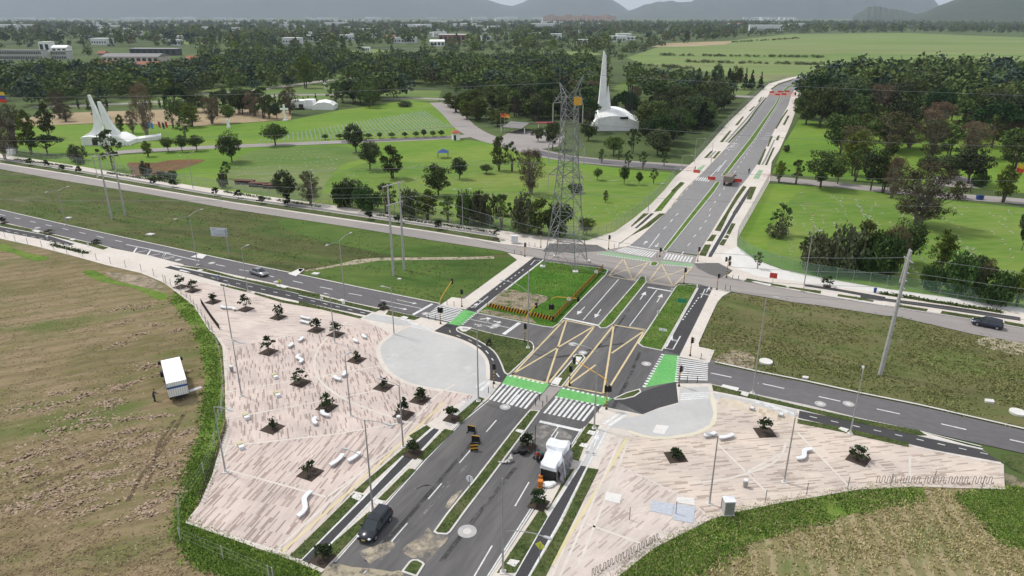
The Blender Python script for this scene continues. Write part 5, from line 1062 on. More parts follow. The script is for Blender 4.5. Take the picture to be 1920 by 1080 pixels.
# ---------------- street lamps
def arm_pts(h,dirw,L,rise=.5,drop=0):
    d=Vector((math.cos(dirw),math.sin(dirw),0)); s=Vector((0,0,h-drop))
    return [s,s+d*L*.35+Vector((0,0,rise*.65)),s+d*L*.75+Vector((0,0,rise)),s+d*L+Vector((0,0,rise))]
def lamp(base,top,arms,label,z=.15,r=.11,group='tall street lamps',z_extra=0):
    h=PH(base[0],base[1],top[1],z); X,Y=P(*base,z)
    root=thing('street_lamp',label,'street lamp',(X,Y,z),0,group)
    MB().tube((0,0,0),(0,0,h),r,r*.55,8).build('pole',M['pole'],root)
    MB().box((0,0,.04),(.6,.6,.08)).tube((0,0,.08),(0,0,.5),r*1.5,r*1.2,8).build('base',M['slab'],root)
    for dirw,L,rise,drop in arms:
        ap=arm_pts(h,dirw,L,rise,drop); MB().path(ap,.045,5).build('arm',M['pole'],root)
        e=ap[-1]; d=Vector((math.cos(dirw),math.sin(dirw),0)); s=Vector((-d.y,d.x,0)); m=MB()
        secs=[]
        for t,w_,th in ((-.1,.06,.05),(.15,.15,.09),(.55,.17,.08),(.8,.08,.03)):
            c=e+d*t; secs.append([tuple(c-s*w_-Vector((0,0,.02))),tuple(c+s*w_-Vector((0,0,.02))),tuple(c+s*w_*.8+Vector((0,0,th))),tuple(c-s*w_*.8+Vector((0,0,th)))])
        m.loft(secs); m.build('lamp_head',M['lamphead'],root)
    return root
RT=CRA; LT=CRA+math.pi; FW=AVA; BK=AVA+math.pi
top0=[(0,.35,.0,.0)]
lamp((435,637),(420,538),[(FW,.5,.05,0)],'slim mast lamp near the upper left corner of the left square')
lamp((453,742),(437,640),[(RT,1.0,.1,0)],'mast lamp at the left edge of the left square beside a bin')
lamp((423,885),(403,763),[(RT,2.2,.25,0)],'mast lamp by the dark bar railing, arm to the right')
lamp((658,780),(649,667),[(FW,.5,.05,0)],'slim mast lamp inside the white circle line of the left square')
lamp((628,643),(622,553),[(LT,.5,.05,0)],'mast lamp beside the planted tree at the top of the left square')
lamp((739,627),(733,538),[(LT,1.3,.1,.3)],'lamp at the top edge of the grey concrete circle')
lamp((756,838),(751,722),[(LT,2.4,.3,.1)],'lamp at the grass strip corner near the waste bin')
lamp((699,957),(692,787),[(RT,2.6,.35,.1),(LT,2.6,.6,5.0)],'tall lamp with two arms just behind the black parked car')
lamp((897,752),(895,608),[(RT,2.2,.3,.2),(LT,1.5,.2,1.2)],'tall lamp right of the grey concrete circle')
lamp((1114,803),(1119,657),[(LT,2.6,.5,.3)],'tall lamp at the crosswalk end, arm over the avenue')
lamp((943,1073),(942,897),[(RT,4.2,1.0,6.0)],'tallest lamp at the bottom of the avenue')
lamp((1330,945),(1346,819),[(LT,.5,.05,0)],'slim mast lamp left of the grey cabinet on the right square')
lamp((1470,904),(1485,784),[(FW,.5,.05,0)],'slim mast lamp in the centre of the right square')
lamp((1594,813),(1610,699),[(FW,1.0,.15,0)],'lamp on the cycle path edge at the top of the right square')
lamp((1411,737),(1435,557),[(RT,.9,.15,0)],'tall lamp in the grass strip at the right street corner')
lamp((124,422),(112,358),[(BK,2.4,.4,.1),(FW,2.4,.5,0)],'leftmost two armed lamp on the left street')
lamp((371,497),(360,405),[(BK,3,.4,.2),(FW,3,.6,0)],'two armed lamp beside the blue road sign')
lamp((647,565),(635,452),[(BK,3,.4,.2),(FW,3,.6,0)],'two armed lamp on the left street nearest the crossing')
lamp((465,548),(454,466),[(FW,1.2,.2,0)],'single armed lamp next to the silver car')
lamp((362,353),(355,290),[(BK,2.2,.3,.1),(FW,2,.4,0)],'lamp on the north pavement below the red earth patch')
lamp((588,388),(582,320),[(FW,.5,.1,0)],'slim lamp on the north pavement by the wooden sheds')
lamp((868,430),(867,356),[(LT,1.8,.3,.4),(RT,2,.5,0)],'two armed lamp on the north pavement left of the tower')
lamp((1215,398),(1220,344),[(RT,3,.5,.2)],'lamp on the left of the avenue above the north crosswalk')
lamp((990,652),(989,507),[(LT,4.2,1.2,3.6)],'tall lamp in front of the striped barrier island')
lamp((183,332),(173,292),[(FW,.4,.1,0)],'slim lamp pole left of the first H shaped pole')
lamp((1507,538),(1524,418),[(RT,.9,.2,1.5)],'tall slim pole beside the green corner fence')
lamp((1302,305),(1305,260),[(RT,2.5,.5,.2)],'lamp left of the avenue just before the cross road')
lamp((1333,308),(1335,268),[(BK,.6,.1,0)],'thin lamp on the planted bed beyond the cross road')
lamp((1365,232),(1365,216),[(RT,1.5,.4,.1)],'first of the far lamps on the left of the avenue'); lamp((1397,205),(1397,189),[(RT,1.5,.4,.1)],'far lamp halfway up the left of the avenue')
lamp((1277,318),(1277,292),[(RT,3,.4,.1)],'small lamp at the corner of the cemetery road')
lamp((20,292),(15,255),[(BK,.5,.1,0)],'lamp at the far left end of the north fence',z=.05)
lamp((768,1078),(769,1000),[],'x') if False else None
# ---------------- traffic lights
def head(mb,c,n=1,face=0):
    pass
def signal(base,topy,label,mast=None,heads=((0,.0),),z=.15,group='traffic lights',low=None):
    X,Y=P(*base,z); h=PH(base[0],base[1],topy,z)
    root=thing('traffic_light',label,'traffic light',(X,Y,z),0,group)
    mb=MB(); n=8
    for i in range(n):
        z0=h*.55*i/n; z1=h*.55*(i+1)/n; mb.tube((0,0,z0),(0,0,z1),.075,.075,7,i%2)
    mb.tube((0,0,h*.55),(0,0,h*.98),.075,.07,7,1); mb.build('pole',[M['black'],M['signal']],root)
    MB().tube((0,0,0),(0,0,.35),.2,.09,7).build('base',M['black'],root)
    def hd(x,y,zz,rz):
        m=MB(); m.box((x,y,zz),(.32,.26,.95),rz)
        for k in range(3):
            c=Vector((0,-.2,.3-.3*k)); c.rotate(Matrix.Rotation(rz,3,'Z')); m.tube((x+c.x*.5,y+c.y*.5,zz+c.z),(x+c.x*1.6,y+c.y*1.6,zz+c.z+.02),.12,.13,8)
        q=m.build('signal_head',M['black'],root)
        for k,cn in enumerate((('signal_red',(.3,.02,.02)),('signal_amber',(.3,.18,.02)),('signal_lens_green',(.02,.2,.08)))):
            l=MB(); c=Vector((0,-.145,.3-.3*k)); c.rotate(Matrix.Rotation(rz,3,'Z')); l.tube((x+c.x*.95,y+c.y*.95,zz+c.z),(x+c.x,y+c.y,zz+c.z),.09,.09,8); 
            lo=l.build('lens',flat(*cn,rough=.3,var=0),q)
    for dx,dz in heads: hd(dx,-.18 if dx==0 else 0,h-.55+dz,RT+math.pi/2 if True else 0)
    if mast:
        az,L,hm,hr=mast   # direction, length, start height, end height
        d=Vector((math.cos(az),math.sin(az),0)); MB().path([(0,0,hm-.3),(d.x*.3,d.y*.3,hm+.15),(d.x*1.0,d.y*1.0,hm+.4),(d.x*L,d.y*L,hr)],.065,6).build('mast_arm',M['signal'],root)
        hd(d.x*L,d.y*L,hr-.1,az+math.pi/2)
    return root
HH2=((-.25,0),(.25,0))
signal((826,607),576,'yellow mast traffic light at the left crosswalk by the grey circle',mast=(toward((826,607),(880,545)),6.5,4.2,5.6),heads=HH2)
signal((866,575),541,'traffic light on the cream pavement above the left crosswalk')
signal((1033,601),570,'traffic light with horizontal arm at the corner of the striped barrier',mast=(toward((1033,601),(1083,606)),4.6,4.2,4.6),heads=HH2,z=.19)
signal((984,641),605,'traffic light in the small green island with arm over the barrier',mast=(toward((984,641),(1035,596)),4.2,4.0,5.0),z=.19)
signal((926,719),680,'pedestrian signal at the end of the curved slip lane',z=.15)
signal((1137,767),722,'traffic light at the right end of the near crosswalk, arm leaning left',mast=(toward((1137,767),(1082,742)),5.8,4.2,5.4),heads=HH2)
signal((1294,667),631,'signal on the pale pavement above the right zebra crossing')
signal((1273,724),684,'signal at the lower end of the right zebra crossing')
signal((1068,722),684,'signal on the narrow median island in the junction',z=.19)
signal((984,481),454,'signal post left of the lattice tower feet'); signal((1014,464),432,'signal on the north pavement behind the tower')
signal((1141,467),440,'signal at the left end of the north crosswalk'); signal((1237,481),463,'small signal in the middle of the north crosswalk'); signal((1308,490),462,'signal at the right end of the north crosswalk')
signal((1282,532),501,'signal at the top of the green verge',z=.19); signal((1344,543),512,'signal on the cream strip beside the weedy field'); signal((1362,520),484,'cluster of signals at the east corner pavement',heads=((-.5,.3),(.2,.5),(.3,-.6)))
# bollards
bm=MB(); bm.tube((0,0,0),(0,0,.95),.05,.05,6); bm.ball((0,0,.95),.06,6,4); b0=bm.build('bollard',M['black']); used=[False]
BS=[('thin black bollard beside the left crosswalk','bollards at the left crosswalk',Z('A',350,190,428,208,140,350,220,368)),
('thin black bollard between the two near crosswalks','bollards between the near crosswalks',Z('n',670,665,752,680,625,720,705,740,95,580,1330,800,148,525)),
('thin black bollard at the right zebra crossing','bollards at the right zebra crossing',Z('B',648,1065,762,1065,805,800)),
('thin black bollard at the north end of the left field path','bollards left of the tower',Z('FF',510,215,582,232,672,132,738,142)),
('thin black bollard beside the north crosswalk','bollards at the north crosswalk',Z('p',310,395,362,385,868,450,790,500)),
('thin black bollard on the east corner','bollards on the east corner',Z('p',1640,740,1705,750,1560,855,1613,868))]
for lb,gp,pp in BS:
    for p_ in pp:
        if not used[0]: b0.location=at(p_,.15); tag(b0,lb,'bollard',gp); used[0]=True
        else: q=copy_tree(b0,at(p_,.15),0,lb); q['group']=gp
# ---------------- utility poles and wires
def hpole(b1,t1,b2,t2,arms,label):
    h1=PH(b1[0],b1[1],t1); h2=PH(b2[0],b2[1],t2); A=Vector(at(b1));B=Vector(at(b2)); root=thing('power_pole_pair',label,'power pole',A); d=B-A
    MB().tube((0,0,0),(0,0,h1),.28,.16,8).build('pole',M['conpole'],root); MB().tube(d,d+Vector((0,0,h2)),.28,.16,8).build('pole',M['conpole'],root)
    for fr,ext in arms:
        z1=h1*fr; z2=h2*fr; m=MB(); dd=d.normalized()
        m.tube(Vector((0,0,z1))-dd*ext,d+Vector((0,0,z2))+dd*ext,.12,.12,5); m.build('crossarm',M['conpole'],root)
        m=MB()
        for p_ in (Vector((0,0,z1))-dd*ext*.9,d*.5+Vector((0,0,(z1+z2)/2)),d+Vector((0,0,z2))+dd*ext*.9): m.tube(p_,p_-Vector((0,0,1.2)),.08,.08,6)
        m.build('insulator',M['steel'],root)
    return A,B,h1,h2
H1=hpole((210,411),290,(235,404),289,[(.98,1.8)],'left pair of tall concrete poles joined by a crossarm on the weedy field')
H2=hpole((738,517),345,(758,507),341,[(.985,1.6),(.78,.8)],'H shaped pair of tall concrete poles on the green field left of the tower')
bp=(1650,703); hb=PH(1650,703,468); X,Y=P(*bp)
root=thing('power_pole','tall twin concrete pole leaning over the weedy field on the right','power pole',(X,Y,0))
hb=PH(1650,703,470)
MB().tube((0,0,0),(.5,0,hb),.33,.2,8).build('pole',M['conpole'],root); MB().tube((.5,.9,hb*.74),(.75,.7,hb*1.0),.17,.14,8).build('pole',M['conpole'],root); 
MB().tube((.4,-1.3,hb*.93),(.6,1.4,hb*.93),.1,.1,5).build('crossarm',M['steel'],root)
mi_=MB()
for k in range(5): mi_.tube((.35+.03*k,-.2,hb*(.6+.06*k)),(.35+.03*k,-.8,hb*(.6+.06*k)),.08,.08,6)
mi_.build('insulator',M['steel'],root)
RP=Vector((X+.5,Y,hb))
# lattice tower
TB=at((1060,497)); TX,TY=TB[0],TB[1]
HT=PH(1060,497,140)
M['latsteel']=flat('weathered_lattice_steel',(.27,.27,.27),.6,.4,.4,var=.2,scale=.5)
tw=thing('lattice_tower','tall grey steel lattice pylon on the green island','pylon',(TX,TY,.15))
ang0=AVA-.0
def tp(i,w,zz): 
    a=ang0+math.pi/4+i*math.pi/2; return Vector((math.cos(a)*w*.707,math.sin(a)*w*.707,zz))
lv=[(0,7.4),(.1,6.3),(.2,5.4),(.31,4.6),(.40,4.2),(.47,3.7),(.53,3.3),(.59,3.05),(.65,2.9),(.71,2.8),(.77,2.75),(.83,2.7),(.89,2.7)]
body=MB(); leg=[MB() for _ in range(4)]
for (f0,w0),(f1,w1) in zip(lv,lv[1:]):
    for i in range(4):
        leg[i].tube(tp(i,w0,f0*HT),tp(i,w1,f1*HT),.13,.12,4)
        a=tp(i,w0,f0*HT);b=tp((i+1)%4,w1,f1*HT);c=tp((i+1)%4,w0,f0*HT);d=tp(i,w1,f1*HT); r_=.065
        if f0==0:
            m=(a+c)/2; m2=(b+d)/2; body.tube(a.lerp(d,.0),m2,r_,None,4);body.tube(c,m2,r_,None,4)
            for k in (.35,.7): body.tube(a.lerp(d,k),a.lerp(m2,k),.045,None,4); body.tube(c.lerp(b,k),c.lerp(m2,k),.045,None,4)
        else:
            body.tube(a,b,r_,None,4);body.tube(c,d,r_,None,4)
            mid=(a+b+c+d)/4
            body.tube(a.lerp(d,.5),mid,.045,None,4); body.tube(c.lerp(b,.5),mid,.045,None,4)
        body.tube(d,b,r_,None,4)
body.build('bracing',M['latsteel'],tw)
for l_ in leg: l_.build('leg',M['latsteel'],tw)
ft=MB()
for i in range(4): p_=tp(i,7.4,0); MB().box((p_.x,p_.y,.1),(1.1,1.1,.5)).build('footing',M['slab'],tw)
cx_=Vector((math.cos(CRA),math.sin(CRA),0))
armz=[(.50,4.4),(.66,4.4),(.87,3.6)]
WT=[]
for fr,L in armz:
    for s in(-1,1):
        m=MB(); tip=cx_*s*(L if s<0 else L*.75)+Vector((0,0,fr*HT-.6)); WT.append((tip-Vector((0,0,3.6)),s))
        for k in(-1,1):
            side=Vector((-cx_.y,cx_.x,0))*k*1.35
            for dz in(-.2,1.9): m.tube(cx_*s*1.35+side+Vector((0,0,fr*HT+dz)),tip,.07,None,4)
            m.tube(cx_*s*1.35+side+Vector((0,0,fr*HT-.2)),cx_*s*3+side*.5+Vector((0,0,fr*HT+.7)),.045,None,4)
        m2=MB().tube(tip,tip-Vector((0,0,3.6)),.1,.1,6); m2.build('insulator',M['conpole'],tw)
        m.build('crossarm',M['latsteel'],tw)
peak=[]
for s in(-1,1):
    m=MB(); tip=cx_*s*(2.3 if s<0 else 2.6)+Vector((0,0,HT*(.955 if s<0 else 1.0))); peak.append(tip)
    for k in(-1,1):
        side=Vector((-cx_.y,cx_.x,0))*k*1.33
        for xx in(.2,1.33): m.tube(cx_*s*xx+side+Vector((0,0,.89*HT)),tip,.07,None,4)
        for t_ in(.25,.5,.75):
            a=(cx_*s*.2+side+Vector((0,0,.89*HT))).lerp(tip,t_); b=(cx_*s*1.33+side+Vector((0,0,.89*HT))).lerp(tip,t_+.1 if t_<.7 else t_); m.tube(a,b,.045,None,4)
    m.build('peak_horn',M['latsteel'],tw)
MB().box((cx_.x*1.4,cx_.y*1.4-1.7,HT*.875),(1.6,.15,1.5),CRA).build('warning_plate',flat('amber_plate',(.6,.33,.05),.6),tw)
def wire(a,b,sag,label,r=.035,n=14,group='power lines'):
    a=Vector(a);b=Vector(b); pts=[]
    for i in range(n+1):
        t=i/n; p=a.lerp(b,t); p.z-=sag*4*t*(1-t); pts.append(tuple(p))
    o=MB().path(pts,r,4).build('power_line',M['wire']); tag(o,label,'cable',group); return o
T0=Vector((TX,TY,.15))
for i,(t_,s) in enumerate(WT):
    w=T0+t_
    far=w+AV*0+cx_*s*0
    # line runs roughly across the view through the tower
    L_=Vector((-430,95,-4+(w.z-25)*.1)); Rr_=Vector((420,-130,0))
    if s<0: wire(w,w+L_,9,'pale power line leaving the pylon to the left')
    if s<0: wire(w,w+Vector((330,60,-4)),8,'pale power line leaving the pylon to the right')
wire(T0+peak[1],T0+peak[1]+Vector((420,60,-2)),7,'pale power line leaving the pylon to the right'); wire(T0+peak[0],T0+peak[0]+Vector((-430,95,0)),7,'pale power line leaving the pylon to the left')
A1,B1,ha1,hb1=H1; A2,B2,ha2,hb2=H2
for dz in (.5,2.0,5.5):
    wire(A2+Vector((0,0,ha2-dz)),A1+Vector((0,0,ha1-dz*.7)),3,'thin cable strung between the two H shaped pole pairs',.025,group='cables between the pole pairs')
    wire(A1+Vector((0,0,ha1-dz*.7)),A1+Vector((-180,95,ha1-dz*.7)),3,'thin cable running left from the first pole pair',.025,group='cables left of the first pole pair')
for k,dz in enumerate((1.0,3.2,5.4,7.6)):
    wire(B2+Vector((0,0,hb2-dz*.8)),RP-Vector((0,.0,dz)),4.5,'thin cable from the H shaped poles to the right concrete pole',.03,20,group='cables from the H poles to the right pole')
    wire(RP-Vector((0,0,dz)),RP+Vector((150,-40,-dz)),3,'thin cable running right from the tall concrete pole',.03,group='cables right of the concrete pole')
# ---------------- vehicles
def car(base,az,L,Wd,H,body_mat,label,kind='suv',z=.08,name='parked_car'):
    X,Y=P(*base,z); root=thing(name,label,'car',(X,Y,z),az)
    hw=Wd/2
    if kind=='suv': prof=[(-L/2,.35,.75,.80),(-L/2+.08,.28,.95,.92),(-L/2+.5,.25,1.0,.97),(-.2,.25,.98,1.0),(L*.2,.25,.97,1.0),(L*.33,.25,.92,.97),(L/2-.2,.28,.82,.88),(L/2,.38,.62,.72)]
    else: prof=[(-L/2,.35,.72,.80),(-L/2+.1,.26,.88,.92),(-L/2+.6,.24,.92,.97),(0,.24,.90,1.0),(L*.22,.24,.88,1.0),(L*.36,.25,.8,.96),(L/2-.15,.28,.7,.86),(L/2,.38,.55,.7)]
    secs=[]
    for x,zb,zt,wf in prof:
        w=hw*wf; secs.append([(x,-w*.92,zb),(x,-w,zb+.15),(x,-w,zt-.16),(x,-w*.9,zt),(x,0,zt+.03),(x,w*.9,zt),(x,w,zt-.16),(x,w,zb+.15),(x,w*.92,zb)])
    MB().loft(secs).build('body',body_mat,root,smooth=True)
    if kind=='suv': gp=[(-L/2+.12,.93,.80,1.0),(-L/2+.35,H-.12,.72,0),(-L*.1,H,.74,0),(L*.1,H-.04,.74,0),(L*.27,.96,.84,0)]
    else: gp=[(-L/2+.6,.9,.78,0),(-L*.18,H-.05,.66,0),(0,H,.68,0),(L*.1,H-.05,.68,0),(L*.28,.88,.8,0)]
    gs_=[]
    for x,zt,wf,_ in gp:
        w=hw*wf; zb=.86; gs_.append([(x,-hw*.9,zb),(x,-w,max(zb+.02,zt-.06)),(x,-w*.85,zt),(x,w*.85,zt),(x,w,max(zb+.02,zt-.06)),(x,hw*.9,zb)])
    MB().loft(gs_,closed=True).build('windows',M['glass'],root)
    rf=[]
    xs_=[(gp[1][0]-.02,gp[1][1]),(gp[2][0],gp[2][1]),(gp[3][0]+.02,gp[3][1])]
    for (x,zt),g in zip(xs_,gp[1:4]):
        w=hw*g[2]*.92; rf.append([(x,-w,zt-.02),(x,-w*.9,zt+.035),(x,w*.9,zt+.035),(x,w,zt-.02)])
    MB().loft(rf).build('roof',body_mat,root,smooth=False)
    m=MB()
    for s in(-1,1):
        for g0,g1 in ((gp[1],(gp[0][0],.92,gp[0][2])),(gp[3],(gp[4][0],.92,gp[4][2]))): m.tube((g0[0],s*hw*g0[2],g0[1]-.03),(g1[0],s*hw*g1[2]*.99,g1[1]),.045,None,4)
        m.tube((-L*.02,s*hw*.77,H-.06),(-L*.02,s*hw*.93,.9),.04,None,4)
    m.build('pillar',body_mat,root)
    for sx in(-.31,.31):
        for s in(-1,1):
            w=MB().tube((sx*L,s*hw*.78,.34),(sx*L,s*hw*1.01,.34),.34,.34,14).build('wheel',flat('tyre',(.02,.02,.02),.9),root)
            MB().tube((sx*L,s*hw*1.005,.34),(sx*L,s*hw*1.02,.34),.2,.19,10).build('rim',M['steel'],w)
    for s in(-1,1):
        MB().ball((L/2-.16,s*hw*.68,.72 if kind=='suv' else .6),(.2,.17,.09)).build('headlight',flat('headlamp_glass',(.7,.72,.75),.15,var=0),root)
        MB().box((-L/2+.03,s*hw*.72,.82),(.08,.25,.16)).build('tail_light',M['red'],root)
        MB().box((L*.2,s*hw*1.08,1.0),(.16,.22,.14)).build('wing_mirror',body_mat,root)
    MB().box((L/2+.01,0,.42),(.04,Wd*.45,.16)).build('grille',M['black'],root)
    MB().box((L/2+.03,0,.5),(.03,.4,.13)).build('number_plate',flat('plate_yellow',(.55,.42,.1),.5),root)
    return root
CP1=flat('black_car_paint',(.03,.032,.04),.25,.3,.6,var=.05); CP2=flat('silver_car_paint',(.3,.31,.33),.3,.6,.6,var=.05); CP3=flat('navy_car_paint',(.03,.035,.055),.25,.3,.6,var=.05)
car((704,992),toward((727,962),(686,1014),.08),4.75,1.9,1.68,CP1,'black sport utility car parked on the near avenue beside the grass strip')
car((486,515),toward((470,510),(502,520),.08),4.5,1.78,1.45,CP2,'silver grey sedan driving on the left street','sedan',name='sedan')
car((1850,612),toward((1880,618),(1825,607),.08),4.6,1.85,1.65,CP3,'dark blue station wagon on the dusty street at right','suv',name='station_wagon')
# white box truck in the field
X,Y=P(330,722,.03); az=toward((333,745),(316,680),.03)
tr=thing('box_truck','white box truck with a blue stripe parked in the brown field','truck',(X,Y,.03),az); tr.scale=(1.32,1.1,1.04)
MB().box((-.9,0,1.9),(6.0,2.3,2.1)).build('cargo_box',M['whitepaint'],tr)
m=MB().box((-3.915,0,2.2),(.03,2.42,.28)).box((-.9,-1.165,2.2),(6.02,.03,.28)).box((-.9,1.165,2.2),(6.02,.03,.28)); m.build('blue_stripe',flat('truck_blue',(.03,.09,.28),.5),tr)
m=MB()
for k in range(9): m.box((-3.91,-1.05+k*.26,1.9),(.03,.05,2.0))
m.build('rear_door',M['lamphead'],tr)
m=MB(); m.loft([[(x,-w,zb),(x,-w,zt-.3),(x,-w*.86,zt),(x,w*.86,zt),(x,w,zt-.3),(x,w,zb)] for x,w,zb,zt in ((2.2,1.05,.6,2.35),(2.9,1.08,.6,2.4),(3.6,1.05,.6,2.0),(4.0,1.0,.6,1.45),(4.1,.9,.7,1.2))]); m.build('cab',M['whitepaint'],tr)
MB().loft([[(3.18,-.9,2.33),(3.18,.9,2.33),(3.22,.9,2.36),(3.22,-.9,2.36)],[(3.72,-.92,1.8),(3.72,.92,1.8),(3.78,.92,1.84),(3.78,-.92,1.84)]]).build('windscreen',M['glass'],tr)
for sx in(-2.6,3.0):
    for s in(-1,1):
        MB().tube((sx,s*.85,.45),(sx,s*1.15,.45),.45,.45,12).build('wheel',flat('tyre',(.02,.02,.02)),tr)
MB().box((-.5,0,.65),(7.2,1.0,.2)).build('chassis',M['black'],tr)
for s in(-1,1): MB().box((3.3,s*1.35,1.9),(.15,.35,.5)).build('wing_mirror',M['black'],tr)
MB().box((1.9,1.35,1.0),(.5,.4,.7)).build('side_hatch',M['black'],tr); MB().box((-3.2,-2.0,.75),(.5,1.5,.06),.2).build('tail_lift',M['lamphead'],tr)
# truck at the far crossing
X,Y=P(1366,345,.1); tr=thing('dump_truck','tan lorry standing at the far crossing between red barriers','truck',(X,Y,.1),AVA)
MB().box((-.6,0,2.1),(5.5,2.5,1.9)).build('cargo_box',flat('tan_truck',(.24,.2,.17),.7),tr)
MB().loft([[(x,-1.15,.8),(x,-1.15,zt),(x,1.15,zt),(x,1.15,.8)] for x,zt in((2.3,2.8),(3.4,2.8),(3.9,2.0),(4.2,1.7))]).build('cab',M['lamphead'],tr)
for sx in(-2.4,-1.2,3.1):
    for s in(-1,1): MB().tube((sx,s*.9,.5),(sx,s*1.22,.5),.5,.5,12).build('wheel',flat('tyre',(.02,.02,.02)),tr)
for s in(-1,1): MB().box((3.4,s*1.45,2.2),(.15,.4,.5)).build('wing_mirror',M['black'],tr); MB().box((-3.37,s*.9,1.4),(.05,.3,.25)).build('tail_light',M['red'],tr)
# red barriers
def barrier(c,az,L,label,mat='red',h=1.0,z=.1):
    X,Y=P(*c,z); r=thing('barrier',label,'barrier',(X,Y,z),az)
    MB().loft([[(x,-.25,0),(x,.25,0),(x,.12,.45),(x,.08,h),(x,-.08,h),(x,-.12,.45)] for x in(-L/2,L/2)]).build('body',M[mat],r)
    for s in(-1,1): MB().box((s*L*.3,0,.06),(.35,.62,.12)).build('foot',M['black'],r)
barrier((1306,324),RT,2.2,'red plastic barrier leftmost at the far crossing'); barrier((1334,337),RT,2.4,'red plastic barrier left of the tan lorry'); barrier((1383,341),RT,2.6,'red plastic barrier right of the tan lorry')
for i,x in enumerate((1447,1458,1463,1470,1476)): 
    barrier((x,174-(x-1447)*.05+ (i%2)*5),RT,3.2,['leftmost','second from left','middle','second from right','rightmost'][i]+' red barrier in the row at the far end of the avenue')
# tarpaulin covered rig in the near carriageway
X,Y=P(1040,880,.09); az=toward((1022,895),(1052,838),.09)
st_=thing('tarpaulin_stall','white roofed work stall wrapped in grey plastic on the near carriageway','stall',(X,Y,.09),az)
def rot(v): return v
sec=[]
for i_,(x,zt,w,o_) in enumerate(((-2.5,1.95,.95,.0),(-1.9,2.25,1.1,.05),(-1.2,2.4,1.1,.0),(-.5,2.35,1.15,-.05),(.3,2.2,1.05,.1),(.75,2.15,1.1,.15),(.95,2.55,1.35,.1),(1.6,2.45,1.4,.15),(2.3,2.6,1.32,.2),(2.9,2.35,1.4,.15))):
    j1,j2=.08*math.sin(i_*2.3),.09*math.cos(i_*1.7)
    sec.append([(x,-w+o_+j1,zt-.35),(x+j2,-w*.78+o_,zt+j1),(x,o_,zt-.06+j2),(x-j1,w*.8+o_,zt+.05+j2),(x,w+o_+j2,zt-.25),(x,w*.97+o_,zt-.33),(x,-w*.97+o_,zt-.42)])
MB().loft(sec).build('roof_sheet',flat('white_tarpaulin',(.72,.73,.75),.45,var=.14,scale=.8),st_)
MB().box((-2.3,0,.95),(.1,1.7,1.7)).box((2.7,-.1,1.1),(.1,2.2,1.9)).box((0,.95,1.0),(4.8,.08,1.8)).build('side_panel',M['black'],st_)
rs=np.random.RandomState(4); ss=[]
for i in range(15):
    x=-2.5+i*.37; ss.append([(x,-1.0+rs.normal()*.1,1.95+rs.normal()*.1),(x,-1.35+rs.normal()*.12,1.5),(x,-1.5+rs.normal()*.2,.8),(x,-1.6+rs.normal()*.2,.05)])
MB().loft(ss,closed=False,cap=False).build('plastic_sheet',flat('grey_plastic_sheet',(.22,.21,.23),.35,.0,.6,var=.5,scale=2),st_)
for a_,b_ in ((-2.4,1.0),(-2.4,-1.0),(2.7,1.2),(2.7,-1.2)): MB().tube((a_,b_,0),(a_,b_,2.5),.05,None,5).build('pole',M['steel'],st_)
MB().tube((-1.3,-1.7,0),(-1.0,-1.3,2.4),.05,None,5).build('pole',M['whitebench'],st_)
# things round the stall
def solo(name,label,cat,c,z,fn,mats,rz=0,group=None):
    m=MB(); fn(m); o=m.build(name,mats); o.location=at(c,z); o.rotation_euler=(0,0,rz); tag(o,label,cat,group); return o
def drum(m): m.tube((0,0,0),(0,0,.9),.32,.32,14); m.tube((0,0,.28),(0,0,.33),.345,.345,14,1); m.tube((0,0,.6),(0,0,.65),.345,.345,14,1); m.tube((0,0,.9),(0,0,.93),.3,.3,14)
solo('drum','orange drum at the near end of the work stall','drum',(1013,913),.09,drum,[M['orange'],M['rust']]); solo('drum','smaller orange drum between the first drum and the stall','drum',(1014,899),.09,lambda m:(m.tube((0,0,0),(0,0,.6),.26,.26,14),m.tube((0,0,.3),(0,0,.34),.28,.28,14,1)),[M['orange'],M['black']])
def sack(m): m.ball((0,0,.2),(.75,.5,.28),10,6); m.ball((.6,.3,.15),(.45,.35,.2),10,6)
solo('sack','crumpled white plastic sacks on the kerb by the drums','sack',(1027,911),.17,sack,M['whitepaint'])
def plank(m):
    for i in range(5): m.box((i*.15-.3,i*.1,.08+i*.05),(1.6,.18,.06),i*.35)
    m.box((.4,.2,.3),(.5,.4,.4),.4)
solo('rubble_heap','grey broken slabs lying against the median kerb','rubble',(951,867),.09,plank,M['conpole'])
def crate(m): m.box((0,0,.35),(.9,.9,.7),.3,0,.8); m.ball((0,0,.8),(.5,.45,.3),10,6,1); m.box((.7,.2,.25),(.5,.3,.5),.1,2)
solo('equipment_box','dark equipment box under a teal cover beside the stall','equipment',(1012,862),.09,crate,[M['black'],flat('teal_cloth',(.04,.16,.15),.7),M['black']])
def pot(m): m.tube((0,0,0),(0,0,.7),.45,.6,12); m.box((-.8,.2,.1),(1.0,.5,.2),.4)
solo('plant_tub','dark tub holding a bushy plant beside the median','tub',(980,850),.09,pot,M['black'])
solo('striped_post','dark slim upright post beside the work stall','post',(1003,859),.09,lambda m:(m.tube((0,0,0),(0,0,2.2),.06,.05,6),m.tube((0,0,2.2),(0,0,4.6),.05,.04,6),m.tube((0,0,0),(0,0,.1),.3,.3,8)),M['black'])
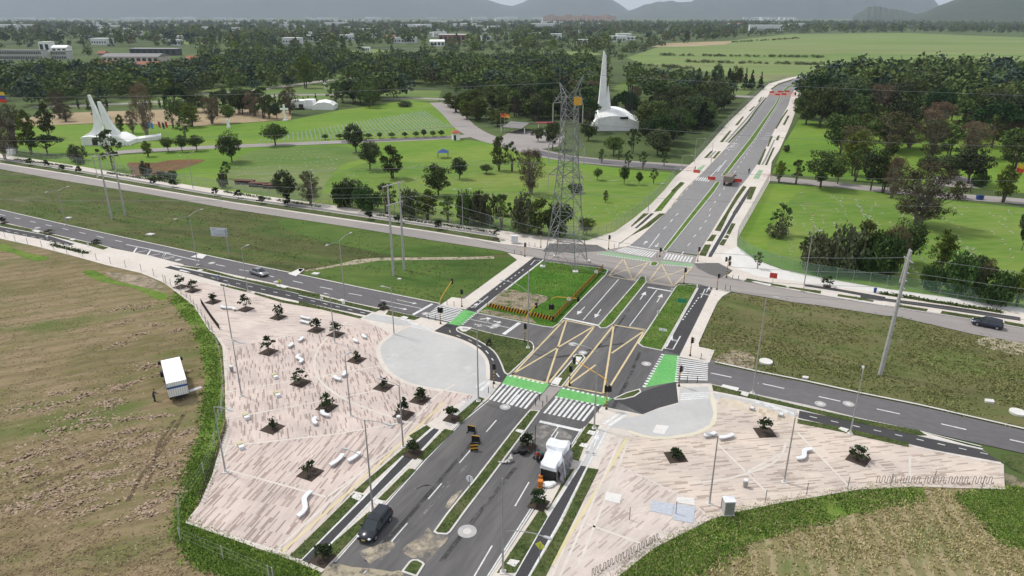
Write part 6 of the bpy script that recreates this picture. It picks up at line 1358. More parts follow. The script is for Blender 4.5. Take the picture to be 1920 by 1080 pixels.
# barricades
def panel(m): m.box((0,0,.55),(1.05,.06,.85),0,0); m.box((0,0,1.0),(1.05,.07,.06),0,1); m.box((-.5,.25,.3),(.06,.6,.06)); m.box((.5,.25,.3),(.06,.6,.06)); m.box((-.5,0,.05),(.1,.8,.1)); m.box((.5,0,.05),(.1,.8,.1))
solo('barricade','black barricade board, farther of the two on the near lane','barricade',(884,811),.09,panel,[M['black'],M['signal']],CRA+.1); solo('barricade','black barricade board, nearer one beside the striped board','barricade',(892,830),.09,panel,[M['black'],M['signal']],CRA+.2)
def spanel(m):
    for i in range(5): m.box((0,0,.15+i*.22),(.95,.07,.2),0,i%2)
    m.box((-.4,.2,.05),(.1,.7,.1)); m.box((.4,.2,.05),(.1,.7,.1))
solo('striped_board','yellow and black striped hazard board on the near lane','barricade',(889,845),.09,spanel,[M['black'],M['signal']],CRA+.6)
# ---------------- people
SK=flat('skin',(.32,.19,.13),.6,var=.05)
def person(c,az,label,shirt,pants,pose='stand',z=.1,hold=None):
    X,Y=P(*c,z); root=thing('person',label,'person',(X,Y,z),az)
    lean=.0 if pose=='stand' else .35
    J={'pel':(0,0,.95),'sp':(lean*.2,0,1.2),'ch':(lean*.5,0,1.42),'nk':(lean*.62,0,1.53),'hd':(lean*.72,0,1.62)}
    arms={}
    for s,n in((1,'L'),(-1,'R')):
        J['hp'+n]=(0,.1*s,.9);J['kn'+n]=(.06*(1 if s>0 else -.5)+.02,.12*s,.5);J['an'+n]=(.1*(1 if s>0 else -1.2),.13*s,.09);J['to'+n]=(.1*(1 if s>0 else -1.2)+.19,.14*s,.04)
        J['sh'+n]=(lean*.5,.2*s,1.42);J['el'+n]=(lean*.6+.06,.27*s,1.15);J['wr'+n]=(lean*.7+.28,.24*s,1.0);J['pa'+n]=(lean*.7+.35,.23*s,.98)
    vs=[];ix={};rad=[]
    RD={'pel':.13,'sp':.125,'ch':.14,'nk':.06,'hd':.07}
    def r_(k):
        for a,b in(('hp',.1),('kn',.062),('an',.042),('to',.035),('sh',.065),('el',.045),('wr',.03),('pa',.035)):
            if k.startswith(a): return b
        return RD[k]
    for k,v in J.items(): ix[k]=len(vs);vs.append(v);rad.append(r_(k))
    ed=[('pel','sp'),('sp','ch'),('ch','nk'),('nk','hd')]
    for n in'LR': ed+=[('pel','hp'+n),('hp'+n,'kn'+n),('kn'+n,'an'+n),('an'+n,'to'+n),('ch','sh'+n),('sh'+n,'el'+n),('el'+n,'wr'+n),('wr'+n,'pa'+n)]
    E_=[(ix[a],ix[b]) for a,b in ed]
    for n,s in(('L',1),('R',-1)):
        pa=Vector(J['pa'+n])
        for f,(dy,l) in enumerate(((.03,.07),(.01,.085),(-.01,.08),(-.03,.065))):
            a=len(vs);vs.append(tuple(pa+Vector((.05,dy,-.01))));rad.append(.009);vs.append(tuple(pa+Vector((.05+l*.6,dy,-.035))));rad.append(.008);E_+=[(ix['pa'+n],a),(a,a+1)]
        a=len(vs);vs.append(tuple(pa+Vector((.0,-.05*s,.0))));rad.append(.01);vs.append(tuple(pa+Vector((.04,-.06*s,-.02))));rad.append(.009);E_+=[(ix['pa'+n],a),(a,a+1)]
    me=bpy.data.meshes.new('body'); me.from_pydata(vs,E_,[]); me.materials.append(SK); o=bpy.data.objects.new('body',me); COL.objects.link(o); o.parent=root
    me.attributes.new('x','FLOAT','POINT') if False else None
    md=o.modifiers.new('skin','SKIN'); 
    if not me.skin_vertices: 
        bm=bmesh.new(); bm.from_mesh(me); bm.verts.layers.skin.verify(); bm.to_mesh(me); bm.free()
    sv=me.skin_vertices[0].data
    for i,r in enumerate(rad): sv[i].radius=(r,r)
    sv[0].use_root=True
    sb=o.modifiers.new('sub','SUBSURF'); sb.levels=1; sb.render_levels=1
    hx,hy,hz=J['hd']
    MB().ball((hx+.01,0,hz+.1),(.095,.078,.125),12,8).ball((hx+.11,0,hz+.09),(.02,.015,.03),6,4).box((hx+.098,0,hz+.03),(.012,.05,.012)).ball((hx+.09,.03,hz+.12),.012,6,4).ball((hx+.09,-.03,hz+.12),.012,6,4).ball((hx,.082,hz+.1),(.02,.012,.035),6,4).ball((hx,-.082,hz+.1),(.02,.012,.035),6,4).build('head',SK,root,smooth=True)
    MB().ball((hx-.012,0,hz+.14),(.1,.086,.11),12,8).build('hair',flat('dark_hair',(.015,.012,.01),.7),root,smooth=True)
    m=MB(); sc=[]
    for (k,wx,wy) in(('pel',.13,.18),('sp',.125,.165),('ch',.14,.2),('nk',.07,.08)):
        c_=Vector(J[k]); sc.append([(c_.x+wx*math.cos(t*math.pi/5),c_.y+wy*math.sin(t*math.pi/5),c_.z-(.06 if k=='pel' else 0)) for t in range(10)])
    m.loft(sc)
    for n in'LR': m.tube(J['sh'+n],J['el'+n],.085,.07,8); m.tube(J['el'+n],Vector(J['el'+n]).lerp(Vector(J['wr'+n]),.8),.068,.05,8)
    m.build('shirt',shirt,root,smooth=True)
    m=MB()
    for n in'LR': m.tube(J['hp'+n],J['kn'+n],.12,.085,8); m.tube(J['kn'+n],(J['an'+n][0],J['an'+n][1],.1),.085,.065,8)
    m.loft([[(.135*math.cos(t*math.pi/5),.185*math.sin(t*math.pi/5),zz) for t in range(10)] for zz in(.82,.95,1.02)]); m.build('trousers',pants,root,smooth=True)
    for n in'LR':
        a=J['an'+n]; MB().loft([[(a[0]+x,a[1]-w,0),(a[0]+x,a[1]-w,h),(a[0]+x,a[1]+w,h),(a[0]+x,a[1]+w,0)] for x,w,h in((-.07,.04,.12),(.05,.045,.11),(.2,.045,.06),(.24,.03,.04))]).build('shoe',M['black'],root)
    return root
person((290,752),toward((290,752),(318,735),.03),'person in dark clothes holding a pole beside the white truck',flat('dark_jacket',(.02,.02,.025),.8),flat('dark_trousers',(.03,.03,.04),.8),'lean',.03)
pp=at((290,752),.03); rz=toward((290,752),(318,735),.03); d=Vector((math.cos(rz),math.sin(rz),0))
tag(MB().tube(Vector(pp)+d*.45+Vector((0,0,1.0)),Vector(pp)+d*2.2+Vector((0,0,1.3)),.035,None,6).build('pole',M['steel']),'pale pole held by the person beside the white truck','pole')
person((1009,866),toward((1009,866),(1000,900),.09),'person in a red shirt leaning on the left of the work stall',M['red'],flat('teal_trousers',(.03,.08,.09),.8),'lean',.09)
person((1404,325),FW,'person in dark clothes walking right of the tan lorry',flat('dark_jacket',(.02,.02,.025)),flat('dark_trousers',(.03,.03,.04)),'stand',.16)
person((1303,321),FW+2,'person by the red barrier at the far crossing',flat('dark_jacket',(.02,.02,.025)),M['black'],'stand',.16)
# ---------------- plaza planting
def leafy(h,seed,r=.75,n=26,ls=.23):
    rs=np.random.RandomState(seed); V=[]
    for i in range(n):
        a=rs.rand()*6.28; t=.35+.65*rs.rand(); rr=r*(.35+.65*math.sin(math.pi*min(1,t)))*rs.rand()**.4; c=np.array([rr*math.cos(a),rr*math.sin(a),h*t])
        m=14; d=rs.normal(size=(m,3))*np.array([.2,.2,.1]); V.append(c+d)
    return quads(np.concatenate(V),ls,rs,1.0)
PLM=leafmat('sapling_leaf',(.008,.018,.006),(.03,.05,.016))
def sapling(c,topy,w_m,label,seed,soil=(2.3,2.3),az=AVA,z=.16,bare=False):
    X,Y=P(*c,z); h=max(.5,PH(c[0],c[1],topy,z))
    pit=MB().box((0,0,.01),(soil[0],soil[1],.03)).build('planting_pit',M['soil']); pit.location=(X,Y,z); pit.rotation_euler=(0,0,az); tag(pit,None,None,None,'structure')
    root=thing('sapling',label,'young tree',(X,Y,z+.02),R.uniform(0,6))
    t=MB().tube((0,0,0),(.03,.02,h*.6),.045,.03,5)
    for i in range(6):
        a=i*1.05; t.tube((0,0,h*(.35+.08*i)),(w_m*.4*math.cos(a),w_m*.4*math.sin(a),h*(.5+.08*i)),.02,.01,4,0,False)
    t.build('trunk',M['bark'],root)
    npmesh('crown',leafy(h,seed,w_m*.46,n=7 if bare else 15,ls=.17 if h>1 else .12),4,PLM,root)
S=[((339,538),516,1.9,'sapling with ragged leaves nearest the top left railing corner'),((362,545),526,1.6,'second sapling from the top left of the left square'),((400,566),551,1.1,'tiny drooping sapling behind the first long white bench'),
((461,580),553,2.2,'largest dark sapling in the upper part of the left square'),((522,595),574,1.7,'sapling midway between the long bench and the double white benches'),((593,619),598,1.7,'sapling right of the double white benches'),
((630,627),603,1.9,'sapling touching the mast lamp at the top of the left square'),((504,660),633,2.2,'sapling standing left of the two small curved benches'),((564,718),693,2.2,'bushy sapling in the middle of the left square'),
((613,764),741,1.8,'sapling just above two small curved benches'),((757,778),749,2.0,'sapling beside the lamp and the waste bin'),((788,750),729,1.4,'sapling below the grey circle on the left square')]
for i,(c,ty,w_,lb) in enumerate(S): sapling(c,ty,w_,lb,40+i)
for i,(c,ty,w_,lb) in enumerate([((669,675),661,.7,'very small seedling in a pit inside the white circle line'),((719,726),711,.7,'very small seedling in a pit left of the small grey edge sapling'),((511,803),786,1.2,'small seedling in a pit in the lower left square'),((582,888),868,1.9,'low sapling in the diagonal pit in front of the long S bench')]): sapling(c,ty,w_,lb,60+i,bare=True)
sapling((1434,811),787,1.9,'sapling at the top of the right square behind the benches',70,az=AVA+.5); sapling((1609,861),840,1.9,'sapling in a white edged pit near the bicycle racks',71,az=AVA-.3); sapling((1267,857),842,1.1,'small sapling on the left of the right square',72,az=AVA+.6)
for c,lb in (((848,785),'shrub in the kerb strip left of the crosswalk lane'),((775,850),'shrub at the dark pit beside the cycle path'),((605,1048),'shrub at the bottom end of the left grass strip'),((1010,945),'reddish shrub beside the bottom right dark pit'),((988,838),'bushy shrub on the median beside the tub'),((860,393+0),'')):
    if lb: sapling(c,c[1]-22,1.7,lb,int(c[0]),soil=(1.9,1.9),z=.2)
# street saplings along the north strip
for i,(x,y) in enumerate(Z('d',170,120,262,130,350,155,445,165,862,232,975,243,1215,290,1343,305,1472,335,1620,348)+Z('e',158,335,322,352,548,390)):
    X,Y=P(x,y,.17); r_=thing('street_sapling',ORD[i]+' small dark sapling from the left in the grass strip of the north street','young tree',(X,Y,.17),0,'saplings along the north street')
    MB().tube((0,0,0),(0,0,1.3),.04,.03,5).build('trunk',M['bark'],r_); npmesh('crown',leafy(2.3,100+i,.9,16,.22),4,PLM,r_)
for (x,y),ty,lb in ((Z('e',870,445)[0],425,'small tree with flat crown by the left bollards of the tower'),(Z('f',812,710)[0],519,'small tree with spreading crown beside the navy bin on the east pavement'),(Z('C',45,225)[0],408,'sapling at the far left end of the left street strip'),(Z('C',560,350)[0],431,'sapling in the left street strip after the white slab'),(Z('C',1080,455)[0],450,'sapling at the concrete bay'),(Z('E',955,590)[0],569,'sapling at the end of the left street strip')):
    sapling((x,y),ty,2.3,lb,int(x+y),soil=(1.8,1.4),z=.18)
# ---------------- benches
def bench(c,L,curve,az,label,group=None,wd=.55,z=.16,s_shape=False):
    X,Y=P(*c,z); root=thing('bench',label,'bench',(X,Y,z),az,group); secs=[]; n=12
    for i in range(n+1):
        t=i/n-.5; a=t*curve; 
        if s_shape: x=t*L; y=.35*math.sin(t*2*math.pi); tx,ty=1,.35*2*math.pi/L*math.cos(t*2*math.pi)
        else:
            Rr=L/max(curve,.05); x=Rr*math.sin(a); y=Rr*(1-math.cos(a)); tx,ty=math.cos(a),math.sin(a)
        l_=math.hypot(tx,ty); nx,ny=-ty/l_,tx/l_
        secs.append([(x-nx*wd/2,y-ny*wd/2,.30),(x-nx*wd/2,y-ny*wd/2,.46),(x+nx*wd/2,y+ny*wd/2,.46),(x+nx*wd/2,y+ny*wd/2,.30)])
    MB().loft(secs).build('seat',M['whitebench'],root)
    for k in (2,n-2):
        q=[sum(p[i] for p in secs[k])/4 for i in(0,1)]; MB().box((q[0],q[1],.15),(.45,wd*.75,.3)).build('leg',M['conpole'],root)
def ba(c,d): return toward(c,(c[0]+d[0],c[1]+d[1]),.16)
B_=[((428,580),3.6,.15,(10,3),'long slightly curved white bench near the top left railing',True),((572,599),2.2,.5,(8,2),'upper one of the double white benches',False),((572,607),2.2,.1,(8,2),'lower one of the double white benches',False),
((547,650),1.5,1.6,(5,-6),'small curved white bench right of the tall sapling',False),((566,639),1.5,1.6,(5,-6),'small curved white bench higher of the pair near the upper square',False),((562,676),2.7,.9,(0,8),'upright S shaped white bench in the left square',True),
((666,642),1.4,1.6,(6,5),'small white bench inside the circle line near its top',False),((682,634),1.4,1.2,(6,5),'small white bench just right of the one near the circle top',False),((631,713),1.7,1.2,(7,4),'small white bench left of the circle line lamp',False),
((647,704),1.4,1.4,(3,-6),'small white bench touching the circle line lamp',False),((607,780),1.9,1.6,(7,5),'curved white bench under the lower middle sapling',False),((589,793),1.8,1.6,(1,8),'curved white bench left of the one under the lower sapling',False),
((634,867),2.5,.7,(8,-7),'arched white bench in the lower left square',False),((666,861),2.1,.7,(8,-6),'arched white bench next to the yellow pavement plate',False),((572,949),4.2,.4,(7,-13),'long wavy white bench near the bottom of the left square',True),
((1332,819),1.8,.8,(8,-2),'short curved bench at the foot of the right mast lamp',False),((1363,823),2.2,.7,(8,-2),'curved white bench right of the mast lamp on the right square',False),((1507,855),3.2,.3,(10,-6),'long wavy white bench in the right square',True),
((1410,769),2.2,.01,(10,2.5),'first straight slatted bench by the cycle symbols',False),((1464,781),2.2,.01,(10,2.5),'second straight slatted bench by the cycle symbols',False)]
for c,L,cu,d,lb,s_ in B_: bench(c,L,cu,ba(c,d),lb,s_shape=s_)
def stool(m): m.box((0,-.35,.22),(.6,.6,.44),0,0); m.box((0,.35,.26),(.62,.62,.5),0,1)
for c,lb in (((516,708),'pair of cube seats, farthest back in the row'),((520,742),'pair of cube seats, second from the back'),((462,784),'pair of cube seats near the left mast lamp'),((452,839),'pair of cube seats nearest the dark railing')):
    solo('cube_seat',lb,'seat',c,.16,stool,[M['whitebench'],flat('pale_yellow_seat',(.5,.47,.28),.7)],AVA-.5)
def bin_(m): m.tube((0,0,.15),(0,0,.85),.25,.28,12,0); m.tube((0,0,.85),(0,0,1.0),.3,.27,12,1); m.tube((0,0,0),(0,0,.15),.1,.1,8,0)
for c,lb in (((435,697),'steel waste bin at the left edge of the left square'),((748,792),'steel waste bin beside the lamp at the grass strip corner'),((1397,913),'round steel waste bin on the right square'),((410,526),'blue lidded waste bin on the left cycle path'),((90,450),'white waste bin at the far left pavement'),((1640,549),'navy waste bin in front of the green fence')):
    solo('waste_bin',lb,'bin',c,.16,bin_,[M['steel'] if 'navy' not in lb else M['blue'],M['blue'] if 'blue' in lb or 'navy' in lb else M['whitebench']])
# cabinet, hatches, covers
cb=thing('utility_cabinet','grey metal cabinet with a pale top at the edge of the right square','cabinet',at((1364,962),.16),CRA+.5)
MB().box((0,0,.9),(1.1,.9,1.7)).build('body',M['conpole'],cb); MB().box((0,0,1.8),(1.25,1.05,.09)).build('top',M['whitebench'],cb); MB().box((0,0,.03),(1.2,1.0,.1)).build('base',M['slab'],cb); MB().box((0,-.46,.9),(.9,.03,1.5)).build('door',M['steel'],cb)
BL=flat('pale_blue_lid',(.42,.45,.50),.55,var=.08)
def quadbox(name,label,pts,z0,z1,mat,cat='hatch',border=None):
    w=W_(pts,z1); m=MB().prism(w,z0,z1); o=m.build(name,mat); tag(o,label,cat)
    if border:
        pass
    return o
quadbox('vault_lid','larger pale blue vault cover on the right square',Z('l',795,670,910,690,900,782,785,762),.15,.21,BL); quadbox('vault_lid','smaller pale blue vault cover on the right square',Z('l',665,655,792,675,780,740,657,712),.15,.205,BL)
quadbox('vault_lid','white vault lid above the blue covers',Z('l',810,635,905,640,908,682,800,665),.15,.2,M['slab']); quadbox('vault_lid','white ribbed lid at the left of the right square',Z('l',410,605,498,622,485,672,400,652),.15,.19,M['slab'])
quadbox('vault_lid','white ribbed cover in the grey apron of the right square',Z('l',692,228,765,236,735,285,670,272),.15,.19,M['slab'])
sl_=[Z('m',245,175,290,145,355,180,320,235,235,200),Z('m',480,260,520,215,605,240,555,295),Z('k',790,325,815,310,850,325,830,340),Z('n',395,1010,420,985,498,1005,470,1035),Z('o',1280,180,1320,135,1425,155,1390,215),Z('o',1165,370,1205,325,1320,350,1285,405),
 Z('k',1350,1010,1370,985,1425,995,1395,1030),Z('HH',1025,150,1055,125,1235,165,1215,200),Z('HH',1250,238,1270,205,1350,225,1325,262),Z('C',355,320,400,303,470,320,430,337),Z('C',780,415,820,402,860,410,820,425),Z('D',535,400,565,388,612,395,580,412),Z('D',1420,575,1480,560,1580,585,1520,602),Z('E',440,500,480,483,520,492,480,512),Z('E',1140,690,1180,675,1235,690,1205,712),
 Z('i',875,492,890,482,935,495,920,512),Z('A',470,450,500,430,630,445,600,470,560,490,520,490),Z('n',800,470,850,405,925,415,880,495),Z('n',1035,240,1080,170,1150,180,1095,265),Z('G',415,530,440,522,640,560,620,578),Z('G',795,588,815,580,845,588,830,597),Z('E',0,165,0,138,60,145,20,180),Z('D',465,250,560,215,650,228,600,270),Z('D',1560,440,1690,382,1745,392,1650,468),
 Z('l',440,1,441,1,441,2)]
sb=MB()
for i,q_ in enumerate(sl_[:-1]): sb.prism(W_(q_,.2),.1,.235+(i%4)*.0)
tag(sb.build('cover_slab',M['slab']),kind='structure')
mh=MB()
for (x,y,r_,z_) in [(876,996,1.0,.095),(947,763,.75,.095),(1074,645,.7,.096),(1093,661,.7,.096),(1212,682,.75,.096),(930,610,.75,.1),(798,588,.7,.1),(397,493,.75,.09),(334,487,.7,.09),(518,528,.6,.09),(1538,757,.75,.094),(1591,757,.75,.094),(70,427,.7,.09),(982,870,.0,.1)]:
    if r_: C_=P(x,y,z_); mh.prism([(C_[0]+r_*math.cos(i*.314),C_[1]+r_*math.sin(i*.314)) for i in range(20)],z_,z_,0); mh.prism([(C_[0]+r_*.45*math.cos(i*.5),C_[1]+r_*.45*math.sin(i*.5)) for i in range(12)],z_+.006,z_+.006,1)
tag(mh.build('manhole_cover',[gmat('manhole_concrete',[(.36,.35,.34),(.42,.41,.4)],[(.33,.32,.31),(.45,.44,.43)],1,5),M['kerb']]),kind='structure')
for (x,y,r_,lb) in ((1436,679,1.0,'white round concrete lid on the weedy field nearest the zebra'),(1908,774,1.0,'white round concrete lid at the right edge of the weedy field'),(1510,709,.6,'pale block lying at the edge of the weedy field'),(1855,753,.8,'flat pale concrete slab among the weeds at right'),(282,440,1.2,'pale flat slab on the field left of the road sign'),(592,514,1.0,'pale flat slab in the grass by the footpath'),(129,409,.9,'white plate at the foot of the leftmost two armed lamp'),(749,524,.5,'small white lump at the foot of the H shaped poles')):
    C_=P(x,y,.1); n=16 if 'round' in lb else 4; o=MB().prism([(r_*math.cos(i*2*math.pi/n+.5),r_*(.7 if n==4 else 1)*math.sin(i*2*math.pi/n+.5)) for i in range(n)],-.1,.22).build('concrete_lid',M['slab']); o.location=(C_[0],C_[1],.1); tag(o,lb,'slab')
# ---------------- signs
def sign(c,topy,label,kind='round',mat='whitepaint',az=None,z=.18,w=.6,h2=.6):
    X,Y=P(*c,z); h=PH(c[0],c[1],topy,z); r_=thing('road_sign',label,'sign',(X,Y,z),AVA+math.pi/2 if az is None else az)
    MB().tube((0,0,0),(0,0,h*.97),.035,None,6).build('post',M['steel'],r_)
    m=MB()
    if kind=='round': m.tube((0,-.03,h-w/2),(0,-.06,h-w/2),w/2,w/2,18)
    elif kind=='diamond': m.box((0,-.05,h-w/2),(w,.03,w),0,0,1,Matrix.Rotation(math.pi/4,3,'Y'))
    else: m.box((0,-.05,h-h2/2),(w,.03,h2))
    m.build('sign_plate',M[mat] if isinstance(mat,str) else mat,r_)
GS=flat('sign_green',(.02,.28,.17),.5,var=.03); YS=flat('sign_yellow_green',(.6,.65,.05),.5,var=.03)
sign((881,923),892,'round white faced sign on the near median',w=.9); sign((1277,579),560,'green oval sign on the right verge','oval',GS,w=1.5,h2=.8,z=.2); sign((1241,640),616,'white street name sign at the foot of the right verge','rect',w=1.3,h2=.45,z=.2)
sign((1233,603),582,'round sign on the right verge edge',w=.6,z=.2); sign((1259,560),540,'small round sign high on the right verge',w=.5,z=.2); sign((1066,573),557,'round white sign behind the striped barrier corner',w=.8,z=.2); sign((1117,522),506,'round white sign at the top of the striped barrier',w=.8,z=.2)
sign((1012,1052),1018,'yellow green diamond warning sign by the bottom cycle path','diamond',YS,w=.75); sign((526,543),524,'yellow warning sign in the strip below the silver car','diamond',YS,w=.7); sign((605,577),556,'white small sign between two path strips',w=.6); sign((645,584),564,'white small sign beside the two armed lamp',w=.7)
sign((914,622),601,'thin marker sign at the small green island','rect',w=.4,h2=.3,z=.2); sign((1448,533),512,'red square notice board on the east corner','rect','red',w=1.4,h2=1.1); sign((165,462),455,'small white sign at the left grass strip'); sign((1417,748),718,'bare sign post at the right street strip','rect',w=.1,h2=.1)
X,Y=P(431,482,.1); h=PH(431,482,430,.1); bs=thing('direction_sign','large pale blue overhead road sign on a bent pole beside the left street','sign',(X,Y,.1),0)
MB().tube((0,0,0),(-.2,.2,h),.16,.12,8).build('post',M['pole'],bs); d=Vector((-math.cos(CRA),-math.sin(CRA),0)); az_=CRA
MB().box((-1.9,.9,h-.9),(3.9,.12,1.9),-.15).build('sign_plate',flat('back_of_sign',(.5,.55,.62),.5,.2,var=.05),bs); MB().tube((-.2,.2,h-.3),(-3.6,1.2,h-.3),.08,None,6).tube((-.2,.2,h-1.4),(-3.6,1.2,h-1.4),.08,None,6).build('crossarm',M['pole'],bs)
# striped hazard barrier in two legs
def hazard(a,b,label,h=1.0,z=.19,n=None):
    A=Vector((*P(*a,z),z));B=Vector((*P(*b,z),z)); L=(B-A).length; r_=thing('hazard_barrier',label,'barrier',A,math.atan2((B-A).y,(B-A).x)); n=n or int(L/.55); m=MB()
    for i in range(n): 
        x0=L*i/n;x1=L*(i+.5)/n;x2=L*(i+1)/n; sk=.35
        for (p,q_,mi) in((x0,x1,0),(x1,x2,1)): m.add([(p,0,.15),(q_,0,.15),(q_+sk,0,h),(p+sk,0,h),(p,.05,.15),(q_,.05,.15),(q_+sk,.05,h),(p+sk,.05,h)],[(0,1,2,3),(7,6,5,4),(3,2,6,7)],mi)
    m.build('striped_band',[M['signal'],M['black']],r_)
    k=max(2,int(L/4))
    for i in range(k+1): MB().tube((L*i/k,.08,0),(L*i/k,.08,h+.1),.05,None,5).build('post',M['black'],r_)
hazard((914,577),(1036,603),'yellow and black striped barrier along the bottom of the tower island'); hazard((1036,603),(1130,505),'yellow and black striped barrier along the right side of the tower island',n=34)
# ---------------- bicycle racks
def rack(a,b,nw,h,label,group):
    A=Vector((*P(*a,.16),.16));B=Vector((*P(*b,.16),.16)); L=(B-A).length; m=MB(); pts=[]
    for i in range(nw):
        x=L*i/nw; w=L/nw
        for t in range(7):
            an=math.pi*t/6; pts.append((x+w*.25-w*.25*math.cos(an),0,h-.2+.2*math.sin(an)))
        for t in range(7):
            an=math.pi*t/6; pts.append((x+w*.75-w*.25*math.cos(an),0,.22-.2*math.sin(an)))
    pts=[(0,0,0)]+pts+[(L,0,0)]
    m.path(pts,.032,5); o=m.build('bicycle_rack',M['rackm']); o.location=A; o.rotation_euler=(0,0,math.atan2((B-A).y,(B-A).x)); tag(o,label,'bike rack',group)
M['rackm']=flat('rack_metal',(.17,.15,.14),.6,.4,var=.1)
for i in range(5):
    names=['leftmost','second from left','middle','second from right','rightmost']
    a=lerp((1643,905),(1868,907),i/5); b=lerp((1643,905),(1868,907),(i+.88)/5); rack(a,b,4,.95,names[i]+' wavy bicycle rack at the right end of the right square','wavy bicycle racks, right row')
for i in range(6):
    a=lerp((1110,1080),(1238,1010),i/6); b=lerp((1110,1080),(1238,1010),(i+.9)/6); rack(a,b,3,.9,'wavy bicycle rack number from the bottom edge of the right square'.replace('number','')+' '.replace(' ','') if False else ['wavy rack cut by the bottom edge, first of the lower row','second wavy rack of the lower row','third wavy rack of the lower row','fourth wavy rack of the lower row','fifth wavy rack of the lower row','wavy rack nearest the white lid, end of the lower row'][i],'wavy bicycle racks, lower row')
# ---------------- monuments
def sect(z,x0,x1,d): return [(x0,-d,z),(x1,-d,z),(x1,d,z),(x0,d,z)]
def pxm(bx,by): return P(bx,by)[1]/F*1.03
# spire
X,Y=P(1160,242); k=pxm(1160,242); hsp=PH(1130,240,94)
sp=thing('spire_monument','white twin spire chapel rising out of the dark wood','monument',(X,Y,0))
x0=(1118-1160)*k
MB().loft([sect(0,x0-3,x0+14*k+8,3),sect(hsp*.18,x0+1,x0+24*k,2.4),sect(hsp*.32,(1121-1160)*k,(1142-1160)*k,2),sect(hsp*.38,(1122-1160)*k,(1135-1160)*k,1.6),sect(hsp*.7,(1124-1160)*k,(1133-1160)*k,1),sect(hsp*.94,(1126-1160)*k,(1131.5-1160)*k,.7),sect(hsp,(1126.3-1160)*k,(1127-1160)*k,.3)]).build('tall_spire',M['whitepaint'],sp)
MB().loft([sect(hsp*.2,(1133-1160)*k,(1144-1160)*k,1.8),sect(hsp*.36,(1134.5-1160)*k,(1142-1160)*k,1.4),sect(hsp*.56,(1137-1160)*k,(1138-1160)*k,.4)]).build('short_spire',M['whitepaint'],sp)
m=MB(); pr=[]
for i in range(9):
    t=i/8; x=((1119-1160)+t*72)*k; hh=hsp*(.13+.13*math.sin(math.pi*(.2+t*.75))); pr.append([(x,-6,0),(x,-6,hh*.75),(x,-3,hh),(x,4,hh*1.1),(x,7,hh*.7),(x,7,0)])
m.loft(pr).build('curved_shell',M['whitepaint'],sp)
MB().box(((1165-1160)*k,-5.9,hsp*.17),(3.6,1.2,1.0)).build('window_band',M['rust'],sp); 
m=MB(); 
for dx in(5,8,12): m.tube(((1170+dx-1160)*k,3,0),((1170+dx-1160)*k,3,hsp*.56),.28,.22,6)
ch=thing('chimney_stack','three dark metal chimney pipes beside the white spire','chimney',(X,Y,0)); m.build('pipe',M['black'],ch); MB().box(((1178-1160)*k,3,hsp*.2),(6,5,.8)).build('platform',M['black'],ch)
# church left
X,Y=P(205,270); k=pxm(205,270); H_=PH(190,270,178)
chh=thing('church','white church with two curving towers beside the left fence','church',(X,Y,0))
def S2(z,a,b,d):
    a=205+(a-205)*.9; b=205+(b-205)*.9
    return [((a-205)*k,-d,z),((b-205)*k,-d,z),((b-205)*k,d,z),((a-205)*k,d,z)]
MB().loft([S2(H_*.14,160,164,1.6),S2(H_*.2,164,186,1.5),S2(H_*.24,173,197,1.4),S2(H_*.30,180,198,1.3),S2(H_*.38,184,198,1.2),S2(H_*.457,186,197.5,1.1),S2(H_*.6,187,195.5,1.0),S2(H_*.71,187.5,194,.9),S2(H_*.85,185.5,190.5,.7),S2(H_,183.5,187,.6)]).build('tall_tower',M['whitepaint'],chh)
MB().loft([S2(H_*.1,226,236,1.5),S2(H_*.24,212,229,1.4),S2(H_*.33,208,223,1.2),S2(H_*.49,204,215,1.1),S2(H_*.71,201,209,.9),S2(H_*.8,200,206,.7),S2(H_*.87,200,203.5,.6)]).build('short_tower',M['whitepaint'],chh)
MB().loft([[((a-205)*k,-4,0),((a-205)*k,-4,z_),((a-205)*k,5,z_*1.1),((a-205)*k,5,0)] for a,z_ in((166,H_*.17),(180,H_*.19),(205,H_*.17),(228,H_*.2),(240,H_*.14),(249,H_*.08))]).build('nave',M['whitepaint'],chh)
m=MB()
for i in range(4): m.tube(((235+i*6-205)*k,-4.5,0),((235+i*6-205)*k,-4.5,H_*.1),.3,None,6)
m.build('porch_column',M['whitepaint'],chh); MB().box(((190-205)*k,-4.05,H_*.08),(2.2,.1,2.6)).build('door',M['rust'],chh); MB().box(((198-205)*k,0,H_*.42),(18*k*.5,.8,.6)).build('walkway',M['whitepaint'],chh)
# low white wall right of the church
o=MB().prism([(p_[0],p_[1]) for p_ in W_([(255,268),(303,261),(303,257),(255,264)])],0,1.6).build('low_wall',M['whitepaint']); tag(o,'low white wall and terrace right of the church','wall')
